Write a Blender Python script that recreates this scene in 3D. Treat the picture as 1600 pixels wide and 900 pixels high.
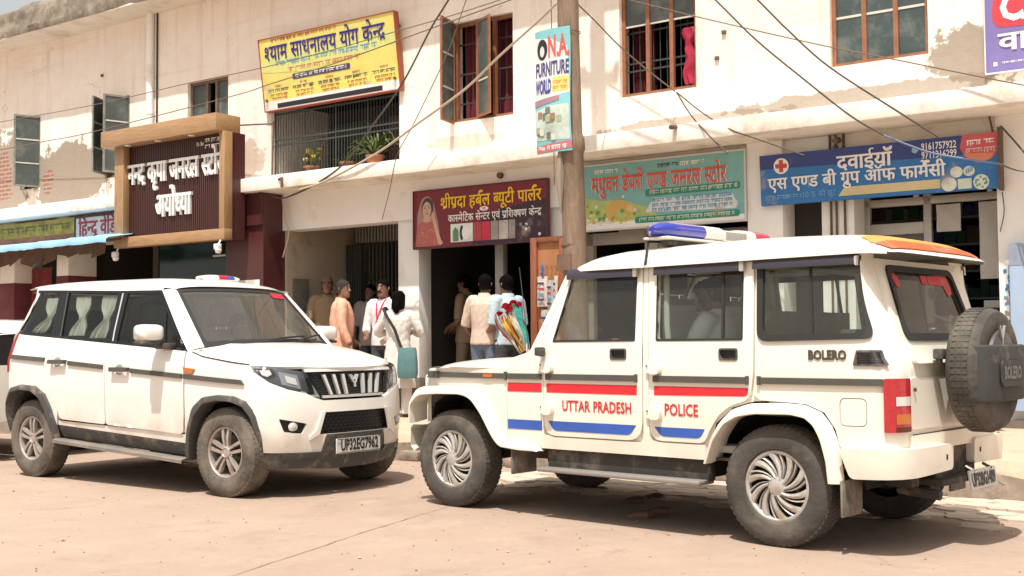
import bpy, bmesh, math, random
from mathutils import Vector, Matrix
from mathutils.geometry import delaunay_2d_cdt, tessellate_polygon
R = math.radians
rnd = random.Random(7)
scene = bpy.context.scene
col = scene.collection
for o in list(bpy.data.objects):
    bpy.data.objects.remove(o)

# ------------------------------------------------------------------ camera, sky, sun, exposure
cam = bpy.data.cameras.new("camera")
cam.sensor_width = 36.0
cam.lens = 1852.57 / 1600 * 36.0
cam.clip_start = 0.1
cam.clip_end = 3000
cam_o = bpy.data.objects.new("camera", cam)
col.objects.link(cam_o)
_p, _r = 0.04549, -0.00765
_F = Vector((0, math.cos(_p), math.sin(_p)))
_U = Vector((0, -math.sin(_p), math.cos(_p)))
_X = Vector((1, 0, 0))
_R2 = _X * math.cos(_r) + _U * math.sin(_r)
_U2 = -_X * math.sin(_r) + _U * math.cos(_r)
cam_o.matrix_world = Matrix(((_R2.x, _U2.x, -_F.x, 0), (_R2.y, _U2.y, -_F.y, 0), (_R2.z, _U2.z, -_F.z, 1.2014), (0, 0, 0, 1)))
scene.camera = cam_o

SUN_EL = R(66)
SUN_H = Vector((-0.28, -0.96, 0)).normalized()
TO_SUN = SUN_H * math.cos(SUN_EL) + Vector((0, 0, math.sin(SUN_EL)))
world = bpy.data.worlds.new("World")
scene.world = world
world.use_nodes = True
wn = world.node_tree
for n in list(wn.nodes):
    wn.nodes.remove(n)
sky = wn.nodes.new("ShaderNodeTexSky")
sky.sky_type = 'NISHITA'
sky.sun_disc = False
sky.sun_elevation = SUN_EL
sky.sun_rotation = math.atan2(SUN_H.x, SUN_H.y)
sky.air_density = 1.6
sky.dust_density = 9.0
sky.ozone_density = 0.6
bg = wn.nodes.new("ShaderNodeBackground")
bg.inputs[1].default_value = 0.12
wo = wn.nodes.new("ShaderNodeOutputWorld")
# bright summer haze: the clear sky veiled with an even pale layer
hz = wn.nodes.new("ShaderNodeMix")
hz.data_type = 'RGBA'
hz.inputs[0].default_value = 0.5
hz.inputs[7].default_value = (7.0, 6.9, 6.7, 1)
wn.links.new(sky.outputs[0], hz.inputs[6])
wn.links.new(hz.outputs[2], bg.inputs[0])
wn.links.new(bg.outputs[0], wo.inputs[0])
sun = bpy.data.lights.new("sun", 'SUN')
sun.energy = 5.0
sun.angle = R(0.6)
sun.color = (1.0, 0.95, 0.88)
sun_o = bpy.data.objects.new("sun", sun)
col.objects.link(sun_o)
sun_o.rotation_euler = (-TO_SUN).to_track_quat('-Z', 'Y').to_euler()
sun_o.location = TO_SUN * 40
scene.view_settings.view_transform = 'Standard'
scene.view_settings.look = 'None'
scene.view_settings.exposure = 0.2
scene.view_settings.gamma = 1.0
try:
    scene.view_settings.use_curve_mapping = False
    scene.cycles.max_bounces = 8
    scene.cycles.transparent_max_bounces = 16
    scene.cycles.caustics_reflective = False
    scene.cycles.caustics_refractive = False
except Exception:
    pass

# ------------------------------------------------------------------ materials
_mc = {}
def mat(name, rgb, rough=0.6, metal=0.0, var=0.0, vscale=6.0, bump=0.0, bscale=40.0, coat=0.0, spec=0.5, dust=None, stretch=None):
    """principled with optional tone variation, bump and a dust colour=(rgb, amount, scale)"""
    if name in _mc:
        return _mc[name]
    m = bpy.data.materials.new(name)
    _mc[name] = m
    m.use_nodes = True
    nt = m.node_tree
    b = nt.nodes["Principled BSDF"]
    b.inputs["Base Color"].default_value = (*rgb, 1)
    b.inputs["Roughness"].default_value = rough
    b.inputs["Metallic"].default_value = metal
    b.inputs["Specular IOR Level"].default_value = spec
    b.inputs["Coat Weight"].default_value = coat
    b.inputs["Coat Roughness"].default_value = 0.08
    if var or bump or dust:
        tc = nt.nodes.new("ShaderNodeTexCoord")
        src = tc.outputs["Object"]
        if stretch:
            mp = nt.nodes.new("ShaderNodeMapping")
            mp.inputs["Scale"].default_value = stretch
            nt.links.new(src, mp.inputs[0])
            src = mp.outputs[0]
    c = None
    if var:
        nz = nt.nodes.new("ShaderNodeTexNoise")
        nz.inputs["Scale"].default_value = vscale
        nz.inputs["Detail"].default_value = 6
        nz.inputs["Roughness"].default_value = 0.65
        nt.links.new(src, nz.inputs["Vector"])
        mx = nt.nodes.new("ShaderNodeMix")
        mx.data_type = 'RGBA'
        mx.inputs[6].default_value = (*[max(0, x * (1 - var)) for x in rgb], 1)
        mx.inputs[7].default_value = (*[min(1, x * (1 + var)) for x in rgb], 1)
        rm = nt.nodes.new("ShaderNodeMapRange")
        rm.inputs[1].default_value = 0.3
        rm.inputs[2].default_value = 0.7
        nt.links.new(nz.outputs[0], rm.inputs[0])
        nt.links.new(rm.outputs[0], mx.inputs[0])
        c = mx.outputs[2]
    if dust:
        drgb, amt, dsc = dust
        nz = nt.nodes.new("ShaderNodeTexNoise")
        nz.inputs["Scale"].default_value = dsc
        nz.inputs["Detail"].default_value = 8
        nz.inputs["Roughness"].default_value = 0.7
        nt.links.new(src, nz.inputs["Vector"])
        rm = nt.nodes.new("ShaderNodeMapRange")
        rm.inputs[1].default_value = 0.62 - amt * 0.4
        rm.inputs[2].default_value = 0.80 - amt * 0.25
        nt.links.new(nz.outputs[0], rm.inputs[0])
        mx = nt.nodes.new("ShaderNodeMix")
        mx.data_type = 'RGBA'
        mx.inputs[6].default_value = (*rgb, 1)
        if c is not None:
            nt.links.new(c, mx.inputs[6])
        mx.inputs[7].default_value = (*drgb, 1)
        nt.links.new(rm.outputs[0], mx.inputs[0])
        c = mx.outputs[2]
    if c is not None:
        nt.links.new(c, b.inputs["Base Color"])
    if bump:
        nb = nt.nodes.new("ShaderNodeTexNoise")
        nb.inputs["Scale"].default_value = bscale
        nb.inputs["Detail"].default_value = 5
        nt.links.new(src, nb.inputs["Vector"])
        bp = nt.nodes.new("ShaderNodeBump")
        bp.inputs["Strength"].default_value = bump
        bp.inputs["Distance"].default_value = 0.02
        nt.links.new(nb.outputs[0], bp.inputs["Height"])
        nt.links.new(bp.outputs[0], b.inputs["Normal"])
    return m

def glass(name, tint, gloss=1.0, rough=0.02, haze=0.0):
    """thin pane: fresnel mix of tinted clear and mirror, plus a little dust on it"""
    if name in _mc:
        return _mc[name]
    m = bpy.data.materials.new(name)
    _mc[name] = m
    m.use_nodes = True
    nt = m.node_tree
    for n in list(nt.nodes):
        nt.nodes.remove(n)
    out = nt.nodes.new("ShaderNodeOutputMaterial")
    tr = nt.nodes.new("ShaderNodeBsdfTransparent")
    tr.inputs[0].default_value = (*tint, 1)
    gl = nt.nodes.new("ShaderNodeBsdfGlossy")
    gl.inputs["Roughness"].default_value = rough
    lw = nt.nodes.new("ShaderNodeLayerWeight")
    lw.inputs[0].default_value = 0.5
    pw = nt.nodes.new("ShaderNodeMath"); pw.operation = 'POWER'; pw.inputs[1].default_value = 4.0
    ma = nt.nodes.new("ShaderNodeMath"); ma.operation = 'MULTIPLY_ADD'; ma.inputs[1].default_value = 0.9 * gloss; ma.inputs[2].default_value = 0.05 * gloss
    mx = nt.nodes.new("ShaderNodeMixShader")
    nt.links.new(lw.outputs["Facing"], pw.inputs[0])
    nt.links.new(pw.outputs[0], ma.inputs[0])
    nt.links.new(ma.outputs[0], mx.inputs[0])
    nt.links.new(tr.outputs[0], mx.inputs[1])
    nt.links.new(gl.outputs[0], mx.inputs[2])
    last = mx.outputs[0]
    if haze:
        df = nt.nodes.new("ShaderNodeBsdfDiffuse")
        df.inputs[0].default_value = (0.45, 0.42, 0.36, 1)
        m2 = nt.nodes.new("ShaderNodeMixShader")
        m2.inputs[0].default_value = haze
        nt.links.new(last, m2.inputs[1])
        nt.links.new(df.outputs[0], m2.inputs[2])
        last = m2.outputs[0]
    nt.links.new(last, out.inputs[0])
    return m

# ------------------------------------------------------------------ mesh collector
def inside(pt, poly):
    x, y = pt
    c = False
    j = len(poly) - 1
    for i in range(len(poly)):
        xi, yi = poly[i]; xj, yj = poly[j]
        if (yi > y) != (yj > y) and x < (xj - xi) * (y - yi) / (yj - yi) + xi:
            c = not c
        j = i
    return c

def rpoly(pts, r, n=5):
    """polygon with rounded corners; r may be a list"""
    out = []
    N = len(pts)
    for i in range(N):
        p0, p1, p2 = Vector(pts[i - 1]), Vector(pts[i]), Vector(pts[(i + 1) % N])
        rr = r[i] if isinstance(r, (list, tuple)) else r
        a, b = (p0 - p1), (p2 - p1)
        d = min(rr, a.length * 0.49, b.length * 0.49)
        if d < 1e-4:
            out.append(tuple(p1)); continue
        a.normalize(); b.normalize()
        s, e = p1 + a * d, p1 + b * d
        for k in range(n + 1):
            t = k / n
            out.append(tuple((1 - t) ** 2 * s + 2 * t * (1 - t) * p1 + t * t * e))
    return out

def circle(cx, cy, r, n=24, ry=None):
    return [(cx + r * math.cos(2 * math.pi * k / n), cy + (ry or r) * math.sin(2 * math.pi * k / n)) for k in range(n)]

def rect(x0, y0, x1, y1):
    return [(x0, y0), (x1, y0), (x1, y1), (x0, y1)]

def crom(pts, n=6):
    """catmull-rom through points (any dimension)"""
    P = [Vector(p) for p in pts]
    out = []
    for i in range(len(P) - 1):
        p0 = P[i - 1] if i else P[0] * 2 - P[1]
        p1, p2 = P[i], P[i + 1]
        p3 = P[i + 2] if i + 2 < len(P) else P[-1] * 2 - P[-2]
        for k in range(n):
            t = k / n
            out.append(0.5 * ((2 * p1) + (p2 - p0) * t + (2 * p0 - 5 * p1 + 4 * p2 - p3) * t * t + (3 * p1 - p0 - 3 * p2 + p3) * t ** 3))
    out.append(P[-1])
    return out

class MB:
    def __init__(s):
        s.v, s.f, s.mi, s.mats = [], [], [], []
    def m(s, mat):
        if mat not in s.mats:
            s.mats.append(mat)
        return s.mats.index(mat)
    def add(s, vs, fs, mat):
        o = len(s.v)
        s.v += [tuple(v) for v in vs]
        k = s.m(mat)
        for f in fs:
            s.f.append(tuple(i + o for i in f)); s.mi.append(k)
        return s
    def bm(s, b, mat):
        b.verts.index_update()
        s.add([v.co.copy() for v in b.verts], [[v.index for v in f.verts] for f in b.faces], mat)
        b.free()
        return s
    def box(s, x0, x1, y0, y1, z0, z1, mat, bev=0.0, seg=2):
        x0, x1 = min(x0, x1), max(x0, x1); y0, y1 = min(y0, y1), max(y0, y1); z0, z1 = min(z0, z1), max(z0, z1)
        b = bmesh.new()
        bmesh.ops.create_cube(b, size=1)
        for v in b.verts:
            v.co = Vector((x0 + (v.co.x + .5) * (x1 - x0), y0 + (v.co.y + .5) * (y1 - y0), z0 + (v.co.z + .5) * (z1 - z0)))
        if bev:
            bmesh.ops.bevel(b, geom=list(b.edges), offset=min(bev, .49 * min(x1 - x0, y1 - y0, z1 - z0)), segments=seg, affect='EDGES', profile=0.5)
        return s.bm(b, mat)
    def tube(s, pts, r, mat, n=8, cap=True):
        P = [Vector(p) for p in pts]
        rr = r if isinstance(r, (list, tuple)) else [r] * len(P)
        vs, fs = [], []
        up = Vector((0, 0, 1))
        prev = None
        for i, p in enumerate(P):
            t = (P[min(i + 1, len(P) - 1)] - P[max(i - 1, 0)]).normalized()
            if prev is None:
                a = t.cross(up)
                if a.length < 1e-3:
                    a = t.cross(Vector((1, 0, 0)))
            else:
                a = prev - t * prev.dot(t)
            a.normalize(); prev = a
            b = t.cross(a)
            for k in range(n):
                q = 2 * math.pi * k / n
                vs.append(p + (a * math.cos(q) + b * math.sin(q)) * rr[i])
        for i in range(len(P) - 1):
            for k in range(n):
                k2 = (k + 1) % n
                fs.append((i * n + k, i * n + k2, (i + 1) * n + k2, (i + 1) * n + k))
        if cap:
            fs.append(tuple(range(n - 1, -1, -1)))
            fs.append(tuple((len(P) - 1) * n + k for k in range(n)))
        return s.add(vs, fs, mat)
    def lathe(s, prof, c, axis, mat, n=32, closed=False):
        """prof: list of (radius, along); axis 'x','y','z'"""
        vs, fs = [], []
        for r_, h in prof:
            for k in range(n):
                q = 2 * math.pi * k / n
                a, b = r_ * math.cos(q), r_ * math.sin(q)
                vs.append({'x': (c[0] + h, c[1] + a, c[2] + b), 'y': (c[0] + a, c[1] + h, c[2] + b), 'z': (c[0] + a, c[1] + b, c[2] + h)}[axis])
        m_ = len(prof)
        for i in range(m_ if closed else m_ - 1):
            j = (i + 1) % m_
            for k in range(n):
                k2 = (k + 1) % n
                fs.append((i * n + k, i * n + k2, j * n + k2, j * n + k))
        return s.add(vs, fs, mat)
    def grid(s, rows, mat, close=False):
        h, w = len(rows), len(rows[0])
        vs = [p for r_ in rows for p in r_]
        fs = []
        for i in range(h - 1):
            for k in range(w if close else w - 1):
                k2 = (k + 1) % w
                fs.append((i * w + k, i * w + k2, (i + 1) * w + k2, (i + 1) * w + k))
        return s.add(vs, fs, mat)
    def prism(s, poly, f0, f1, mat, caps=True):
        """poly 2D; f0,f1 map 2D point to 3D for the two ends"""
        n = len(poly)
        vs = [f0(*p) for p in poly] + [f1(*p) for p in poly]
        fs = [(i, (i + 1) % n, (i + 1) % n + n, i + n) for i in range(n)]
        s.add(vs, fs, mat)
        if caps:
            tri = tessellate_polygon([[Vector((p[0], p[1], 0)) for p in poly]])
            s.add([f0(*p) for p in poly], tri, mat)
            s.add([f1(*p) for p in poly], tri, mat)
        return s
    def sheet(s, poly, mat, f, step=0.06, holes=(), th=0.0, d=0.0, medge=None):
        """f(u,v,d)->3D. CDT of polygon minus holes with inner points; th>0 gives a return inwards"""
        loops = [list(poly)] + [list(h) for h in holes]
        pts, edges = [], []
        for lp in loops:
            fine = []
            for i in range(len(lp)):
                a, b = Vector(lp[i]), Vector(lp[(i + 1) % len(lp)])
                k = max(1, int(math.ceil((b - a).length / step)))
                for q in range(k):
                    fine.append(tuple(a.lerp(b, q / k)))
            o = len(pts)
            pts += fine
            edges += [(o + i, o + (i + 1) % len(fine)) for i in range(len(fine))]
        nb = len(pts)
        xs = [p[0] for p in poly]; ys = [p[1] for p in poly]
        nx, ny = int((max(xs) - min(xs)) / step), int((max(ys) - min(ys)) / step)
        if nx * ny < 6000:
            bp = [Vector(p) for p in pts]
            for i in range(1, nx + 1):
                for j in range(1, ny + 1):
                    q = (min(xs) + (max(xs) - min(xs)) * i / (nx + 1), min(ys) + (max(ys) - min(ys)) * j / (ny + 1))
                    if inside(q, poly) and not any(inside(q, h) for h in holes):
                        if min((Vector(q) - b).length_squared for b in bp) > (0.35 * step) ** 2:
                            pts.append(q)
        r = delaunay_2d_cdt([Vector(p) for p in pts], edges, [], 0, 1e-6)
        V, F = r[0], r[2]
        fs = []
        for t in F:
            c = sum((V[i] for i in t), Vector((0, 0))) / len(t)
            if inside(c, poly) and not any(inside(c, h) for h in holes):
                fs.append(tuple(t))
        s.add([f(v[0], v[1], d) for v in V], fs, mat)
        if th:
            o = 0
            for lp in loops:
                pass
            # returns along all boundary loops
            cnt = {}
            for t in fs:
                for i in range(len(t)):
                    e = (t[i], t[(i + 1) % len(t)])
                    k = tuple(sorted(e))
                    cnt[k] = cnt.get(k, 0) + 1
            be = [k for k, c in cnt.items() if c == 1]
            idx = sorted({i for e in be for i in e})
            mp = {v: i for i, v in enumerate(idx)}
            n = len(idx)
            vs = [f(V[i][0], V[i][1], d) for i in idx] + [f(V[i][0], V[i][1], d - th) for i in idx]
            s.add(vs, [(mp[a], mp[b], mp[b] + n, mp[a] + n) for a, b in be], medge or mat)
        return s
    def text(s, st, f, mat, x, y, h, w=None, d=0.0, bold=0.0, align='L', step=None):
        """lettering laid on the surface f(u,v,d); h = letter height; w squeezes to a width"""
        V, F, W = letters(st, bold)
        sc = h / LH
        sx = sc if w is None else w / W
        ox = x - (W * sx if align == 'R' else W * sx / 2 if align == 'C' else 0)
        hv = max(0.0, bold - .010) if is_dev(st[0]) else 0.0
        for i, e in enumerate((0,) if not hv else (-hv, 0, hv)):
            s.add([f(ox + (vx + e) * sx, y + vy * sc, d + l + .0016 * i) for vx, vy, l in V], F, mat)
        return s
    def build(s, name, parent=None, base=(0, 0, 0), smooth=35, merge=False):
        me = bpy.data.meshes.new(name)
        b = Vector(base)
        me.from_pydata([tuple(Vector(v) - b) for v in s.v], [], s.f)
        for m_ in s.mats:
            me.materials.append(m_)
        me.polygons.foreach_set("material_index", s.mi)
        if merge:
            q = bmesh.new(); q.from_mesh(me)
            bmesh.ops.remove_doubles(q, verts=list(q.verts), dist=1e-4)
            q.to_mesh(me); q.free()
        me.validate()
        if smooth:
            me.polygons.foreach_set("use_smooth", [True] * len(me.polygons))
            me.set_sharp_from_angle(angle=R(smooth))
        me.update()
        o = bpy.data.objects.new(name, me)
        col.objects.link(o)
        if parent is not None:
            o.parent = parent
        return o

# ------------------------------------------------------------------ lettering (built-in font, letters shaped by hand)
LH = 0.62
_lc = {}
def raw(st, bold):
    k = (st, bold)
    if k in _lc:
        return _lc[k]
    c = bpy.data.curves.new("t", 'FONT')
    c.body = st
    c.offset = min(bold, 0.006) if '\u0936' in st else min(bold, .012) if any(is_dev(q) for q in st) else bold
    c.resolution_u = 2
    o = bpy.data.objects.new("t", c)
    col.objects.link(o)
    bpy.context.view_layer.update()
    me = bpy.data.meshes.new_from_object(o.evaluated_get(bpy.context.evaluated_depsgraph_get()))
    V = [(v.co.x, v.co.y) for v in me.vertices]
    F = [tuple(p.vertices) for p in me.polygons]
    bpy.data.objects.remove(o); bpy.data.curves.remove(c); bpy.data.meshes.remove(me)
    _lc[k] = (V, F)
    return _lc[k]

def cut(V, F, xmax, ymin=None):
    b = bmesh.new()
    vv = [b.verts.new((x, y, 0)) for x, y in V]
    for f in F:
        try:
            b.faces.new([vv[i] for i in f])
        except ValueError:
            pass
    bmesh.ops.bisect_plane(b, geom=list(b.verts) + list(b.edges) + list(b.faces), plane_co=(xmax, 0, 0), plane_no=(1, 0, 0), clear_outer=True)
    b.verts.index_update()
    r = ([(v.co.x, v.co.y) for v in b.verts], [tuple(v.index for v in f.verts) for f in b.faces])
    b.free()
    return r

def is_dev(c):
    return 0x900 <= ord(c) <= 0x97f
VIR = '\u094d'
MAT = set('\u093e\u093f\u0940\u0941\u0942\u0943\u0947\u0948\u0949\u094b\u094c\u0902\u0901\u0945\u093c')
def letters(st, bold=0.0):
    key = ('L', st, bold)
    if key in _lc:
        return _lc[key]
    OV, OF = [], []
    lay = [0]
    x = 0.0
    def put(V, F, dx, dy=0.0):
        o = len(OV)
        lay[0] = (lay[0] + 1) % 4
        OV.extend((a + dx, b + dy, lay[0] * 0.0004) for a, b in V)
        OF.extend(tuple(i + o for i in f) for f in F)
    i = 0
    while i < len(st):
        c = st[i]
        if c == ' ':
            x += 0.30; i += 1; continue
        if not is_dev(c):
            j = i
            while j < len(st) and not is_dev(st[j]) and st[j] != ' ':
                j += 1
            V, F = raw(st[i:j], bold)
            if V:
                x0 = min(v[0] for v in V)
                put(V, F, x - x0)
                x += max(v[0] for v in V) - x0 + 0.07
            i = j; continue
        # devanagari cluster
        cons = [c]; i += 1
        while i + 1 < len(st) and st[i] == VIR:
            cons.append(st[i + 1]); i += 2
        mt = ''
        while i < len(st) and st[i] in MAT:
            mt += st[i]; i += 1
        reph = False
        if len(cons) > 1 and cons[0] == '\u0930':
            reph = True; cons = cons[1:]
        rakar = False
        if len(cons) > 1 and cons[-1] == '\u0930':
            rakar = True; cons = cons[:-1]
        if '\u093f' in mt:
            V, F = raw('\u093f', bold)
            x0 = min(v[0] for v in V); sp = [v[0] for v in V]
            put(V, F, x - max(0.0, x0))
            x += 0.27
            mt = mt.replace('\u093f', '')
        for h in cons[:-1]:
            V, F = raw(h, bold)
            x1 = max(v[0] for v in V)
            k = 0.20 if h != '\u0915' else 0.30
            V2, F2 = cut(V, F, x1 - k)
            put(V2, F2, x)
            x += x1 - k - 0.01
        V, F = raw(cons[-1] + mt, bold)
        xb = x
        put(V, F, x)
        Vb, _ = raw(cons[-1], bold)
        adv = max(v[0] for v in Vb)
        if any(q in mt for q in '\u093e\u0940\u0949\u094b\u094c'):
            adv = max(v[0] for v in V)
        if rakar:
            w_ = 0.045 + bold
            a, b_ = xb + max(v[0] for v in Vb) - 0.17, 0.20
            put([(a, b_), (a, b_ - 2.2 * w_), (a - 0.24, b_ - 0.20 - w_), (a - 0.24, b_ - 0.20 + w_)], [(0, 1, 2, 3)], 0)
        if reph:
            V2, F2 = raw('\u0915\u0947', bold); 
            w_ = 0.045 + bold
            cx = x + adv - 0.12
            arc = [(cx + 0.15 * math.cos(t), 0.70 + 0.13 * math.sin(t)) for t in [math.pi * (0.15 + 1.0 * q / 8) for q in range(9)]]
            vs = []
            for q, (ax, ay) in enumerate(arc):
                dx, dy = (ax - cx) / 0.15, (ay - 0.70) / 0.13
                vs += [(ax + dx * w_, ay + dy * w_), (ax - dx * w_, ay - dy * w_)]
            put(vs, [(2 * q, 2 * q + 1, 2 * q + 3, 2 * q + 2) for q in range(8)], 0)
        x += adv - 0.015
    W = max((v[0] for v in OV), default=1)
    x0 = min((v[0] for v in OV), default=0)
    OV = [(a - x0, b, l) for a, b, l in OV]
    _lc[key] = (OV, OF, W - x0)
    return _lc[key]

def scrawl(mb, f, mat, x, y, w, h, d, seed=0, dens=0.75):
    """a line of small print too small to read: short strokes hanging from a head line"""
    r = random.Random(seed)
    u = x
    while u < x + w:
        ww = r.uniform(1.2, 3.6) * h
        ww = min(ww, x + w - u)
        if ww < h * .3:
            break
        mb.add([f(u, y + h * .78, d), f(u + ww, y + h * .78, d), f(u + ww, y + h, d), f(u, y + h, d)], [(0, 1, 2, 3)], mat)
        q = u
        while q < u + ww - h * .15:
            a = r.uniform(.12, .25) * h
            lo = y + r.choice((0, .1, .25)) * h
            if r.random() < dens:
                mb.add([f(q, lo, d), f(q + a, lo, d), f(q + a, y + h * .8, d), f(q, y + h * .8, d)], [(0, 1, 2, 3)], mat)
            if r.random() < .5:
                mb.add([f(q, y + h * .3, d), f(q + h * .4, y + h * .3, d), f(q + h * .4, y + h * .45, d), f(q, y + h * .45, d)], [(0, 1, 2, 3)], mat)
            q += r.uniform(.3, .55) * h
        u += ww + h * .45

# ------------------------------------------------------------------ things
def setp(o, label=None, cat=None, group=None, kind=None):
    if label: o["label"] = label
    if cat: o["category"] = cat
    if group: o["group"] = group
    if kind: o["kind"] = kind
    return o

def thing(name, label, cat, loc=(0, 0, 0), rz=0.0, group=None):
    o = bpy.data.objects.new(name, None)
    col.objects.link(o)
    o.location = loc
    o.rotation_euler = (0, 0, rz)
    o.empty_display_size = 0.2
    return setp(o, label, cat, group)

FYAW = 0.61756
_cF, _sF = math.cos(FYAW), math.sin(FYAW)
# ------------------------------------------------------------------ vehicle skins: u runs along the side (u = x on the straight part) and round the corners
def lerp_tab(tab, z):
    if z <= tab[0][0]: return tab[0][1]
    for (a, va), (b, vb) in zip(tab, tab[1:]):
        if z <= b:
            t = (z - a) / (b - a)
            t = t * t * (3 - 2 * t) if False else t
            return va + (vb - va) * t
    return tab[-1][1]

class Shell:
    """plan: list of (x,y) from the middle of the rear to the middle of the front (y>0); insets are tables over height"""
    def __init__(s, plan, side, front, rear, xf, xr, lean=0.0):
        P = [Vector(p).to_2d() for p in plan]
        fine = [v.to_2d() if hasattr(v, 'to_2d') else v for v in crom([(p.x, p.y) for p in P], 10)]
        i0 = min(range(len(fine)), key=lambda i: abs(fine[i][0]))
        L = [0.0]
        for a, b in zip(fine, fine[1:]):
            L.append(L[-1] + math.hypot(b[0] - a[0], b[1] - a[1]))
        off = fine[i0][0] - L[i0]
        s.L = [l + off for l in L]
        s.P = fine
        s.side, s.front, s.rear, s.xf, s.xr, s.lean = side, front, rear, xf, xr, lean
        s.ymax = max(p[1] for p in fine)
        s.umin, s.umax = s.L[0], s.L[-1]
    def plan(s, u):
        L = s.L
        u = min(max(u, L[0]), L[-1])
        lo, hi = 0, len(L) - 1
        while hi - lo > 1:
            m = (lo + hi) // 2
            if L[m] <= u: lo = m
            else: hi = m
        t = (u - L[lo]) / (L[hi] - L[lo])
        a, b = s.P[lo], s.P[hi]
        x, y = a[0] + (b[0] - a[0]) * t, a[1] + (b[1] - a[1]) * t
        # smooth normal from neighbours
        p0, p1 = s.P[max(lo - 1, 0)], s.P[min(hi + 1, len(s.P) - 1)]
        tx, ty = p1[0] - p0[0], p1[1] - p0[1]
        l = math.hypot(tx, ty)
        return x, y, -ty / l, tx / l
    def pos(s, u, z, d, sy):
        x, y, nx, ny = s.plan(u)
        x += nx * d; y += ny * d
        I = lerp_tab(s.side, z)
        y *= 1 - I / s.ymax
        x += s.lean * I
        if x > s.xf:
            w = min(1, (x - s.xf) / .25); x -= w * lerp_tab(s.front, z)
        elif x < s.xr:
            w = min(1, (s.xr - x) / .2); x += w * lerp_tab(s.rear, z)
        return (x, y * sy, z)
    def map(s, sy=1):
        return lambda u, v, d: s.pos(u, v, d, sy)
    def uy(s, y, front=True):
        """u where the plan reaches half width y on the front (or rear) face"""
        idx = range(len(s.P) - 1, 0, -1) if front else range(len(s.P) - 1)
        for i in idx:
            a, b = (s.P[i], s.P[i - 1]) if front else (s.P[i], s.P[i + 1])
            la, lb = (s.L[i], s.L[i - 1]) if front else (s.L[i], s.L[i + 1])
            if a[1] <= y <= b[1]:
                t = (y - a[1]) / (b[1] - a[1] + 1e-9)
                return la + (lb - la) * t
        return 0.0

PV = Shell([(-2.07, 0), (-2.07, .35), (-2.065, .62), (-2.05, .72), (-1.99, .79), (-1.88, .815), (-1.6, .82), (-1.0, .82), (-.5, .82), (0, .82), (.5, .82), (.9, .82), (1.25, .80), (1.5, .775), (1.66, .735), (1.735, .66), (1.76, .5), (1.765, .25), (1.77, 0)],
           [(.3, .03), (.5, .008), (.7, 0), (1.0, 0), (1.2, .012), (1.66, .085), (1.8, .11)],
           [(.4, 0), (.9, 0), (1.03, .03)], [(.5, 0), (1.06, 0), (1.10, .03), (1.66, .215), (1.8, .25)], 1.45, -1.85, .6)
NV = Shell([(-1.93, 0), (-1.925, .35), (-1.88, .65), (-1.80, .78), (-1.66, .845), (-1.45, .86), (-1.0, .86), (-.5, .86), (0, .86), (.5, .86), (1.0, .86), (1.3, .855), (1.52, .835), (1.70, .78), (1.83, .68), (1.92, .50), (1.965, .25), (1.975, 0)],
           [(.25, .07), (.4, .035), (.55, .012), (.8, 0), (1.05, 0), (1.2, .03), (1.30, .05), (1.72, .17), (1.8, .2)],
           [(.22, .06), (.32, .02), (.45, 0), (.66, 0), (.80, .015), (.98, .05), (1.05, .10)], [(.4, .05), (.6, 0), (1.1, 0), (1.3, .05), (1.7, .28)], 1.45, -1.5, 0.0)
# ================================================================== the street front
# facade frame: s along the front (to the right), n out of the wall, z up
F0 = Vector((4.7144, 11.5089, 0))
def W(s, n, z=0.0):
    return Vector((F0.x + s * _cF - n * _sF, F0.y - s * _sF - n * _cF, z))
class FB(MB):
    """collector working in facade coordinates"""
    def fbox(s, s0, s1, n0, n1, z0, z1, mat, bev=0.0):
        return s.box(s0, s1, -n0, -n1, z0, z1, mat, bev)
def fmap(n=0.0):
    return lambda u, v, d: (u, -(n + d), v)
def fthing(name, label, cat, s, n, z, group=None):
    t = thing(name, label, cat, W(s, n, z), -FYAW, group)
    t["_b"] = (s, -n, z)
    return t
def fb(mb, name, t, **k):
    return mb.build(name, t, base=tuple(t["_b"]), **k)

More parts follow.
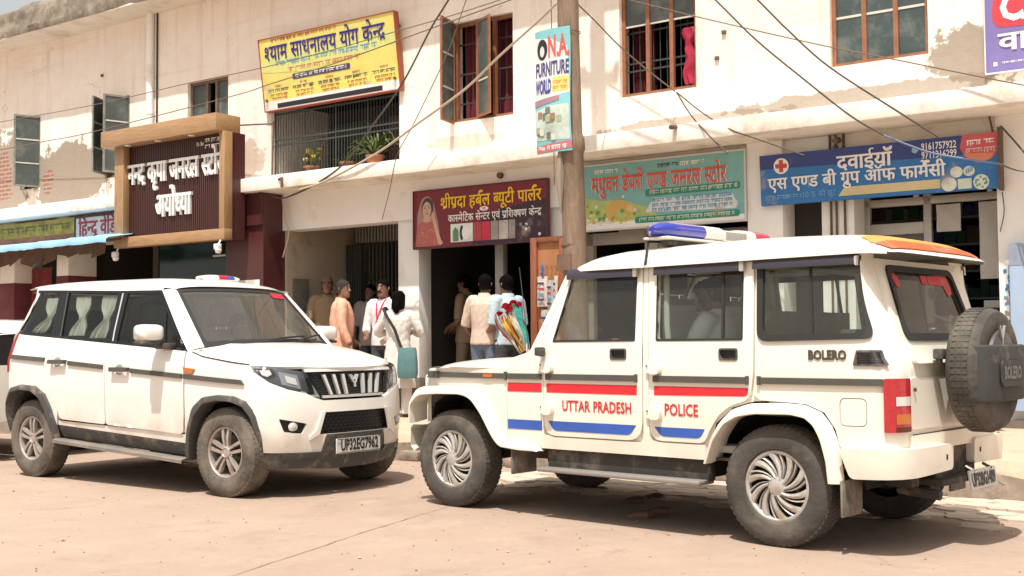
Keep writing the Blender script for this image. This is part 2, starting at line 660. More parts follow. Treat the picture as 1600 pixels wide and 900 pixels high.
# --- materials of the setting
def plaster():
    m = bpy.data.materials.new("cream_plaster")
    m.use_nodes = True
    nt = m.node_tree
    N, L = nt.nodes, nt.links
    b = N["Principled BSDF"]
    b.inputs["Roughness"].default_value = 0.9
    b.inputs["Specular IOR Level"].default_value = 0.15
    tc = N.new("ShaderNodeTexCoord")
    def noise(sc, det=6, ro=.6, vec=None, dist=0.0):
        n = N.new("ShaderNodeTexNoise"); n.inputs["Scale"].default_value = sc; n.inputs["Detail"].default_value = det
        n.inputs["Roughness"].default_value = ro; n.inputs["Distortion"].default_value = dist
        L.new(vec or tc.outputs["Object"], n.inputs["Vector"]); return n.outputs[0]
    def ramp(x, a, b_):
        r = N.new("ShaderNodeMapRange"); r.inputs[1].default_value = a; r.inputs[2].default_value = b_
        L.new(x, r.inputs[0]); return r.outputs[0]
    def mix(fac, a, b_):
        x = N.new("ShaderNodeMix"); x.data_type = 'RGBA'
        for sock, v in ((6, a), (7, b_)):
            if isinstance(v, tuple): x.inputs[sock].default_value = (*v, 1)
            else: L.new(v, x.inputs[sock])
        L.new(fac, x.inputs[0]); return x.outputs[2]
    def math_(op, a, b_):
        x = N.new("ShaderNodeMath"); x.operation = op; x.use_clamp = op == 'MULTIPLY'
        for i, v in enumerate((a, b_)):
            if isinstance(v, (int, float)): x.inputs[i].default_value = v
            else: L.new(v, x.inputs[i])
        return x.outputs[0]
    def blob(c, r, rough=.9):
        """ragged patch of worn wall round a point of the wall"""
        mp = N.new("ShaderNodeMapping"); mp.vector_type = 'POINT'
        mp.inputs["Location"].default_value = (-c[0] / r[0], 0, -c[2] / r[1])
        mp.inputs["Scale"].default_value = (1 / r[0], 0, 1 / r[1])
        L.new(tc.outputs["Object"], mp.inputs[0])
        ln = N.new("ShaderNodeVectorMath"); ln.operation = 'LENGTH'; L.new(mp.outputs[0], ln.inputs[0])
        nn = noise(3.2, 7, .68)
        q = math_('ADD', ln.outputs["Value"], math_('MULTIPLY_ADD' if False else 'SUBTRACT', nn, .5))
        q2 = math_('ADD', ln.outputs["Value"], math_('SUBTRACT', math_('ADD', nn, nn), 1.0))
        return ramp(q2, 1.0, 0.93)
    c = mix(ramp(noise(0.55, 5), .35, .65), (.87, .785, .70), (.90, .83, .755))
    c = mix(math_('MULTIPLY', ramp(noise(2.2, 8, .7), .45, .75), .55), c, (.74, .60, .49))
    # long rain streaks
    mp = N.new("ShaderNodeMapping"); mp.inputs["Scale"].default_value = (5, 1, .35); L.new(tc.outputs["Object"], mp.inputs[0])
    c = mix(math_('MULTIPLY', ramp(noise(1.0, 8, .7, mp.outputs[0]), .52, .74), .55), c, (.55, .45, .36))
    # hairline cracks here and there
    vo = N.new("ShaderNodeTexVoronoi"); vo.feature = 'DISTANCE_TO_EDGE'; vo.inputs["Scale"].default_value = .75
    dv = N.new("ShaderNodeVectorMath"); dv.operation = 'ADD'
    nv_ = N.new("ShaderNodeTexNoise"); nv_.inputs["Scale"].default_value = 2.5; nv_.inputs["Detail"].default_value = 6; L.new(tc.outputs["Object"], nv_.inputs["Vector"])
    L.new(tc.outputs["Object"], dv.inputs[0]); L.new(nv_.outputs["Color"], dv.inputs[1]); L.new(dv.outputs[0], vo.inputs["Vector"])
    c = mix(math_('MULTIPLY', math_('MULTIPLY', ramp(vo.outputs["Distance"], .007, .002), ramp(noise(.6, 4), .5, .62)), .6), c, (.36, .28, .22))
    # specks and small flakes
    c = mix(math_('MULTIPLY', ramp(noise(14, 5, .7), .66, .70), .45), c, (.50, .40, .32))
    # horizontal trowel lines
    mp2 = N.new("ShaderNodeMapping"); mp2.inputs["Scale"].default_value = (.35, 1, 9); L.new(tc.outputs["Object"], mp2.inputs[0])
    c = mix(math_('MULTIPLY', ramp(noise(1.0, 3, .5, mp2.outputs[0]), .6, .75), .22), c, (.60, .46, .36))
    P = []
    for ctr, r in (((-15.1, 0, 4.1), (1.15, .62)), ((-17.2, 0, 4.2), (.9, .9)), ((-10.75, 0, 3.95), (.5, .3)), ((-.12, 0, 4.02), (.48, .30)),
                   ((-1.3, 0, 3.74), (1.5, .10)), ((-3.3, 0, 3.70), (1.2, .07)), ((-.35, 0, 4.72), (.42, .10)), ((-6.5, 0, 3.80), (.6, .10))):
        P.append(blob(ctr, r))
    for i, p in enumerate(P):
        c = mix(math_('MULTIPLY', p, (.9, .85, .6, .85, .75, .65, .8, .4)[i]), c, (.27, .22, .17) if i != 2 else (.5, .36, .26))
    # bare brick inside the two left patches
    br = N.new("ShaderNodeTexBrick"); br.inputs["Scale"].default_value = 1.0
    br.inputs["Color1"].default_value = (.34, .12, .075, 1); br.inputs["Color2"].default_value = (.26, .10, .07, 1); br.inputs["Mortar"].default_value = (.42, .36, .3, 1)
    br.inputs["Brick Width"].default_value = .23; br.inputs["Row Height"].default_value = .075; br.inputs["Mortar Size"].default_value = .012
    sw = N.new("ShaderNodeSeparateXYZ"); cb = N.new("ShaderNodeCombineXYZ"); L.new(tc.outputs["Object"], sw.inputs[0])
    L.new(sw.outputs[0], cb.inputs[0]); L.new(sw.outputs[2], cb.inputs[1]); L.new(cb.outputs[0], br.inputs["Vector"])
    for ctr, r in (((-17.05, 0, 4.3), (.24, .50)), ((-15.70, 0, 4.05), (.16, .22))):
        c = mix(math_('MULTIPLY', blob(ctr, r), .7), c, br.outputs[0])
    L.new(c, b.inputs["Base Color"])
    bp = N.new("ShaderNodeBump"); bp.inputs["Strength"].default_value = .35; bp.inputs["Distance"].default_value = .03
    hs = math_('ADD', noise(9, 6), math_('MULTIPLY', P[0], .4))
    L.new(hs, bp.inputs["Height"]); L.new(bp.outputs[0], b.inputs["Normal"])
    return m

M_plaster = plaster()
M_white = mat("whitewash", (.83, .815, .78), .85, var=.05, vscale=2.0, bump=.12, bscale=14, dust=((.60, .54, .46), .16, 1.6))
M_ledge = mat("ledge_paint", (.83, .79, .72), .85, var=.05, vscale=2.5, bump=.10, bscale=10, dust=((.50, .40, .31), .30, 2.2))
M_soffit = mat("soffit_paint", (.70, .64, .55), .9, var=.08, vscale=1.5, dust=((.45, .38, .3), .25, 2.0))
M_moss = mat("weathered_concrete", (.24, .205, .16), .95, var=.45, vscale=5, bump=.8, bscale=9, dust=((.12, .10, .075), .5, 3.0))
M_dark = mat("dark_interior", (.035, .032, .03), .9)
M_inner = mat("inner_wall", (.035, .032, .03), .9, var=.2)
M_porch = mat("porch_wall", (.46, .39, .31), .9, var=.1, vscale=2, dust=((.3, .25, .2), .2, 2))
M_maroon = mat("maroon_cladding", (.075, .022, .022), .35, var=.15, vscale=3)
M_maroonp = mat("maroon_dado_paint", (.17, .04, .045), .7, var=.25, vscale=5)
M_skirt = mat("grey_skirting", (.16, .13, .11), .85, var=.2)
M_steel = mat("painted_steel_grey", (.20, .20, .19), .5, metal=.2, var=.2)
M_bar = mat("grille_bar_paint", (.06, .065, .06), .55)
M_alu = mat("aluminium_frame", (.46, .44, .40), .45, metal=.3, var=.1)
M_redox = mat("brown_window_paint", (.27, .115, .06), .6, var=.25, vscale=12)
M_oldwood = mat("weathered_window_frame", (.16, .12, .09), .75, var=.3, vscale=14)
M_greyfr = mat("grey_green_frame", (.24, .24, .21), .7, var=.25, vscale=9)
M_bead = mat("white_glazing_bead", (.62, .58, .52), .6)
M_frost = mat("dusty_grey_pane", (.085, .105, .10), .5, var=.25, vscale=2.5, dust=((.20, .20, .18), .3, 2.5), spec=.4)
M_pane = glass("window_glass", (.50, .55, .54), 1.6, .04, .10)
M_curtM = mat("maroon_curtain", (.16, .015, .03), .85, var=.2)
M_pvc = mat("pvc_pipe", (.84, .84, .81), .5, dust=((.6, .55, .48), .12, 4))
M_iron = mat("rusty_iron", (.13, .085, .06), .8, var=.4, vscale=20)
M_shut = mat("steel_shutter", (.30, .28, .25), .5, metal=.35, var=.15, vscale=5, dust=((.25, .2, .15), .3, 3))

# --- ground
def ground_mat():
    m = bpy.data.materials.new("dusty_concrete_road")
    m.use_nodes = True
    nt = m.node_tree; N, L = nt.nodes, nt.links
    b = N["Principled BSDF"]; b.inputs["Roughness"].default_value = .93; b.inputs["Specular IOR Level"].default_value = .2
    tc = N.new("ShaderNodeTexCoord")
    def noise(sc, det=8, ro=.65, di=0):
        n = N.new("ShaderNodeTexNoise"); n.inputs["Scale"].default_value = sc; n.inputs["Detail"].default_value = det; n.inputs["Roughness"].default_value = ro; n.inputs["Distortion"].default_value = di
        L.new(tc.outputs["Object"], n.inputs["Vector"]); return n.outputs[0]
    def rg(x, a, b_, k=1.0):
        r = N.new("ShaderNodeMapRange"); r.inputs[1].default_value = a; r.inputs[2].default_value = b_; r.inputs[4].default_value = k
        L.new(x, r.inputs[0]); return r.outputs[0]
    def mix(fac, a, c2):
        x = N.new("ShaderNodeMix"); x.data_type = 'RGBA'
        for s_, v in ((6, a), (7, c2)):
            if isinstance(v, tuple): x.inputs[s_].default_value = (*v, 1)
            else: L.new(v, x.inputs[s_])
        L.new(fac, x.inputs[0]); return x.outputs[2]
    c = mix(rg(noise(.35, 5), .35, .65), (.33, .245, .19), (.38, .29, .23))
    c = mix(rg(noise(1.7, 8, .7), .5, .72, .5), c, (.43, .335, .27))
    c = mix(rg(noise(1.1, 8, .7, .6), .54, .72, .6), c, (.25, .18, .14))
    c = mix(rg(noise(.75, 9, .75, 1.5), .58, .64, .35), c, (.24, .17, .13))
    c = mix(rg(noise(4.5, 9, .8, .8), .62, .70, .55), c, (.46, .365, .30))
    c = mix(rg(noise(9, 8, .75), .58, .68, .5), c, (.22, .16, .125))
    c = mix(rg(noise(60, 4, .7), .55, .75, .30), c, (.45, .36, .29))
    c = mix(rg(noise(150, 3, .7), .58, .7, .35), c, (.22, .17, .14))
    # stray oil and mud stains
    v = N.new("ShaderNodeTexVoronoi"); v.inputs["Scale"].default_value = .45; L.new(tc.outputs["Object"], v.inputs["Vector"])
    nn = noise(2.5, 6)
    ad = N.new("ShaderNodeMath"); ad.operation = 'ADD'; L.new(v.outputs["Distance"], ad.inputs[0])
    ml = N.new("ShaderNodeMath"); ml.operation = 'MULTIPLY'; ml.inputs[1].default_value = .55; L.new(nn, ml.inputs[0]); L.new(ml.outputs[0], ad.inputs[1])
    c = mix(rg(ad.outputs[0], .42, .34, .4), c, (.33, .19, .14))
    L.new(c, b.inputs["Base Color"])
    bp = N.new("ShaderNodeBump"); bp.inputs["Strength"].default_value = .5; bp.inputs["Distance"].default_value = .012
    a2 = N.new("ShaderNodeMath"); a2.operation = 'ADD'; L.new(noise(26, 8, .7), a2.inputs[0]); L.new(noise(5, 4), a2.inputs[1])
    L.new(a2.outputs[0], bp.inputs["Height"]); L.new(bp.outputs[0], b.inputs["Normal"])
    return m
M_ground = ground_mat()
M_joint = mat("road_joint_dirt", (.24, .18, .14), .95, var=.3, vscale=8)
M_sand = mat("sandy_fill", (.50, .38, .28), .95, var=.15, vscale=3, bump=.6, bscale=12, dust=((.36, .27, .2), .35, 3))
M_stone = mat("plinth_stone", (.30, .24, .19), .95, var=.3, vscale=6, bump=.8, bscale=10)
M_flag = mat("pale_flagstone", (.50, .42, .34), .9, var=.15, vscale=3, bump=.4, bscale=16)

g = MB()
S = 1500
g.add([(-S, -S, 0), (S, -S, 0), (S, S, 0), (-S, S, 0)], [(0, 1, 2, 3)], M_ground)
# an old cut joint running across the concrete, slightly wavering
jp = crom([(-1.9, 5.3, 0), (-1.55, 6.0, 0), (-1.2, 6.9, 0), (-.95, 7.6, 0), (-.62, 8.4, 0), (-.25, 9.3, 0), (.3, 10.6, 0)], 10)
vs, fs = [], []
for i, p in enumerate(jp):
    w_ = .0022 + .003 * rnd.random()
    a = rnd.uniform(-.008, .008)
    vs += [(p.x - w_ + a, p.y, .004), (p.x + w_ + a, p.y, .004)]
    if i: fs.append((2 * i - 2, 2 * i - 1, 2 * i + 1, 2 * i))
g.add(vs, fs, M_joint)
setp(g.build("road", smooth=0), kind="structure")

# raised pavement in front of the shops, a rough stone kerb with an uneven edge
pv = FB()
NE = 2.75
edge = [(-40 + i * .35) for i in range(int(60 / .35))]
row_top, row_top2, row_low = [], [], []
for i, s_ in enumerate(edge):
    j = NE + rnd.uniform(-.07, .09) + (.10 * math.sin(s_ * .8))
    row_top.append((s_, -.0, .34))
    row_top2.append((s_, -(j - .05), .285 + rnd.uniform(-.03, .03)))
    row_low.append((s_, -j, .20 + rnd.uniform(-.05, .03)))
pv.grid([[(a[0], 0.06, .34) for a in row_top], [(a[0], -1.0, .315 + rnd.uniform(-.02, .02)) for a in row_top], [(a[0], -1.9, .30 + rnd.uniform(-.03, .03)) for a in row_top], row_top2, row_low], M_sand)
pv.grid([row_low, [(a[0], a[1] - rnd.uniform(-.02, .04), -.02) for a in row_low]], M_stone)
o = pv.build("pavement", base=(0, 0, 0), smooth=60)
o.location = W(0, 0); o.rotation_euler = (0, 0, -FYAW)
setp(o, kind="structure")
# broken stone slabs at the edge of the pavement
ks = FB()
s_ = -9.0
while s_ < 3:
    w_ = rnd.uniform(.25, .55)
    for lv in (0, 1):
        h0 = .0 if lv == 0 else .15
        hh = rnd.uniform(.10, .14)
        ks.fbox(s_ + rnd.uniform(0, .06), s_ + w_, 2.62, 2.78 + rnd.uniform(-.03, .1) - lv * .05, h0, h0 + hh, M_stone, .02)
    s_ += w_ + .015
o = ks.build("kerb"); o.location = W(0, 0); o.rotation_euler = (0, 0, -FYAW)
setp(o, kind="structure")
# flat crazy paving along the foot of the kerb
cp = FB()
for i in range(300):
    s0 = rnd.uniform(-3.5, 2.6); n0 = 2.9 + abs(rnd.gauss(0, .62))
    if n0 > 4.4: continue
    a0 = rnd.uniform(0, 6)
    k = rnd.choice((5, 6, 6, 7))
    q = [(s0 + rnd.uniform(.7, 1.1) * .17 * math.cos(a0 + 6.283 * t / k), -(n0 + rnd.uniform(.7, 1.1) * .12 * math.sin(a0 + 6.283 * t / k))) for t in range(k)]
    zz = .006 + .010 * rnd.random()
    cp.prism(q, lambda x, y: (x, y, -.01), lambda x, y: (x, y, zz), M_flag)
o = cp.build("stone_path", smooth=0); o.location = W(0, 0); o.rotation_euler = (0, 0, -FYAW)
setp(o, kind="structure")

# loose grit and small stones lying on the road, thicker near the kerb
gv = MB(); r = random.Random(21)
ICO = [(0, 0, 1), (.9, 0, .3), (.28, .85, .3), (-.72, .53, .3), (-.72, -.53, .3), (.28, -.85, .3), (0, 0, -.4)]
ICF = [(0, 1, 2), (0, 2, 3), (0, 3, 4), (0, 4, 5), (0, 5, 1), (6, 2, 1), (6, 3, 2), (6, 4, 3), (6, 5, 4), (6, 1, 5)]
M_grit = [mat("grit_grey", (.22, .18, .15), .95), mat("grit_pale", (.44, .36, .29), .95), mat("grit_brown", (.26, .16, .11), .95)]
for i in range(900):
    if i < 420:
        w_ = W(r.uniform(-9, 3), 2.85 + abs(r.gauss(0, .5)))
    else:
        Y = r.uniform(4.6, 12); w_ = Vector((r.uniform(-.46, .46) * Y, Y, 0))
    sz = r.uniform(.003, .009) * (1.7 if r.random() < .08 else 1)
    a = r.uniform(0, 6.28); ca, sa = math.cos(a), math.sin(a)
    k = [(sz * x * r.uniform(.7, 1.3), sz * y * r.uniform(.7, 1.3), sz * z * .7 + .002) for x, y, z in ICO]
    gv.add([(w_.x + x * ca - y * sa, w_.y + x * sa + y * ca, z) for x, y, z in k], ICF, M_grit[i % 3])
setp(gv.build("gravel", smooth=0), kind="stuff")

# ------------------------------------------------------------------ the main building
Bd = fthing("shop_building", "two storey cream plastered shop building with a white ledge over its shops", "building", 0, 0, 0)
ZT, ZL0, ZL1 = 6.53, 3.365, 3.56
S0, S1 = -32.0, 9.0
# upper wall with window openings (s0,s1,z0,z1)
WINS = [(-16.55, -15.95, 3.98, 5.24), (-14.1, -13.45, 3.98, 5.30), (-12.0, -11.06, 4.0, 5.30), (-6.72, -5.74, 4.07, 5.38), (-4.19, -3.19, 4.08, 5.40), (-1.62, -.60, 4.08, 5.42)]
BALC = (-10.12, -7.63, 3.60, 4.78)
mb = FB()
mb.sheet(rect(S0, ZL1 - .05, S1, ZT + .3), M_plaster, fmap(0), step=1.2, holes=[rect(a, c, b, d) for a, b, c, d in WINS + [BALC]], th=.23, medge=M_plaster)
fb(mb, "wall", Bd, smooth=20)
# floor slab ledge with a rough lower band of plaster above
mb = FB()
mb.fbox(S0, S1, -.3, .6, ZL0, ZL1, M_ledge, .012)
for i in range(60):    # flaked plaster along the top of the ledge
    s_ = rnd.uniform(-9, 3); w_ = rnd.uniform(.05, .35)
    mb.fbox(s_, s_ + w_, -.02, .035 + rnd.uniform(0, .03), ZL1 - .01, ZL1 + rnd.uniform(.01, .07), M_plaster, .012)
fb(mb, "ledge", Bd)
mb = FB()
mb.fbox(-9.83, -4.9, -.25, .05, 2.84, ZL0 + .001, M_white)
fb(mb, "lintel", Bd)
# roof slab and weathered parapet
mb = FB()
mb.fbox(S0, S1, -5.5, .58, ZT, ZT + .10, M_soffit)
rows = []
N_ = 140
for z_, n_, jj in ((ZT + .005, .585, .012), (ZT + .10, .61, .02), (ZT + .17, .58, .03), (ZT + .30, .595, .03), (ZT + .42, .55, .04), (ZT + .52, .48, .05), (ZT + .53, .1, .03), (ZT + .4, -.2, .02)):
    rows.append([(S0 + (S1 - S0) * i / N_, -(n_ + rnd.uniform(-jj, jj)), z_ + rnd.uniform(-jj, jj) * (.6 if z_ > ZT + .05 else .0)) for i in range(N_ + 1)])
mb.grid(rows, M_moss)
fb(mb, "roof_parapet", Bd, smooth=50)
mb = FB()
mb.fbox(-30, -19.2, -9, -4.5, ZT, ZT + 1.25, M_moss)
mb.fbox(-30.2, -19.0, -9.2, -4.2, ZT + 1.25, ZT + 1.4, M_moss)
fb(mb, "roof_room", Bd)
# back and end walls, upper rooms
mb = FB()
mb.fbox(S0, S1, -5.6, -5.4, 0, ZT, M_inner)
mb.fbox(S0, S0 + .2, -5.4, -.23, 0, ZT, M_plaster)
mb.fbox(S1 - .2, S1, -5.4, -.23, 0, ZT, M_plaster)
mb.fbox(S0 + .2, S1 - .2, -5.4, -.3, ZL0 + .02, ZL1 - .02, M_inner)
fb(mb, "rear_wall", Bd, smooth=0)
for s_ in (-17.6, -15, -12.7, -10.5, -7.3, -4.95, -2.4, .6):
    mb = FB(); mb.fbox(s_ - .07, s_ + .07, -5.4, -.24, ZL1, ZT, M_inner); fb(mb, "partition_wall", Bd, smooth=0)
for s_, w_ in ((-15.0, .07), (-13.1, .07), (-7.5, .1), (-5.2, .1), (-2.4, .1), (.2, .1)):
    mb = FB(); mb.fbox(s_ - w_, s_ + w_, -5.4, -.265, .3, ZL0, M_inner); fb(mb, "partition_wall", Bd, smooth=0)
mb = FB()
mb.fbox(S0 + .2, S1 - .2, -5.4, .07, .0, .42, M_skirt)
fb(mb, "shop_floor", Bd, smooth=0)

# ground floor piers (bottom skirting in dark paint)
def pier(s0, s1, n0, n1, z1, m=M_white, skirt=True, dado=None):
    p = FB()
    p.fbox(s0, s1, n0, n1, dado or .4, z1, m, .006)
    if dado:
        p.fbox(s0 - .004, s1 + .004, n0, n1 + .004, .3, dado, M_maroonp, .006)
    o = fb(p, "pillar", Bd)
    if skirt:
        q = FB()
        q.fbox(s0 - .012, s1 + .012, n0, n1 + .012, .28, .74, M_skirt, .006)
        q.build("skirting", o, base=tuple(Bd["_b"]))
    return o
pier(-7.66, -7.30, -.26, .0, 2.845)
pier(-5.45, -4.80, -.26, .0, 2.845)
pier(-2.58, -2.17, -.5, .03, ZL0)
pier(-15.05, -14.72, -.3, .25, ZL0, dado=2.37, skirt=False)
pier(-16.75, -16.3, -.3, .25, ZL0, dado=2.30, skirt=False)
mb = FB(); mb.fbox(.02, 5, -.26, .0, .36, ZL0, M_white)
fb(mb, "shop_wall", Bd)
mb = FB(); mb.fbox(-1.77, -1.42, -.5, -.06, .36, ZL0, M_white); fb(mb, "shop_wall", Bd)
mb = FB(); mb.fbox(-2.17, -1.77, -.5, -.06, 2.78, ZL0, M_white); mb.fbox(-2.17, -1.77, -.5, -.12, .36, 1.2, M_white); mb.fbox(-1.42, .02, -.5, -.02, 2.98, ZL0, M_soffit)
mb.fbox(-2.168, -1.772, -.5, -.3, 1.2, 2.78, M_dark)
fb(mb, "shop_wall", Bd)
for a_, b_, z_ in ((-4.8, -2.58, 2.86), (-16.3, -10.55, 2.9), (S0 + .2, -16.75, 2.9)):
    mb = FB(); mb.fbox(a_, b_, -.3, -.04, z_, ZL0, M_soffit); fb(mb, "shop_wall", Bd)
# porch with rolled gate
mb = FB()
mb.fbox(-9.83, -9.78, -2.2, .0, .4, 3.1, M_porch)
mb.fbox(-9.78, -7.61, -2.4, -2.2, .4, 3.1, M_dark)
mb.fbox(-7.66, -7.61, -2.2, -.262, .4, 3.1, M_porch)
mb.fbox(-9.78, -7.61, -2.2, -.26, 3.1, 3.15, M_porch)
mb.fbox(-9.775, -9.76, -.42, -.10, 1.55, 2.15, M_steel)
fb(mb, "porch_wall", Bd)
mb = FB()
for i in range(34):
    s_ = -9.55 + i * .062
    if s_ > -7.7: break
    mb.fbox(s_, s_ + .034, -1.24, -1.20, 2.72, 3.09, M_shut)
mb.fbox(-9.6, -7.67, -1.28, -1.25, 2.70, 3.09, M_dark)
fb(mb, "gate_header", Bd)
mb = FB()
for i in range(9):
    s_ = -9.72 + i * .035
    mb.fbox(s_, s_ + .016, -1.25, -1.17, .42, 2.7, M_bar)
for i in range(22):
    s_ = -9.3 + i * .075
    mb.fbox(s_, s_ + .018, -1.25, -1.22, .42, 2.7, M_bar)
fb(mb, "collapsible_gate", Bd)
# grey frame post inside the parlour door
mb = FB(); mb.fbox(-6.17, -6.04, -.27, -.17, .42, 2.84, mat("grey_post_paint", (.36, .34, .31), .7, var=.1), .006); fb(mb, "door_post", Bd)
# dairy shop front: frame, dark opening and shutter
mb = FB()
for a, b, z0, z1 in ((-4.75, -3.82, 2.36, 2.50), (-4.75, -4.66, .42, 2.5), (-3.95, -3.78, .42, 2.84), (-4.3, -3.95, 2.5, 2.66)):
    mb.fbox(a, b, -.2, -.12, z0, z1, mat("dull_frame_paint", (.30, .27, .23), .7, var=.12))
fb(mb, "door_frame", Bd)
mb = FB()
rows = []
for i in range(64):
    z_ = .45 + i * .032
    rows.append([(-3.78, .14 + (.012 if i % 2 else 0), z_), (-2.58, .14 + (.012 if i % 2 else 0), z_)])
mb.grid(rows, M_shut)
fb(mb, "rolling_shutter", Bd, smooth=0)
# pharmacy front: aluminium frames and dark glass
mb = FB()
for a, b, z0, z1 in ((-1.42, .02, 2.60, 2.68), (-1.42, -1.36, .42, 2.98), (-.80, -.72, .42, 2.98), (-.06, .02, .42, 2.6), (-.16, -.11, 2.68, 2.98), (-1.36, -.8, 2.30, 2.42), (-.9, -.84, 2.68, 2.98)):
    mb.fbox(a, b, -.45, -.38, z0, z1, M_alu, .004)
fb(mb, "shop_front_frame", Bd)
mb = FB()
mb.fbox(-1.36, -.80, -.43, -.425, .45, 2.30, M_pane)
fb(mb, "shop_front_glass", Bd, smooth=0)
mb = FB()   # dark shelves with medicine boxes deep inside
for k in range(7):
    z_ = .7 + k * .32
    mb.fbox(-2.2, .1, -2.6, -2.3, z_, z_ + .02, M_alu)
    s_ = -2.2
    while s_ < .0:
        w_ = rnd.uniform(.05, .16)
        mb.fbox(s_, s_ + w_ - .01, -2.5, -2.32, z_ + .02, z_ + rnd.uniform(.1, .24), rnd.choice([mat("box_blue", (.05, .09, .25), .6), mat("box_white", (.3, .3, .3), .6), mat("box_brown", (.18, .1, .06), .6), mat("box_green", (.05, .14, .09), .6)]))
        s_ += w_
fb(mb, "medicine_shelf", Bd, smooth=0)
# drain pipe and bits on the wall
mb = FB()
mb.tube([(-12.86, -.05, ZT), (-12.86, -.05, 4.2)], .062, M_pvc, 14)
for z_ in (6.3, 5.5, 4.9):
    mb.tube([(-12.86, -.05, z_), (-12.86, -.05, z_ + .06)], .07, M_pvc, 14)
fb(mb, "drainpipe", Bd)
mb = FB(); mb.tube([(-12.73, -.02, ZT), (-12.73, -.02, 4.2)], .014, mat("black_cable", (.02, .02, .02), .6), 6); fb(mb, "wall_cable", Bd)
mb = FB()
mb.tube([(-10.9, -.5, 3.57 + .85), (-9.75, -.3, 4.36)], .012, M_iron, 6); mb.tube([(-9.75, -.3, 4.4), (-9.78, -.3, 3.57)], .014, M_iron, 6)
fb(mb, "iron_stay", Bd)
for s_, z_ in ((-14.2, 5.70), (-2.86, 4.63), (-2.95, 4.35), (-6.2, 3.3), (-1.6, 3.2)):
    mb = FB(); mb.fbox(s_, s_ + .05, 0, .03, z_, z_ + .04, M_iron, .004); fb(mb, "wall_bracket", Bd)
for pts_, r_ in (([(-9.33, -.59, 3.49), (-9.2, -.66, 3.49), (-9.2, -.66, 3.36)], .02), ([(-3.15, -.56, 3.54), (-3.15, -.72, 3.51)], .025), ([(-5.9, -.02, 3.30), (-5.9, -.10, 3.30)], .04), ([(-1.55, .0, 3.30), (-1.55, -.10, 3.28)], .035)):
    mb = FB(); mb.tube(pts_, r_, M_iron, 8); fb(mb, "drain_spout", Bd)
# torn-plaster scar and old poster on the right pier, pipes by the pharmacy
for s_ in (-1.66, -1.60, -1.51):
    mb = FB(); mb.tube([(s_, .04, ZL0), (s_, .04, .5)], .013, M_iron, 6); fb(mb, "service_pipe", Bd)

# ------------------------------------------------------------------ windows (each a part of the building)
def window(i, maker):
    a, b, c, d = WINS[i]
    f = FB()
    return a, b, c, d
def frame_mb(a, b, c, d, m, mull=(), w=.045, n0=-.12, n1=-.06):
    f = FB()
    f.fbox(a, a + w, n0, n1, c, d, m); f.fbox(b - w, b, n0, n1, c, d, m)
    f.fbox(a + w, b - w, n0, n1, c, c + w, m); f.fbox(a + w, b - w, n0, n1, d - w, d, m)
    for x in mull:
        f.fbox(x - w * .55, x + w * .55, n0 + .005, n1 - .003, c + w, d - w, m)
    return f
def bars(a, b, c, d, n, step=.09, hz=(.3, .6)):
    f = FB()
    k = int((b - a) / step)
    for i in range(1, k):
        x = a + (b - a) * i / k
        f.tube([(x, -n, c), (x, -n, d)], .006, M_bar2, 5)
    for h in hz:
        z_ = c + (d - c) * h
        f.fbox(a, b, n - .004, n + .010, z_ - .010, z_ + .010, M_bar2)
    return f
M_bar2 = mat("dull_dark_bars", (.045, .05, .045), .6)
def shutter(hs, hz0, hz1, w, ang, m_fr, m_pane, n=-.03, rows=(.33, .66), side=1):
    """hinged leaf: hinge at s=hs, swings outward by ang; side=+1 leaf runs towards +s when shut"""
    ca, sa = math.cos(ang), math.sin(ang)
    def P(u, t, z):      # u along leaf, t thickness
        return (hs + side * (u * ca - t * sa * side), -(n + u * sa + t * ca * side), z)
    def bx(f, u0, u1, t0, t1, z0, z1, m):
        vs = [P(u, t, z) for u in (u0, u1) for t in (t0, t1) for z in (z0, z1)]
        f.add(vs, [(0, 1, 3, 2), (4, 6, 7, 5), (0, 4, 5, 1), (2, 3, 7, 6), (0, 2, 6, 4), (1, 5, 7, 3)], m)
    f = FB(); q = .032
    bx(f, 0, q, -.014, .014, hz0, hz1, m_fr); bx(f, w - q, w, -.014, .014, hz0, hz1, m_fr)
    bx(f, q, w - q, -.013, .013, hz0, hz0 + q, m_fr); bx(f, q, w - q, -.013, .013, hz1 - q, hz1, m_fr)
    for r_ in rows:
        z_ = hz0 + (hz1 - hz0) * r_
        bx(f, q, w - q, -.010, .010, z_ - .011, z_ + .011, M_bead)
    g_ = FB()
    bx(g_, q, w - q, -.003, .003, hz0 + q, hz1 - q, m_pane)
    return f, g_
def addwin(parts):
    root = None
    for nm, f in parts:
        if root is None:
            root = fb(f, nm, Bd, smooth=0)
        else:
            f.build(nm, root, base=tuple(Bd["_b"]), smooth=0)
    return root
def curtain(a, b, c, d, n, m, amp=.03, waves=9):
    f = FB(); rows = []
    for j in range(3):
        z_ = c + (d - c) * j / 2
        rows.append([(a + (b - a) * i / 40, -(n + amp * math.sin(i / 40 * waves * 6.283 + j * .4)), z_) for i in range(41)])
    f.grid(rows, m); return f
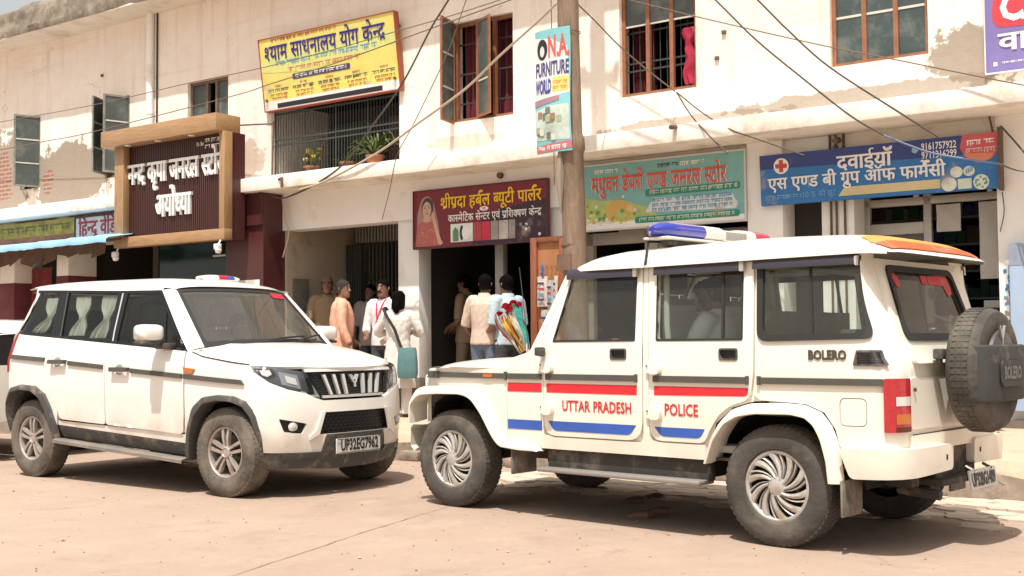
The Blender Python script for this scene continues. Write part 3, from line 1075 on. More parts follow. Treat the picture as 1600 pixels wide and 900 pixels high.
# two left windows with grey leaves swung open
a, b, c, d = WINS[0]
f1, g1 = shutter(a + .02, c + .0, d - .10, .34, R(28), M_greyfr, M_frost, side=1)
f2, g2 = shutter(b - .02, c + .0, d + .0, .46, R(72), M_greyfr, M_frost, side=-1)
w0 = addwin([("window", frame_mb(a, b, c, d, M_oldwood)), ("shutter_leaf", f1), ("pane", g1), ("shutter_leaf", f2), ("pane", g2), ("grille", bars(a, b, c, d, -.16))])
a, b, c, d = WINS[1]
f1, g1 = shutter(a + .02, c + .04, d - .03, .52, R(62), M_greyfr, M_frost, side=1)
f2, g2 = shutter(b - .02, c + .02, d - .02, .45, R(75), M_greyfr, M_frost, side=-1)
addwin([("window", frame_mb(a, b, c, d, M_oldwood)), ("shutter_leaf", f1), ("pane", g1), ("shutter_leaf", f2), ("pane", g2), ("grille", bars(a, b, c, d, -.16))])
a, b, c, d = WINS[2]
g1 = FB(); g1.fbox(a + .04, a + .37, -.10, -.09, c, d - .04, M_frost)
g2 = FB(); g2.fbox(b - .33, b - .04, -.10, -.09, c, d - .04, M_frost)
addwin([("window", frame_mb(a, b, c, d, M_oldwood, (a + .38, b - .34))), ("pane", g1), ("pane", g2), ("grille", bars(a, b, c, d, -.16))])
# brown three leaf window: left leaf swung out, middle half closed, right open with curtain
a, b, c, d = WINS[3]
f1, g1 = shutter(a + .02, c - .02, d + .02, .40, R(78), M_redox, M_frost, side=1)
f2, g2 = shutter(a + .40, c + .03, d - .02, .36, R(28), M_redox, M_frost, side=1, rows=(.37,))
addwin([("window", frame_mb(a, b, c, d, M_redox, (a + .37, b - .34))), ("shutter_leaf", f1), ("pane", g1), ("shutter_leaf", f2), ("pane", g2), ("grille", bars(a, b, c, d, -.17, .1, (.2, .5, .8))), ("curtain", curtain(a, b, c, d, -.3, M_curtM))])
# brown window with bars, clear lower panes open to the room
a, b, c, d = WINS[4]
GP = []
for x0, x1 in ((a + .045, a + .32), (a + .37, b - .37), (b - .32, b - .045)):
    g1 = FB(); GP.append(("pane", g1))
    g1.fbox(x0, x1, -.095, -.09, d - .62 + .16, d - .045, M_frost)
    g2 = FB(); GP.append(("glazing_bead", g2))
    for z_ in (d - .47,):
        g2.fbox(x0, x1, -.10, -.082, z_ - .009, z_ + .009, M_bead)
cu = curtain(a, a + .30, c, d, -.35, M_curtM); cu2 = curtain(b - .3, b, c, d, -.35, M_curtM)
f1, g3 = shutter(a + .02, c + .02, d, .33, R(72), M_oldwood, M_frost, side=1)
addwin([("window", frame_mb(a, b, c, d, M_redox, (a + .345, b - .345)))] + GP + [("grille", bars(a, b, c, d, -.17, .085, (.25, .32, .6))), ("curtain", cu), ("curtain", cu2)])
# closed brown window
a, b, c, d = WINS[5]
GP = []
M_refl = mat("closed_dark_pane", (.05, .075, .07), .08, var=.25, vscale=3, spec=.9, dust=((.16, .17, .15), .35, 3))
for x0, x1 in ((a + .045, a + .32), (a + .37, b - .37), (b - .32, b - .045)):
    g1 = FB(); GP.append(("pane", g1))
    g1.fbox(x0, x1, -.095, -.09, c + .045, d - .045, M_refl)
    g2 = FB(); g2.fbox(x0, x1, -.10, -.082, c + .52, c + .545, M_bead); GP.append(("glazing_bead", g2))
addwin([("window", frame_mb(a, b, c, d, M_redox, (a + .345, b - .345)))] + GP)
# balcony recess behind the yellow board
mb = FB()
a, b, c, d = BALC
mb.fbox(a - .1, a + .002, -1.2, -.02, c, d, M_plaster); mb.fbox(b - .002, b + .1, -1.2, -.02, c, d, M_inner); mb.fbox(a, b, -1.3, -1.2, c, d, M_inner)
mb.fbox(a + .18, a + .9, -1.2, -1.17, c, d - .2, mat("balcony_door", (.05, .07, .06), .6)); mb.fbox(b - 1.2, b - .4, -1.2, -1.17, c, d - .2, mat("balcony_shelf", (.14, .08, .06), .7))
fb(mb, "balcony_wall", Bd, smooth=0)
mb = FB()
k = 44
for i in range(k + 1):
    x = a + .02 + (b - a - .04) * i / k
    mb.tube([(x, .07, c), (x, .07, d)], .0055 if i % 11 else .013, M_bar2, 5)
for z_ in (3.66, 4.12, 4.2, 4.58):
    mb.fbox(a, b, -.080, -.062, z_ - .012, z_ + .012, M_bar2)
fb(mb, "balcony_grille", Bd, smooth=0)

# ------------------------------------------------------------------ plants behind the balcony bars
M_leafA = mat("yellow_green_leaf", (.16, .20, .045), .6, var=.35, vscale=20)
M_leafB = mat("dry_green_leaf", (.11, .15, .05), .6, var=.4, vscale=20)
M_pot = mat("terracotta_pot", (.30, .12, .06), .8, var=.2)
def potted(s, n, h, w, m, label, flowers=None, droop=.5, count=120, seed=1, blade=.03):
    t = fthing("potted_plant", label, "plant", s, n, 3.57, "potted plants behind the balcony bars")
    p = FB()
    p.lathe([(.0, .0), (.09, .0), (.12, .17), (.135, .17), (.135, .2), (.11, .2), (.1, .16), (0, .16)], (s, -n, 3.57), 'z', M_pot, 16)
    fb(p, "pot", t)
    r = random.Random(seed)
    f = FB()
    for i in range(count):
        a = r.uniform(0, 6.283); ln = r.uniform(.35, 1) * h; out = r.uniform(.2, 1) * w
        dx, dy = math.cos(a), math.sin(a) * .45
        pts = []
        for q in range(5):
            u = q / 4
            pts.append(Vector((s + dx * out * u, -n + dy * out * u * .7, 3.72 + ln * (u - droop * u * u * r.uniform(.6, 1)))))
        sd = Vector((-dy, dx, 0)).normalized()
        vs, fs = [], []
        for q, v in enumerate(pts):
            ww = blade * (.5 + 1.2 * q / 4) * (1 - (q / 4) ** 2) + .002
            vs += [v - sd * ww, v + sd * ww + Vector((0, 0, ww * .5))]
            if q: fs.append((2 * q - 2, 2 * q - 1, 2 * q + 1, 2 * q))
        f.add(vs, fs, m)
    fb(f, "foliage", t, smooth=60)
    if flowers:
        q = FB()
        for k in range(flowers[1]):
            c_ = (s + r.uniform(-.5, .5) * w, -n + r.uniform(-.1, .1), 3.72 + r.uniform(.3, .75) * h)
            q.lathe([(0, -.03), (.035, -.02), (.05, .01), (.0, .03)], c_, 'z', flowers[0], 7)
        fb(q, "blossom", t)
M_yelf = mat("yellow_blossom", (.75, .52, .12), .7, var=.2)
potted(-9.45, -.18, .42, .25, M_leafA, "small plant with yellow flowers behind the left end of the balcony bars", (M_yelf, 14), .3, 60, 3, .025)
potted(-8.75, -.2, .34, .35, M_leafB, "low green potted plant at the middle of the balcony bars", None, .5, 70, 4, .02)
potted(-8.05, .02, .75, .55, M_leafB, "large drooping long leaved plant behind the right end of the balcony bars", None, .75, 150, 5, .016)
# ================================================================== signs, pole, wires and street things
def plank(name): pass
M_woodf = mat("light_wood_laminate", (.37, .225, .115), .45, var=.22, vscale=3.0, stretch=(1.2, 14, 14))
M_woodv = mat("light_wood_laminate_upright", (.37, .225, .115), .45, var=.22, vscale=3.0, stretch=(14, 14, 1.2))
M_slat = mat("dark_brown_slat", (.060, .020, .016), .45)
M_slatb = mat("black_groove", (.015, .010, .010), .6)
M_lett = mat("white_acrylic_letter", (.80, .80, .78), .4)
M_vw = mat("print_white", (.80, .79, .76), .5)
M_blk = mat("print_black", (.02, .02, .025), .5)
def flat(rgb, nm, var=.05):
    return mat("print_" + nm, rgb, .5, var=max(var, .09), vscale=4, dust=((.40, .34, .27), .10, 2.2) if var else None)

# --- boxed general store sign on the ledge
n_f = .95
t = fthing("store_sign", "wood framed box sign of dark slats with raised white Hindi letters, standing on the ledge", "sign", -11.4, n_f, 2.66)
mb = FB()
mb.fbox(-12.74, -10.11, .60, 1.05, 4.212, 4.455, M_woodf, .006)
mb.fbox(-12.56, -12.34, .78, n_f - .02, 2.83, 4.212, M_woodv, .005)
mb.fbox(-10.18, -10.07, .78, n_f - .02, 2.83, 4.212, M_woodv, .005)
mb.fbox(-12.56, -10.07, .78, n_f - .02, 2.675, 2.83, M_woodf, .005)
fb(mb, "frame", t)
mb = FB()
mb.fbox(-12.54, -10.10, .52, .80, 2.70, 4.212, M_maroon)
fb(mb, "box", t)
mb = FB()
rows = []
s_ = -12.36
while s_ < -10.19:
    mb.fbox(s_ + .006, s_ + .034, .80, .822, 2.83, 4.211, M_slat)
    s_ += .042
mb.fbox(-12.36, -10.18, .80, .806, 2.83, 4.211, M_slatb)
fb(mb, "slat_panel", t, smooth=0)
def raised(mb, st, x, y, h, n0, n1, w=None, bold=.02, m=M_lett, align='L'):
    V, F, Wd = letters(st, min(bold, .012))
    sc = h / LH; sx = sc if w is None else w / Wd
    hv = max(0, bold - .010)
    ox = x - (Wd * sx / 2 if align == 'C' else 0)
    n = len(V)
    cnt = {}
    for f_ in F:
        for i in range(len(f_)):
            e = (f_[i], f_[(i + 1) % len(f_)]); k = tuple(sorted(e)); cnt[k] = cnt.get(k, 0) + 1
    side = [(a, b, b + n, a + n) for (a, b), c_ in cnt.items() if c_ == 1]
    for i, e in enumerate((-hv, 0, hv) if hv else (0,)):
        front = [(ox + (a + e) * sx, -(n1 + l + .0016 * i), y + b * sc) for a, b, l in V]
        back = [(ox + (a + e) * sx, -n0, y + b * sc) for a, b, l in V]
        mb.add(front + back, list(F) + side, m)
mb = FB()
raised(mb, "नन्द कृपा जनरल स्टोर", -12.33, 3.63, .29, .823, .86, w=2.14, bold=.035)
raised(mb, "अयोध्या", -11.27, 3.10, .31, .823, .86, w=.80, bold=.035, align='C')
raised(mb, "Dr. Shri", -10.78, 4.07, .05, .823, .828, w=.15, bold=.0)
scrawl(mb, lambda u, v, d: (u, -(.828 + d), v), M_lett, -10.6, 4.10, .36, .06, 0, 3)
scrawl(mb, lambda u, v, d: (u, -(.828 + d), v), M_lett, -10.6, 4.01, .36, .06, 0, 4)
fb(mb, "lettering", t, smooth=0)
for x in (-12.2, -11.5, -10.75):
    mb = FB(); mb.lathe([(0, 0), (.045, 0), (.05, .008), (.05, .012)], (x, -.95, 4.200), 'z', M_lett, 14); fb(mb, "downlight", t)
for x in (-10.14, -12.45):
    mb = FB()
    mb.tube([(x, -.93, 2.665), (x, -.97, 2.60)], .012, M_lett, 6)
    mb.box(x - .05, x + .05, -1.02, -.95, 2.53, 2.61, M_lett, .012)
    mb.lathe([(0, 0), (.035, .005), (.05, .05), (.04, .06), (0, .05)], (x + .02, -.99, 2.47), 'z', M_lett, 12)
    fb(mb, "floodlight", t)

def board(name, label, s0, s1, z0, z1, n, bgm, frm=None, fw=.03, tilt=0.0, depth=.05, cat="sign", group=None):
    """flat sign board; returns thing and a surface map with u,v measured from its lower left corner"""
    t = fthing(name, label, cat, (s0 + s1) / 2, n, z0, group)
    H = z1 - z0
    def f(u, v, d):
        k = v / H
        return (s0 + u, -(n + tilt * k + d), z0 + v)
    mb = FB()
    Wd = s1 - s0
    mb.add([f(0, 0, 0), f(Wd, 0, 0), f(Wd, H, 0), f(0, H, 0), f(0, 0, -depth), f(Wd, 0, -depth), f(Wd, H, -depth), f(0, H, -depth)],
           [(0, 1, 2, 3), (0, 1, 5, 4), (1, 2, 6, 5), (2, 3, 7, 6), (3, 0, 4, 7), (7, 6, 5, 4)], bgm)
    if frm:
        q = FB()
        def bar(u0, u1, v0, v1):
            vs = [f(u, v, d) for d in (-depth - .004, .012) for u, v in rect(u0, v0, u1, v1)]
            q.add(vs, [(3, 2, 1, 0), (4, 5, 6, 7), (0, 1, 5, 4), (1, 2, 6, 5), (2, 3, 7, 6), (3, 0, 4, 7)], frm)
        bar(-fw, 0, -fw, H + fw); bar(Wd, Wd + fw, -fw, H + fw); bar(0, Wd, -fw, 0); bar(0, Wd, H, H + fw)
        fb(q, "frame", t, smooth=0)
    return t, mb, f, Wd, H
def fill(mb, f, pts, m, d):
    tri = tessellate_polygon([[Vector((p[0], p[1], 0)) for p in pts]])
    mb.add([f(p[0], p[1], d) for p in pts], tri, m)

# --- yellow yoga board over the balcony
M_red = mat("red_sign_frame", (.34, .08, .05), .6)
M_yel = flat((.72, .63, .17), "yellow", .08)
t, mb, f, Wd, H = board("yoga_sign", "tilted yellow Hindi yoga centre board with a red frame above the barred balcony", -10.16, -7.55, 4.62, 5.64, .07, M_yel, M_red, .014, .14, .08)
fill(mb, f, rect(0, 0, Wd, .13), M_vw, .002)
fill(mb, f, [(0, .13), (Wd, .13), (Wd, .34), (Wd * .5, .22), (0, .30)], flat((.78, .70, .16), "lemon"), .0025)
fill(mb, f, [(0, .55), (Wd * .35, .47), (Wd, .62), (Wd, .80), (0, .74)], flat((.62, .66, .22), "lime"), .0025)
mb.text("श्याम साधनालय योग केन्द्र", f, flat((.02, .02, .22), "navy"), .10, .70, .20, w=2.34, d=.005, bold=.02)
M_pr, M_pb, M_pk = flat((.40, .07, .05), "darkred"), flat((.10, .30, .48), "skyblue"), flat((.06, .05, .10), "ink")
scrawl(mb, f, M_pr, .25, .955, 1.3, .05, .004, 11)
scrawl(mb, f, M_pb, .32, .60, 1.95, .075, .004, 12)
scrawl(mb, f, flat((.55, .16, .10), "brick"), .55, .50, 1.4, .065, .004, 13)
fill(mb, f, rpoly(rect(.62, .385, 1.75, .465), .03), M_pk, .004)
scrawl(mb, f, M_vw, .68, .40, 1.0, .05, .006, 14)
for i in range(5):
    u = .10 + i * .51
    scrawl(mb, f, M_pr, u + .15, .315, .14, .03, .004, 20 + i)
    scrawl(mb, f, M_pk, u, .245, .42, .05, .004, 30 + i)
    scrawl(mb, f, M_pr, u + .04, .185, .36, .04, .004, 40 + i)
    scrawl(mb, f, M_pr, u + .06, .135, .32, .04, .004, 50 + i)
fill(mb, f, rect(.26, .018, 2.30, .085), M_blk, .004)
fb(mb, "panel", t, smooth=0)
for x in (-10.1, -7.62):
    for z_ in (4.75, 5.5):
        q = FB(); q.tube([(x, .02, z_), (x, -.12, z_ + .02)], .02, M_iron, 6); fb(q, "bracket", t)

# --- beauty parlour board
M_mar = flat((.165, .012, .022), "maroon", .15)
t, mb, f, Wd, H = board("parlour_sign", "maroon beauty parlour board with yellow Hindi title and a woman's portrait", -7.28, -5.17, 2.44, 3.19, .12, M_mar, mat("dark_sign_edge", (.10, .02, .025), .5), .012)
fill(mb, f, [(.95, 0), (Wd, 0), (Wd, .52), (1.4, .43), (1.0, .25)], flat((.035, .012, .028), "deepplum"), .002)
mb.text("श्रीप्रदा हर्बल ब्यूटी पार्लर", f, flat((.82, .52, .02), "gold"), .46, .50, .135, w=1.58, d=.005, bold=.028)
mb.text("कास्मेटिक सेन्टर एवं प्रशिक्षण केन्द्र", f, M_vw, .58, .315, .085, w=1.46, d=.005, bold=.02)
fill(mb, f, circle(1.16, .455, .07, 18, .03), M_vw, .0035); mb.text("एवं", f, M_pr, 1.16, .44, .03, d=.006, align='C')
# portrait: hair and veil, face, neck, dress, raised forearm
sk = flat((.55, .36, .26), "skin"); hr = flat((.06, .04, .035), "hair"); dr = flat((.42, .11, .10), "rosedress"); ve = flat((.40, .20, .19), "veil")
fill(mb, f, rpoly([(.05, .02), (.06, .45), (.14, .66), (.26, .69), (.34, .58), (.42, .3), (.45, .02)], .08), ve, .002)
fill(mb, f, circle(.235, .53, .10, 20, .13), hr, .003)
fill(mb, f, circle(.225, .50, .074, 20, .105), sk, .004)
fill(mb, f, [(.18, .44), (.27, .44), (.29, .34), (.16, .34)], sk, .0035)
fill(mb, f, rpoly([(.03, .02), (.06, .30), (.16, .36), (.22, .30), (.29, .36), (.38, .28), (.40, .02)], .04), dr, .0045)
fill(mb, f, rpoly([(.31, .39), (.35, .42), (.46, .10), (.50, .05), (.44, .02), (.41, .06)], .02), sk, .006)
fill(mb, f, rpoly([(.29, .38), (.31, .46), (.35, .47), (.36, .39)], .015), sk, .0065)
for u in (.195, .258):
    fill(mb, f, circle(u, .525, .015, 8, .008), hr, .006)
    fill(mb, f, rect(u - .02, .548, u + .02, .554), hr, .006)
fill(mb, f, [(.222, .52), (.232, .52), (.238, .485), (.218, .485)], flat((.45, .28, .20), "noseshade"), .0055)
fill(mb, f, circle(.227, .452, .024, 8, .009), flat((.45, .06, .07), "lip"), .006)
for k in range(26):
    r_ = random.Random(k); u, v = .10 + r_.random() * .26, .04 + r_.random() * .24
    fill(mb, f, circle(u, v, .008, 6), flat((.62, .34, .14), "goldthread"), .007)
# strip of product pictures
x = .62
for k, (w_, c_) in enumerate(((.36, (.70, .74, .68)), (.13, (.45, .04, .06)), (.13, (.55, .02, .06)), (.12, (.32, .27, .25)), (.14, (.45, .42, .38)), (.10, (.30, .25, .22)))):
    fill(mb, f, rect(x, .05, x + w_, .285), flat(c_, "product%s" % "abcdef"[k], .3), .004)
    x += w_ + .008
fill(mb, f, rpoly([(.66, .06), (.66, .2), (.70, .25), (.75, .2), (.75, .06)], .02), flat((.10, .24, .12), "bottlegreen"), .006)
fill(mb, f, circle(.87, .165, .065, 18, .09), M_vw, .006); fill(mb, f, circle(.80, .165, .03, 14, .10), M_blk, .0055)
for k in range(3):
    fill(mb, f, rect(1.01 + k * .035, .07, 1.028 + k * .035, .25), flat((.30, .10, .06), "lipstick"), .006)
for k in range(9):
    r_ = random.Random(k + 9); u, v = 1.62 + r_.random() * .4, .08 + r_.random() * .2
    fill(mb, f, circle(u, v, .022, 7), [M_vw, flat((.25, .3, .22), "sage"), M_pk][k % 3], .006)
fb(mb, "panel", t, smooth=0)

# --- dairy board
M_teal = flat((.19, .43, .42), "teal", .10)
t, mb, f, Wd, H = board("dairy_sign", "teal dairy and general store board with red Hindi title and white frame", -4.70, -2.60, 2.53, 3.29, .05, M_teal, mat("white_sign_frame", (.55, .56, .53), .5), .02)
fill(mb, f, [(0, 0), (Wd, 0), (Wd, .06), (1.0, .10), (0, .09)], M_vw, .002)
fill(mb, f, [(0, .08), (1.05, .08), (.95, .2), (.55, .33), (.25, .34), (0, .40)], flat((.40, .50, .16), "meadow", .25), .0022)
rd, wh = flat((.62, .07, .035), "orangered"), M_vw
mb.text("मधुवन डेयरी एण्ड जनरल स्टोर", f, wh, .125, .435, .175, w=1.77, d=.004, bold=.05)
mb.text("मधुवन डेयरी एण्ड जनरल स्टोर", f, rd, .13, .435, .175, w=1.76, d=.007, bold=.012)
scrawl(mb, f, wh, .18, .655, .32, .05, .004, 61); scrawl(mb, f, M_pk, 1.02, .66, .30, .05, .004, 62); scrawl(mb, f, wh, 1.32, .66, .30, .05, .004, 63)
gr = flat((.02, .24, .17), "bottle")
fill(mb, f, rpoly(rect(.86, .345, Wd - .05, .425), .03), gr, .003); scrawl(mb, f, flat((.55, .62, .45), "palelime"), .92, .36, 1.1, .05, .006, 64)
fill(mb, f, [(.98, .32), (.92, .26), (.86, .16), (Wd - .1, .13), (Wd - .08, .20), (Wd - .12, .24), (Wd - .14, .30)], flat((.62, .68, .68), "cloud"), .003)
for k, v in enumerate((.265, .21, .155)):
    scrawl(mb, f, M_pb, .95, v, 1.0, .045, .006, 70 + k)
fill(mb, f, rpoly(rect(.72, .04, Wd - .06, .115), .03), gr, .0045); scrawl(mb, f, flat((.55, .62, .45), "palelime"), .78, .055, 1.2, .045, .006, 75)
# painted cow, milk can and flowers
bc = flat((.60, .38, .10), "tan"); 
fill(mb, f, rpoly([(.34, .08), (.32, .24), (.40, .32), (.50, .34), (.60, .31), (.66, .26), (.69, .14), (.62, .10), (.58, .2), (.46, .2), (.44, .07)], .02), bc, .005)
fill(mb, f, circle(.66, .22, .05, 12, .045), flat((.66, .50, .22), "straw"), .006)
for k in range(60):
    r_ = random.Random(k + 50); u, v = .02 + r_.random() * .72, .06 + abs(r_.gauss(0, .09))
    fill(mb, f, circle(u, v, .010 + .02 * r_.random(), 7), [flat((.62, .60, .12), "pollen"), flat((.66, .66, .60), "petal"), flat((.12, .30, .08), "leaf"), flat((.55, .40, .08), "ochre")][k % 4], .004 + .0005 * (k % 7))
fb(mb, "panel", t, smooth=0)

# --- pharmacy board
M_blue = flat((.025, .16, .42), "pharmacyblue", .10)
t, mb, f, Wd, H = board("pharmacy_sign", "long blue pharmacy board with white Hindi lettering and a red cross disc", -2.39, .065, 2.655, 3.195, .09, M_blue, None, tilt=.03, depth=.07)
fill(mb, f, [(0, H - .15), (Wd, H - .2), (Wd, H), (0, H)], flat((.03, .05, .20), "nightblue"), .0015)
fill(mb, f, circle(.245, .41, .085, 24), M_vw, .003)
cr = flat((.50, .06, .06), "cross")
fill(mb, f, rect(.222, .345, .268, .475), cr, .005); fill(mb, f, rect(.18, .387, .31, .433), cr, .0055)
mb.text("दवाईयॉं", f, M_vw, .86, .315, .135, w=.58, d=.005, bold=.03)
mb.text("एस एण्ड बी ग्रुप ऑफ फार्मेसी", f, M_vw, .09, .165, .115, w=1.87, d=.005, bold=.028)
scrawl(mb, f, flat((.16, .36, .62), "lightblue"), .06, .055, .40, .045, .004, 81)
mb.text("10 % की छूट", f, flat((.16, .36, .62), "lightblue"), .48, .055, .055, w=.36, d=.005)
fill(mb, f, [(.86, .04), (1.9, .04), (1.9, .13), (.93, .13)], flat((.62, .60, .22), "cream"), .003)
fill(mb, f, [(.885, .052), (1.888, .052), (1.888, .118), (.945, .118)], flat((.62, .50, .30), "peach"), .005)
mb.text("9161757922", f, M_vw, 1.73, .43, .062, w=.34, d=.005, bold=.015)
mb.text("9711316299", f, M_vw, 1.73, .345, .062, w=.34, d=.005, bold=.015)
fill(mb, f, circle(1.665, .44, .032, 14), flat((.25, .45, .5), "badge"), .004)
fill(mb, f, [(2.13, H), (2.10, .42), (2.16, .30), (2.28, .255), (2.40, .29), (Wd, .36), (Wd, H)], flat((.55, .09, .10), "crimson"), .003)
fill(mb, f, [(2.13, .36), (2.19, .29), (2.28, .258), (2.38, .285), (2.42, .34)], flat((.62, .22, .12), "flame"), .004)
scrawl(mb, f, M_vw, 2.17, .43, .25, .055, .006, 83); scrawl(mb, f, flat((.62, .45, .4), "blush"), 2.16, .355, .27, .05, .006, 84)
tb = flat((.66, .70, .60), "tablet", .1)
for cx, cy, a, b in ((2.06, .185, .06, .055), (1.985, .07, .075, .07), (2.29, .07, .075, .075), (2.18, .185, .055, .05)):
    fill(mb, f, circle(cx, cy, a, 18, b), tb, .004)
fill(mb, f, rect(2.07, .015, 2.2, .115), flat((.60, .66, .55), "packet"), .0045)
for k in range(12):
    fill(mb, f, circle(2.29 + .05 * math.cos(k * .55), .07 + .05 * math.sin(k * .55) * (.5 + .5 * (k % 2)), .012, 7), flat((.12, .35, .25), "capsule"), .006)
for k in range(4):
    fill(mb, f, rect(2.15 + k * .018, .16 + k * .008, 2.162 + k * .018, .205 + k * .008), M_pb, .006)
fb(mb, "panel", t, smooth=0)
q = FB()
q.fbox(.068, .095, .02, .14, 2.63, 3.24, M_iron); q.tube([(.02, -.1, 3.2), (-.02, -.05, 3.36)], .012, M_iron, 6)
fb(q, "bracket", t)

# --- old yellow hand painted board and white board at the left
t, mb, f, Wd, H = board("old_painted_sign", "faded yellow hand painted board above the blue awning", -17.6, -14.36, 2.93, 3.32, .35, mat("faded_yellow_paint", (.42, .33, .055), .8, var=.35, vscale=4, dust=((.2, .16, .05), .5, 5)), None)
fill(mb, f, rect(0, 0, Wd, .13), mat("faded_red_paint", (.32, .14, .08), .8, var=.35, vscale=5), .003)
scrawl(mb, f, flat((.12, .12, .05), "olive"), .5, .20, 2.6, .12, .005, 91, .5)
fb(mb, "panel", t, smooth=0)
t, mb, f, Wd, H = board("welding_shop_sign", "white board with dark red Hindi lettering partly hidden by the wooden box sign", -14.33, -12.95, 2.90, 3.29, .38, mat("grey_white_board", (.60, .56, .52), .7, var=.1), mat("black_board_edge", (.04, .03, .03), .7), .03)
mb.text("हिन्दू वेडि", f, flat((.30, .03, .05), "oxblood"), .08, .10, .22, w=1.0, d=.005, bold=.03)
fb(mb, "panel", t, smooth=0)

# --- purple banner top right
t, mb, f, Wd, H = board("wash_banner", "purple printed banner with white Hindi lettering at the right end of the upper wall", -.04, 2.0, 3.79, 5.6, .035, flat((.19, .155, .38), "violet", .08), mat("banner_white_edge", (.66, .64, .66), .6), .012, depth=.02)
fill(mb, f, rpoly([(.10, .44), (.06, .55), (.10, .92), (1.2, 1.0), (1.3, .52), (.7, .40)], .08), flat((.62, .05, .07), "scarlet", .1), .003)
mb.text("CAR", f, M_vw, .14, .50, .23, w=.62, d=.006, bold=.04)
mb.text("वाश", f, M_vw, .12, .205, .16, w=.50, d=.006, bold=.03)
fill(mb, f, rect(.07, .06, .105, .10), M_vw, .004); scrawl(mb, f, M_vw, .15, .075, .7, .02, .004, 95)
fb(mb, "panel", t, smooth=0)

# --- blue awning strip at the left
t = fthing("shop_awning", "light blue plastic awning sheet stretched over the left shops", "awning", -14.6, .6, 2.7)
M_tarp = mat("light_blue_tarpaulin", (.25, .46, .66), .5, var=.12, vscale=3); M_tarpd = mat("brown_tarpaulin", (.13, .075, .05), .8, var=.3)
mb = FB(); rows = [[], [], [], []]
for i in range(61):
    s_ = -18.5 + 6.3 * i / 60
    w_ = .02 * math.sin(i * .9) + .012 * rnd.uniform(-1, 1)
    e = .03 * i / 60
    rows[0].append((s_, -.12, 3.0)); rows[1].append((s_, -1.28, 2.79 + w_ + e)); rows[2].append((s_, -1.33, 2.76 + w_ + e)); rows[3].append((s_, -1.33, 2.69 + w_ * .3 + e + .01 * rnd.random()))
mb.grid(rows, M_tarp)
fb(mb, "sheet", t, smooth=60)
mb = FB()
for s_ in (-17.5, -15.6, -13.7, -12.4):
    mb.tube([(s_, -.1, 2.97), (s_, -1.30, 2.745)], .02, M_iron, 6)
mb.tube([(-18.4, -1.3, 2.73), (-12.3, -1.3, 2.76)], .018, M_iron, 6)
for i in range(14):
    s_ = -18 + i * .33
    mb.add([(s_, -.5, 2.85), (s_ + .36, -.5, 2.85), (s_ + .36, -.52, 2.62 + rnd.uniform(-.1, .1)), (s_, -.52, 2.62 + rnd.uniform(-.1, .1))], [(0, 1, 2, 3)], M_tarpd)
fb(mb, "pole", t)

# hanging clothes in the left shop
def cloth(s0, s1, n, z1, z0, m, label, gr=None, seed=0, name="hanging_cloth"):
    r = random.Random(seed)
    t = fthing(name, label, "cloth", (s0 + s1) / 2, n, z0, gr)
    mb = FB(); rows = []
    ph = r.uniform(0, 6)
    for j in range(9):
        z_ = z1 + (z0 - z1) * j / 8
        a = .012 + .035 * j / 8
        rows.append([(s0 + (s1 - s0) * i / 28, -(n + a * math.sin(i * .9 + ph + j * .15) + .02 * math.sin(i * .33)), z_ + (r.uniform(-.015, .015) if j == 8 else 0)) for i in range(29)])
    mb.grid(rows, m)
    fb(mb, "sheet", t, smooth=70)
    q = FB(); q.tube([(s0 - .04, -n, z1 + .01), (s1 + .04, -n, z1 + .01)], .01, M_iron, 6); fb(q, "hanger_rod", t)
M_rc = mat("dark_red_cloth", (.20, .035, .04), .9, var=.3); M_rc2 = mat("rose_cloth", (.26, .08, .07), .9, var=.3)
cloth(-16.3, -15.7, -.1, 2.55, .9, M_rc, "dark red cloth hanging beside the left shop pier", "cloths hanging in the left shop", 1)
cloth(-15.6, -15.2, -.15, 2.4, .8, M_rc2, "narrow rose cloth hanging between the left shop piers", "cloths hanging in the left shop", 2)
M_pinkc = mat("pink_red_cloth", (.36, .015, .05), .8, var=.25, vscale=8)
# red garment tied to the barred window
t = fthing("red_garment", "crumpled red garment hung on the bars of the brown window with open panes", "clothing", -3.33, -.04, 4.12)
mb = FB(); rows = []
for j in range(15):
    z_ = 4.80 - .66 * j / 14
    wd = (.10, .125, .115, .07, .05, .055, .06, .065, .075, .08, .085, .09, .09, .095, .09)[j]
    cx = -3.31 + .015 * math.sin(j)
    rows.append([(cx + wd * math.cos(6.283 * i / 16), -(-.11 + (.05 + .02 * math.sin(i * 2.6 + j * .3)) * math.sin(6.283 * i / 16)), z_) for i in range(16)])
mb.grid(rows, M_pinkc, close=True)
fb(mb, "garment", t, smooth=70)

# --- concrete shop cladding column and dark shop front under the box sign
mb = FB()
mb.fbox(-10.62, -9.825, 0, .42, .32, 3.36, M_maroon)
mb.fbox(-13.0, -9.83, .30, .46, 2.9, 3.36, M_maroon)
o = fb(mb, "cladding_column", Bd, smooth=0)
mb = FB()
mb.fbox(-13.0, -10.62, -.30, -.27, .4, 2.9, mat("dark_green_shop_glass", (.006, .022, .018), .12, spec=.7))
mb.fbox(-10.9, -10.62, .40, .425, 2.49, 2.515, M_alu)
fb(mb, "shop_front_glass", Bd, smooth=0)
t = fthing("paper_notice", "white paper notice stuck on the maroon shop column", "notice", -10.1, .43, 1.85)
mb = FB(); mb.fbox(-10.37, -9.90, .424, .428, 1.87, 2.12, mat("grey_paper", (.55, .55, .52), .8, var=.08)); mb.fbox(-9.99, -9.89, .429, .431, 1.87, 2.12, M_vw)
fb(mb, "sheet", t, smooth=0)

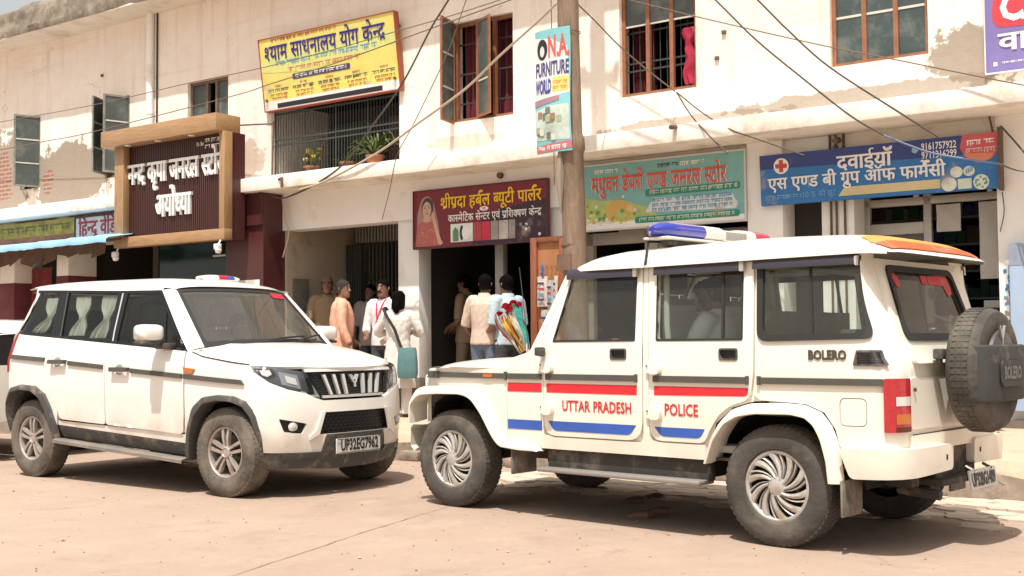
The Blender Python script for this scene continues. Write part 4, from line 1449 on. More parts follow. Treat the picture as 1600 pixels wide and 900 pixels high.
# --- blue board, torn poster at the right pier
t = fthing("blue_board", "pale blue painted board leaning on the wall at the right edge", "board", 1.1, .06, .36)
mb = FB(); mb.fbox(.135, 2.2, .055, .10, .50, 2.11, mat("pale_blue_paint", (.34, .45, .62), .6, var=.08, vscale=2), .01)
mb.fbox(.137, 2.19, .101, .104, 1.9, 2.108, mat("grey_blue_band", (.26, .31, .40), .7, var=.2))
fb(mb, "panel", t, smooth=0)
mb = FB(); mb.fbox(.3, .36, .0, .055, .34, .5, M_iron); mb.fbox(2.0, 2.06, 0, .055, .34, .5, M_iron); fb(mb, "stand", t)
t = fthing("torn_poster", "torn blue and white paper poster on the pier beside the pharmacy", "poster", .09, .02, .8)
mb = FB()
r_ = random.Random(5)
pts = [(.055, .75), (.13, .74)] + [(.13, 1.9)] + [(.055 + .03 * r_.random(), 1.88 - .1 * k) for k in range(11)]
ff = lambda u, v, d: (u, -(.004 + d), v)
fill(mb, ff, pts, flat((.55, .60, .62), "posterpaper", .2), 0)
for k in range(26):
    u, v = .07 + .05 * r_.random(), .8 + 1.05 * r_.random()
    fill(mb, ff, rect(u - .012, v, min(.128, u + .02 * r_.random() + .01), v + .02 + .03 * r_.random()), [M_pb, flat((.05, .16, .38), "posterblue"), flat((.35, .2, .15), "posterrust")][k % 3], .002 + .0006 * (k % 5))
fb(mb, "sheet", t, smooth=0)

# --- things in and before the pharmacy
def sheetpaper(s0, s1, n, z0, z1, label):
    t = fthing("hanging_notice", label, "notice", (s0 + s1) / 2, n, z0)
    mb = FB(); rows = [[(s0 + (s1 - s0) * i / 8, -(n + .006 * math.sin(i * .8 + j)), z0 + (z1 - z0) * j / 8) for i in range(9)] for j in range(9)]
    mb.grid(rows, mat("shaded_notice_paper", (.50, .47, .42), .8, var=.06))
    q_ = FB()
    fb(mb, "sheet", t, smooth=60)
sheetpaper(-.66, -.42, -.36, 2.30, 2.58, "square paper notice hung under the pharmacy door frame")
sheetpaper(-.24, -.04, -.36, 1.80, 2.58, "long grey paper notice hung at the right of the pharmacy door")
t = fthing("shop_counter", "low counter with a pale top inside the pharmacy door", "counter", -.4, -.9, .42)
mb = FB(); mb.fbox(-.72, .0, -1.2, -.8, .43, 1.40, M_alu, .01); mb.fbox(-.75, .03, -1.25, -.75, 1.40, 1.44, mat("pale_counter_top", (.55, .52, .46), .5), .008); fb(mb, "counter", t)
mb = FB(); mb.fbox(-.35, -.1, -1.0, -.9, 1.52, 1.60, M_vw, .01); mb.fbox(-.24, -.22, -.98, -.94, 1.44, 1.52, M_steel); fb(mb, "card_box", t)
# parked motorbike nose seen over the spare wheel: seat, tank, mirror
def fbm(mb_, n_, t_, **k_):
    mb_.v = [(x - .5, y, z) for x, y, z in mb_.v]
    return fb(mb_, n_, t_, **k_)
t = fthing("motorcycle", "black motorcycle parked beside the pharmacy pier, its seat and mirror showing", "motorcycle", -.2, .45, .31)
M_bk = mat("black_motorcycle_paint", (.012, .012, .014), .25, coat=.5); M_rub = mat("black_rubber", (.03, .03, .03), .85)
def wheel_simple(c, r, w, nm):
    q = FB(); q.lathe([(r - .09, -w / 2), (r - .02, -w / 2), (r, -w / 4), (r, w / 4), (r - .02, w / 2), (r - .09, w / 2)], c, 'y', M_rub, 28, closed=True)
    o = fbm(q, nm, t)
    k = FB(); k.lathe([(.03, -.03), (.03, .03)], c, 'y', M_steel, 12)
    for i in range(10):
        a = i * .628
        k.tube([(c[0] + .03 * math.cos(a), c[1], c[2] + .03 * math.sin(a)), (c[0] + (r - .08) * math.cos(a), c[1], c[2] + (r - .08) * math.sin(a))], .008, M_steel, 5)
    k.v = [(x - .5, y, z) for x, y, z in k.v]; k.build("rim", o, base=tuple(t["_b"]))
wheel_simple((-.85, -.45, .61), .3, .1, "wheel"); wheel_simple((.35, -.45, .61), .3, .1, "wheel")
mb = FB()
mb.grid([[(x, -(.45 + .11 * w_ * math.cos(a)), z_ + .09 * h_ * math.sin(a)) for a in [6.283 * k / 14 for k in range(14)]] for x, z_, w_, h_ in ((-.62, 1.12, .2, .2), (-.5, 1.16, 1, .9), (-.2, 1.20, 1.2, 1.2), (.05, 1.24, 1.1, 1.4), (.14, 1.2, .6, .8))], M_bk, close=True)
mb.box(-.5, .2, -.53, -.37, .7, 1.1, M_bk, .05)
mb.tube([(.35, -.45, .61), (.2, -.45, 1.15), (.14, -.45, 1.36)], .03, M_steel, 8); mb.tube([(.1, -.15, 1.42), (.16, -.45, 1.36), (.1, -.75, 1.42)], .016, M_steel, 8)
mb.tube([(-.85, -.45, .61), (-.1, -.45, .75)], .025, M_steel, 8)
fbm(mb, "frame", t)
mb = FB(); mb.grid([[(x, -(.45 + .13 * w_ * math.cos(a)), z_ + .07 * w_ * math.sin(a)) for a in [6.283 * k / 14 for k in range(14)]] for x, z_, w_ in ((-.95, 1.2, .2), (-.88, 1.22, .9), (-.5, 1.2, 1.1), (-.2, 1.22, .9), (-.12, 1.22, .2))], M_rub, close=True); fbm(mb, "seat", t)
mb = FB(); mb.tube([(.1, -.7, 1.42), (.08, -.74, 1.6)], .008, M_steel, 6); mb.lathe([(0, -.012), (.055, -.01), (.06, 0), (.05, .012), (0, .014)], (.08, -.76, 1.63), 'x', M_bk, 14); fbm(mb, "mirror", t)
q = FB(); q.lathe([(0, .0), (.07, .01), (.085, .05), (.06, .12), (0, .14)], (.2, -.45, 1.2), 'x', M_steel, 16); fbm(q, "headlight", t)

# --- wooden notice board with packets by the pole
t = fthing("wooden_display_stand", "tall reddish brown wooden display stand with paper packets pinned to it", "stand", -5.0, .35, .31)
M_rw = mat("red_brown_wood", (.23, .075, .035), .6, var=.3, vscale=4, stretch=(8, 8, 1)); M_rw2 = mat("orange_plywood", (.40, .17, .07), .65, var=.2, vscale=4)
mb = FB()
mb.fbox(-5.25, -5.16, .30, .37, .31, 2.45, M_rw, .006); mb.fbox(-4.84, -4.74, .30, .37, .31, 2.45, M_rw, .006)
mb.fbox(-5.16, -4.84, .30, .37, 2.39, 2.45, M_rw, .006); mb.fbox(-5.16, -4.84, .30, .37, .5, .6, M_rw, .006)
fb(mb, "frame", t)
mb = FB(); mb.fbox(-5.16, -4.84, .31, .33, 2.12, 2.39, M_rw2); mb.fbox(-5.16, -4.84, .31, .33, .6, 2.12, M_rw2); fb(mb, "panel", t, smooth=0)
for x in (-5.02, -4.95, -4.89):
    mb = FB(); mb.tube([(x, -.34, 2.1), (x, -.37, 2.1), (x, -.37, 2.06)], .005, M_iron, 5); fb(mb, "hook", t)
def packet(i, s, z1, w, h, m, n):
    t2 = fthing("paper_packet", ["printed paper packet hanging at the left of the wooden stand", "small blue topped packet hanging on the wooden stand", "grey paper packet hanging in the middle of the wooden stand", "narrow paper packet hanging at the right of the wooden stand", "pinkish paper packet hanging lowest on the wooden stand"][i], "packet", s, n, z1 - h)
    mb = FB(); r = random.Random(i)
    rows = [[(s - w / 2 + w * k / 6, -(n + .02 * math.sin(math.pi * k / 6) * (1 if j in (1, 2, 3) else .2) + .008 * r.uniform(-1, 1)), z1 - h * j / 4) for k in range(7)] for j in range(5)]
    mb.grid(rows, m)
    for k in range(4):
        u = s - w * .35; v = z1 - h * (.2 + .18 * k)
        mb.add([(u, -(n + .03), v), (u + w * .6, -(n + .03), v), (u + w * .6, -(n + .03), v - h * .07), (u, -(n + .03), v - h * .07)], [(0, 1, 2, 3)], [M_pk, M_pr, M_pb, M_pk][k])
    fb(mb, "packet", t2, smooth=60)
pk1 = mat("packet_paper", (.55, .48, .44), .6, var=.25, vscale=20); pk2 = mat("packet_pink", (.50, .30, .27), .6, var=.3, vscale=20); pk3 = mat("packet_grey", (.38, .37, .36), .6, var=.3, vscale=20)
packet(0, -5.06, 1.98, .15, .36, pk1, .385); packet(1, -5.05, 2.13, .035, .16, mat("packet_blue", (.06, .14, .36), .5), .40); packet(2, -4.94, 1.93, .10, .36, pk3, .395); packet(3, -4.87, 1.98, .05, .42, pk1, .39); packet(4, -5.02, 1.58, .12, .42, pk3, .395)

# --- utility pole with advertisement banner
M_pole = mat("old_concrete_pole", (.22, .155, .11), .9, var=.3, vscale=5, bump=.5, bscale=18, stretch=(3, 3, .6), dust=((.2, .13, .09), .4, 4))
t = fthing("utility_pole", "weathered brown concrete utility pole in front of the ledge", "pole", -3.9, 1.5, .0)
mb = FB()
pr = [(-3.878, .135, 0), (-3.885, .13, 1.5), (-3.905, .125, 2.6), (-3.925, .128, 3.2), (-3.93, .15, 3.25), (-3.935, .15, 3.36), (-3.93, .122, 3.42), (-3.95, .116, 4.5), (-3.962, .108, 6.2), (-3.975, .1, 8.6)]
rows = []
for cx, r_, z_ in pr:
    rows.append([(cx + r_ * math.cos(6.283 * k / 20), -1.5 + r_ * math.sin(6.283 * k / 20), z_) for k in range(20)])
mb.grid(rows, M_pole, close=True)
fb(mb, "shaft", t, smooth=50)
mb = FB()
mb.tube([(-3.98 + .0, -1.63, 2.55), (-3.99, -1.64, 2.95), (-3.985, -1.63, 3.25)], [.005, .05, .02], mat("grey_plastic_wrap", (.27, .22, .17), .8), 6)
mb.lathe([(.128, 0), (.134, .02), (.128, .04)], (-3.91, -1.5, 2.2), 'z', M_iron, 20); mb.fbox(-4.03, -3.86, 1.61, 1.645, 1.95, 2.12, mat("faded_pole_bill", (.17, .10, .07), .9, var=.3))
fb(mb, "clamp", t)
mb = FB()
mb.tube([(-4.2, -1.5, 7.9), (-3.7, -1.5, 7.9)], .04, M_iron, 8)
for x in (-4.18, -3.72):
    mb.lathe([(0, 0), (.04, .0), (.05, .05), (.03, .09), (0, .1)], (x, -1.5, 7.94), 'z', mat("porcelain_insulator", (.5, .42, .36), .3), 12)
fb(mb, "cross_arm", t)
# the banner is a thing of its own, tied to the pole
t = fthing("furniture_banner", "narrow printed furniture advertisement banner tied to the utility pole", "banner", -4.06, 1.64, 3.1)
bx0, bw = -4.285, .445
def bf(u, v, d):
    k = v / 1.33
    return (bx0 + u + .03 * (1 - k), -(1.66 + .03 * math.sin(u * 7) + .02 * math.sin(v * 4) + d), 3.20 + v - (.0) + u * .02)
mb = FB()
mb.sheet(rect(0, 0, bw, 1.33), flat((.20, .50, .54), "bannerteal", .12), bf, step=.06)
fillb = lambda pts, m, d: mb.sheet(pts, m, bf, step=.08, d=d)
fillb([(0, .55), (bw * .98, .62), (bw * .92, 1.12), (bw * .5, 1.22), (0, 1.26)], flat((.66, .66, .64), "bannerwhite"), .002)
fillb(circle(.10, 1.12, .072, 18, .115), M_blk, .004); fillb(circle(.10, 1.10, .032, 14, .06), flat((.6, .58, .55), "portraitgrey"), .006); fillb([(.065, 1.16), (.135, 1.16), (.125, 1.2), (.08, 1.2)], M_blk, .008)
mb.text("N.A.", bf, flat((.62, .10, .09), "bannerred"), .185, 1.03, .20, w=.25, d=.006, bold=.03)
mb.text("FURNITURE", bf, flat((.06, .05, .16), "bannerink"), .01, .83, .13, w=.42, d=.006, bold=.03)
mb.text("WORLD", bf, flat((.05, .05, .25), "bannernavy"), .01, .64, .13, w=.215, d=.006, bold=.04)
fillb(rpoly(rect(.235, .64, .43, .80), .03), flat((.72, .55, .14), "banneryellow"), .004); scrawl(mb, bf, flat((.6, .25, .1), "bannerorange"), .25, .72, .16, .04, .006, 101); scrawl(mb, bf, flat((.6, .25, .1), "bannerorange"), .25, .66, .16, .04, .006, 102)
fillb([(0, .50), (.32, .545), (.32, .60), (0, .57)], flat((.34, .20, .24), "bannerplum"), .004)
fillb(rpoly([(.01, .14), (.01, .46), (.2, .5), (.43, .5), (.43, .12)], .03), flat((.48, .56, .50), "bannerphoto", .3), .003)
for k in range(14):
    r_ = random.Random(k + 200); u, v = .04 + .36 * r_.random(), .14 + .3 * r_.random()
    fillb(rpoly(rect(u - .03, v - .02, u + .03, v + .05), .01), [flat((.16, .17, .14), "sofadark"), flat((.62, .62, .56), "sofawhite"), flat((.34, .40, .22), "sofagreen"), flat((.28, .18, .12), "sofabrown")][k % 4], .005 + .0006 * k)
fillb([(0, 0), (bw, .03), (bw, .11), (0, .08)], flat((.52, .16, .18), "bannerpink"), .004)
scrawl(mb, bf, M_vw, .03, .03, .36, .045, .006, 103)
fb(mb, "sheet", t, smooth=60)
mb = FB()
for z_ in (3.25, 4.5):
    mb.lathe([(.118, 0), (.122, .006), (.118, .012)], (-3.935, -1.5, z_), 'z', M_iron, 16)
    mb.tube([(-4.03, -1.60, z_), (-4.1, -1.665, z_)], .005, M_iron, 5)
fb(mb, "tie", t)

# ------------------------------------------------------------------ overhead wires (a thing each)
M_w_dark = mat("dark_wire", (.075, .06, .05), .7); M_w_brown = mat("brown_wire", (.16, .11, .08), .8); M_w_pale = mat("pale_cable", (.50, .42, .33), .7); M_w_blue = mat("blue_grey_cable", (.16, .22, .36), .6)
_C = Vector((0, 0, 1.2014))
def wire_pt(px, py, n):
    d = _F + _R2 * ((px - 800) / 1852.57) - _U2 * ((py - 450) / 1852.57)
    FN = Vector((-_sF, -_cF, 0))
    P0 = F0 + FN * n
    t_ = (P0 - _C).dot(FN) / d.dot(FN)
    P = _C + d * t_
    v = P - F0
    return Vector((v.x * _cF - v.y * _sF, -n, P.z))
def wire(label, pts, n0, n1, r, m, ext=None):
    """sagging wire through points of the street; n0,n1 = distance from the wall at its ends"""
    k = len(pts) - 1
    P = [wire_pt(x, y, n0 + (n1 - n0) * i / k) for i, (x, y) in enumerate(pts)]
    if ext:
        P = ([P[0] + (P[0] - P[1]).normalized() * ext] if ext > 0 else []) + P
        if ext < 0: P = P + [P[-1] + (P[-1] - P[-2]).normalized() * -ext]
    c_ = crom(P, 6)
    t = fthing("overhead_wire", label, "wire", P[0].x, -P[0].y, P[0].z, "overhead wires and cables")
    mb = FB(); mb.tube(c_, r, m, 6)
    fb(mb, "strand", t)
wire("thick dark cable sagging from above to the left end of the porch lintel", [(702, -2), (673, 45), (630, 128), (580, 199), (537, 256), (487, 291), (444, 309), (425, 307)], 1.1, .35, .012, M_w_dark, 2)
wire("thin brown wire dropping past the brown curtained window to the porch", [(729, -2), (699, 83), (647, 192), (625, 232), (617, 255), (609, 296), (597, 343)], 1.0, .6, .006, M_w_brown, 2)
wire("thick pale cable swinging from the pole down to the porch lintel", [(870, 5), (839, 35), (780, 88), (727, 139), (657, 190), (588, 240), (508, 283), (470, 296), (444, 308)], 1.45, .45, .014, M_w_pale)
wire("upper of two thin wires running along the left upper wall", [(-30, 196), (141, 165), (290, 131), (405, 107), (512, 80), (612, 51), (700, 26), (790, -3)], .4, .9, .006, M_w_brown, 4)
wire("lower of two thin wires running along the left upper wall", [(-30, 240), (69, 221), (141, 207), (360, 151), (420, 132), (520, 100), (612, 67), (700, 35), (806, -3)], .42, .92, .007, M_w_brown, 4)
wire("brown wire looping from the pole to the open barred window", [(900, 4), (929, 32), (967, 71), (1010, 108), (1055, 143)], 1.42, .1, .008, M_w_brown)
wire("thin wire crossing below the closed brown window to the right edge", [(1040, 14), (1084, 25), (1200, 52), (1295, 73), (1393, 92), (1537, 121), (1620, 137)], .5, .7, .007, M_w_brown, 2)
wire("thick dark cable slanting down to the middle of the pharmacy board", [(1110, -8), (1180, 61), (1255, 123), (1329, 181), (1380, 211)], 1.3, .85, .010, M_w_dark, 3)
wire("blue grey cable continuing over the pharmacy board to its right end", [(1380, 211), (1420, 227), (1460, 240), (1520, 250), (1568, 257)], .85, .2, .010, M_w_blue)
wire("dark cable slanting past the closed brown window to the pharmacy board", [(1176, -8), (1230, 46), (1295, 104), (1401, 173), (1468, 215)], 1.2, .8, .010, M_w_dark, 3)
wire("wire dropping from the window sill to the dairy board", [(1057, 144), (1079, 179), (1108, 212), (1137, 240)], .45, .75, .008, M_w_dark)
wire("wire running from the window sill to the left end of the pharmacy board", [(1057, 144), (1100, 178), (1143, 203), (1180, 216), (1220, 230), (1257, 243)], .5, .75, .008, M_w_dark)
wire("dark wire leaving the pharmacy board bracket steeply to the right", [(1564, 197), (1582, 217), (1604, 242), (1640, 280)], .2, .6, .009, M_w_dark)
wire("grey wire leaving the pharmacy board bracket level to the right", [(1568, 259), (1588, 266), (1606, 268), (1640, 268)], .2, .6, .007, M_w_brown)
wire("pale cable end hanging from the left end of the porch lintel", [(441, 309), (445, 341), (451, 362), (448, 380), (442, 402)], .16, .14, .012, M_w_pale)
wire("dark cable end hanging beside the maroon column", [(440, 309), (428, 320), (423, 347)], .15, .14, .008, M_w_dark)
wire("thin wire hanging down the right pier", [(1566, 300), (1569, 330), (1563, 362)], .03, .03, .005, M_w_dark)
wire("thin wire dropping behind the pole and banner", [(861, -4), (863, 100), (865, 210), (866, 290)], .75, .62, .006, M_w_brown, 2)
# ================================================================== vehicles
def paint(name, rgb, dust=(.44, .34, .25), amt=.62):
    """clear-coated paint, road dust gathering low on the panels"""
    m = mat(name, rgb, .30, coat=.9, spec=.5)
    nt = m.node_tree; N, L = nt.nodes, nt.links
    b = N["Principled BSDF"]
    tc = N.new("ShaderNodeTexCoord"); sp = N.new("ShaderNodeSeparateXYZ"); L.new(tc.outputs["Object"], sp.inputs[0])
    r = N.new("ShaderNodeMapRange"); r.inputs[1].default_value = .85; r.inputs[2].default_value = .25; L.new(sp.outputs[2], r.inputs[0])
    nz = N.new("ShaderNodeTexNoise"); nz.inputs["Scale"].default_value = 4; nz.inputs["Detail"].default_value = 7; L.new(tc.outputs["Object"], nz.inputs[0])
    r2 = N.new("ShaderNodeMapRange"); r2.inputs[1].default_value = .3; r2.inputs[2].default_value = .75; L.new(nz.outputs[0], r2.inputs[0])
    ml = N.new("ShaderNodeMath"); ml.operation = 'MULTIPLY'; L.new(r.outputs[0], ml.inputs[0]); L.new(r2.outputs[0], ml.inputs[1])
    m2 = N.new("ShaderNodeMath"); m2.operation = 'MULTIPLY_ADD'; m2.inputs[1].default_value = amt; m2.inputs[2].default_value = .03; L.new(ml.outputs[0], m2.inputs[0])
    mx = N.new("ShaderNodeMix"); mx.data_type = 'RGBA'; mx.inputs[6].default_value = (*rgb, 1); mx.inputs[7].default_value = (*dust, 1)
    L.new(m2.outputs[0], mx.inputs[0]); L.new(mx.outputs[2], b.inputs["Base Color"])
    m3 = N.new("ShaderNodeMath"); m3.operation = 'MULTIPLY_ADD'; m3.inputs[1].default_value = .5; m3.inputs[2].default_value = .30; L.new(m2.outputs[0], m3.inputs[0])
    L.new(m3.outputs[0], b.inputs["Roughness"])
    n3 = N.new("ShaderNodeMath"); n3.operation = 'SUBTRACT'; n3.inputs[0].default_value = .6; L.new(m2.outputs[0], n3.inputs[1]); L.new(n3.outputs[0], b.inputs["Coat Weight"])
    return m
M_pw = paint("police_cream_white", (.80, .77, .68))
M_nw = paint("suv_white", (.80, .79, .74), amt=1.0)
M_trim = mat("grey_black_plastic", (.055, .053, .05), .6, dust=((.25, .2, .15), .25, 8))
M_gloss = mat("black_gloss_trim", (.010, .010, .011), .3, spec=.35)
M_strip = mat("dark_grey_moulding", (.075, .07, .06), .6, var=.1)
M_rubber = mat("window_rubber", (.018, .018, .018), .7)
M_tyre = mat("dusty_tyre_rubber", (.062, .055, .048), .9, var=.25, vscale=7, bump=.25, bscale=30, dust=((.15, .13, .105), .40, 3))
M_tyre2 = mat("muddy_tyre_rubber", (.075, .066, .056), .92, var=.25, vscale=7, bump=.3, bscale=30, dust=((.20, .165, .13), .55, 4))
M_capsil = mat("silver_wheel_cover", (.50, .48, .45), .48, metal=.4, dust=((.33, .27, .2), .35, 9))
M_alloy = mat("dusty_alloy", (.50, .46, .43), .4, metal=.5, dust=((.34, .26, .2), .5, 9))
M_chrome = mat("chrome", (.75, .75, .74), .12, metal=1.0)
M_well = mat("wheel_well_black", (.014, .013, .012), .95)
M_chas = mat("dirty_chassis", (.045, .04, .035), .9, dust=((.2, .16, .12), .35, 6))
M_glB = glass("police_car_glass", (.80, .86, .82), 1.0, .02, .05)
M_glR = glass("police_car_rear_glass", (.34, .37, .35), 1.0, .02, .02)
M_glN = glass("suv_tinted_glass", (.50, .54, .51), .7, .02, .01)
M_glW = glass("suv_windscreen", (.80, .85, .83), 1.2, .02, .12)
M_red = flat((.66, .02, .03), "policered", 0)
M_blu = flat((.03, .10, .42), "policeblue", 0)
M_lred = mat("red_lens", (.42, .012, .025), .12, coat=.8, var=.2, vscale=30); M_lamb = mat("amber_lens", (.48, .13, .02), .15, coat=.7); M_lclr = mat("clear_lens", (.62, .62, .60), .1, coat=.8)
M_seat = mat("grey_seat_fabric", (.24, .24, .22), .9, var=.1); M_seatB = mat("beige_seat_cover", (.34, .32, .27), .9, var=.1); M_towel = mat("white_seat_towel", (.66, .66, .66), .95, var=.08)
M_head = mat("brown_headrest", (.12, .055, .035), .8); M_dash = mat("dark_dashboard", (.03, .03, .03), .7)
M_liner = mat("cabin_liner", (.42, .42, .38), .9)
M_tin = mat("number_plate", (.62, .62, .58), .45, var=.05)
M_bluel = mat("blue_beacon_lens", (.025, .035, .34), .15, coat=.8); M_redl = mat("red_beacon_lens", (.42, .01, .05), .15, coat=.8); M_lbw = mat("beacon_white_body", (.66, .64, .60), .35); M_lbg = mat("siren_grille_grey", (.30, .28, .26), .6)

def tyre(c, sy, r=.3515, w=.215, m=None, rim_r=.205):
    """c = hub face centre (outer side); sy = +1 left, -1 right"""
    m = m or M_tyre
    q = MB()
    h = w / 2
    cy = c[1] - sy * h
    prof = [(rim_r, .80), (rim_r + .012, .93), (rim_r + .05, 1.02), (rim_r + .085, 1.0), (rim_r + .115, .92), (r - .012, .80), (r - .003, .68), (r, .5), (r, -.5), (r - .003, -.68), (r - .012, -.80), (rim_r + .1, -.98), (rim_r, -.85)]
    q.lathe([(a, b * h * sy) for a, b in prof], (c[0], cy, c[2]), 'y', m, 56)
    # tread blocks on the shoulder
    for i in range(56):
        a = 6.2832 * i / 56
        for row, (b0, b1) in enumerate(((.52, .80), (.08, .40), (-.40, -.08), (-.80, -.52))):
            aa = a + (row % 2) * .056
            da = .036
            vs = []
            for rr in (r - .006, r + .003):
                for an in (aa - da, aa + da):
                    for bb in (b0, b1):
                        k = rr if abs(bb) < .7 else rr - .008
                        vs.append((c[0] + k * math.cos(an), cy + bb * h, c[2] + k * math.sin(an)))
            q.add(vs, [(4, 5, 7, 6), (0, 1, 5, 4), (2, 3, 7, 6), (0, 2, 6, 4), (1, 3, 7, 5)], m)
    return q
def clampz(mb, z0=.0):
    """flatten the tyre where it stands on the road"""
    mb.v = [(x, y, max(z, z0 + .001)) for x, y, z in mb.v]
    return mb
def disc_faces(q, c, y, pts, m, y2=None):
    """plate in the plane of the wheel; pts polar or xz offsets"""
    n = len(pts)
    y2 = y if y2 is None else y2
    f0 = lambda a, b: (c[0] + a, y, c[2] + b); f1 = lambda a, b: (c[0] + a, y2, c[2] + b)
    q.prism(pts, f0, f1, m)
def wheel_swirl(root, c, sy, name="wheel"):
    """steel wheel with a swirl-bladed silver cover"""
    t = clampz(tyre(c, sy, m=M_tyre)).build(name, root)
    q = MB()
    y0 = c[1] - sy * .03
    q.lathe([(0, -.045 * sy), (.2, -.045 * sy), (.206, -.01 * sy)], (c[0], y0, c[2]), 'y', M_well, 40)
    q.lathe([(.212, -.03 * sy), (.213, .0), (.207, .012 * sy), (.195, .014 * sy), (.186, .004 * sy), (.184, -.02 * sy)], (c[0], y0, c[2]), 'y', M_capsil, 48)
    q.lathe([(.062, .0), (.056, .016 * sy), (.03, .024 * sy), (0, .026 * sy)], (c[0], y0, c[2]), 'y', M_capsil, 24)
    nb = 10
    for i in range(nb):
        for half in (0, 1):
            a0 = 6.2832 * (i + half * .42) / nb + .2
            rows = []
            for k in range(7):
                t_ = k / 6
                rr = .05 + .143 * t_
                ang = a0 - sy * (.72 * t_ ** .8)
                wd = (.009 + .019 * t_) if half == 0 else (.003 + .006 * t_)
                da = wd / rr
                yy = y0 + sy * (.022 - .012 * t_ - half * .006)
                rows.append([(c[0] + rr * math.cos(ang + e), yy - sy * dz, c[2] + rr * math.sin(ang + e)) for e, dz in ((-da, .02), (-da * .8, .002), (0, -.003), (da * .8, .002), (da, .02))])
            q.grid(rows, M_capsil)
    q.build("rim", t)
    b = MB(); b.lathe([(.0, -.14 * sy), (.15, -.14 * sy), (.15, -.02 * sy), (.0, -.02 * sy)], (c[0], y0 - sy * .05, c[2]), 'y', M_chas, 24)
    b.build("brake_drum", t)
    return t
def wheel_alloy(root, c, sy, steer=0.0):
    q0 = clampz(tyre(c, sy, m=M_tyre2, rim_r=.20))
    q = MB()
    y0 = c[1] - sy * .025
    q.lathe([(.203, -.0 * sy), (.204, .006 * sy), (.196, .010 * sy), (.186, .002 * sy), (.178, -.03 * sy), (.172, -.10 * sy)], (c[0], y0, c[2]), 'y', M_alloy, 48)
    q.lathe([(.05, -.03 * sy), (.048, .0), (.036, .006 * sy), (.03, .0), (0, .002 * sy)], (c[0], y0, c[2]), 'y', M_alloy, 24)
    for i in range(5):
        a0 = 6.2832 * i / 5 + 1.5708
        for e in (-1, 1):
            rows = []
            for k in range(6):
                t_ = k / 5
                rr = .028 + .158 * t_
                off = e * (.016 + .017 * t_)
                ca, sa = math.cos(a0), math.sin(a0)
                wd = .0115 + .004 * t_
                yy = y0 + sy * (-.006 + .012 * math.sin(t_ * 2.6))
                rows.append([(c[0] + rr * ca - (off + o_) * sa, yy - sy * dz, c[2] + rr * sa + (off + o_) * ca) for o_, dz in ((-wd, .03), (-wd * .85, .0), (wd * .85, .0), (wd, .03))])
            q.grid(rows, M_alloy)
        ca, sa = math.cos(a0 + .628), math.sin(a0 + .628)
        q.lathe([(.008, 0), (.007, .01 * sy), (0, .011 * sy)], (c[0] + .062 * ca, y0 - .02 * sy, c[2] + .062 * sa), 'y', M_chrome, 8)
    b = MB(); b.lathe([(.0, -.06 * sy), (.135, -.06 * sy), (.135, -.045 * sy), (0, -.045 * sy)], (c[0], y0 - sy * .03, c[2]), 'y', mat("brake_disc_steel", (.10, .085, .075), .5, metal=.6), 30)
    b.lathe([(0, -.14 * sy), (.19, -.14 * sy), (.19, -.10 * sy)], (c[0], y0, c[2]), 'y', M_well, 30)
    if steer:
        pv_ = Vector((c[0], c[1] - sy * .10, c[2])); rm = Matrix.Rotation(steer, 3, 'Z')
        for k in (q0, q, b):
            k.v = [tuple(pv_ + rm @ (Vector(v) - pv_)) for v in k.v]
    t = q0.build("wheel", root); q.build("rim", t); b.build("brake_disc", t)
    return t
def strip_between(outer, inner, k=6):
    """resample two polylines to the same count"""
    def rs(P, n):
        P = [Vector(p) for p in P]
        L = [0]
        for a, b in zip(P, P[1:]): L.append(L[-1] + (b - a).length)
        out = []
        for i in range(n):
            s_ = L[-1] * i / (n - 1)
            j = max(0, min(len(L) - 2, next((q for q in range(len(L) - 1) if L[q + 1] >= s_ - 1e-9), len(L) - 2)))
            t_ = (s_ - L[j]) / max(1e-9, L[j + 1] - L[j])
            out.append(P[j].lerp(P[j + 1], t_))
        return out
    return rs(outer, k), rs(inner, k)
def seat(root, x, y, w, z0, m, back=.62, name="seat", towel=False, head=True):
    q = MB()
    q.box(x - .05, x + .45, y - w / 2, y + w / 2, z0 - .12, z0, m, .05, 3)
    q.build(name, root)
    b = MB()
    rows = []
    for k in range(7):
        t_ = k / 6
        zz = z0 + back * t_; xx = x - .03 - .16 * t_
        ww = w / 2 * (1 - .18 * t_ ** 3)
        rows.append([(xx + (.07 if a < 0 else -.07) * (1 - .3 * t_), y + ww * s_, zz) for a, s_ in ((-1, -.9), (-1, -.3), (-1, .3), (-1, .9), (0, 1), (1, .9), (1, -.9), (0, -1))])
    b.grid(rows, m, close=True)
    b.add(rows[-1], [tuple(range(8))], m)
    o = b.build("seat_back", root, smooth=60)
    if head:
        h = MB()
        h.box(x - .25, x - .15, y - .13, y + .13, z0 + back + .03, z0 + back + .24, M_head if towel else m, .045, 3)
        h.tube([(x - .2, y - .06, z0 + back - .03), (x - .2, y - .06, z0 + back + .06)], .008, M_chrome, 6); h.tube([(x - .2, y + .06, z0 + back - .03), (x - .2, y + .06, z0 + back + .06)], .008, M_chrome, 6)
        h.build("headrest", o)
    if towel:
        h = MB()
        h.grid([[(x - .07, y - .2 + .4 * i / 8, z0 + back * .45) for i in range(9)], [(x - .10, y - .2 + .4 * i / 8, z0 + back * .8) for i in range(9)], [(x - .17, y - .19 + .38 * i / 8, z0 + back + .025) for i in range(9)], [(x - .25, y - .2 + .4 * i / 8, z0 + back * .9) for i in range(9)], [(x - .27, y - .22 + .44 * i / 8, z0 + back * .30) for i in range(9)]], M_towel)
        h.build("seat_towel", o, smooth=70)

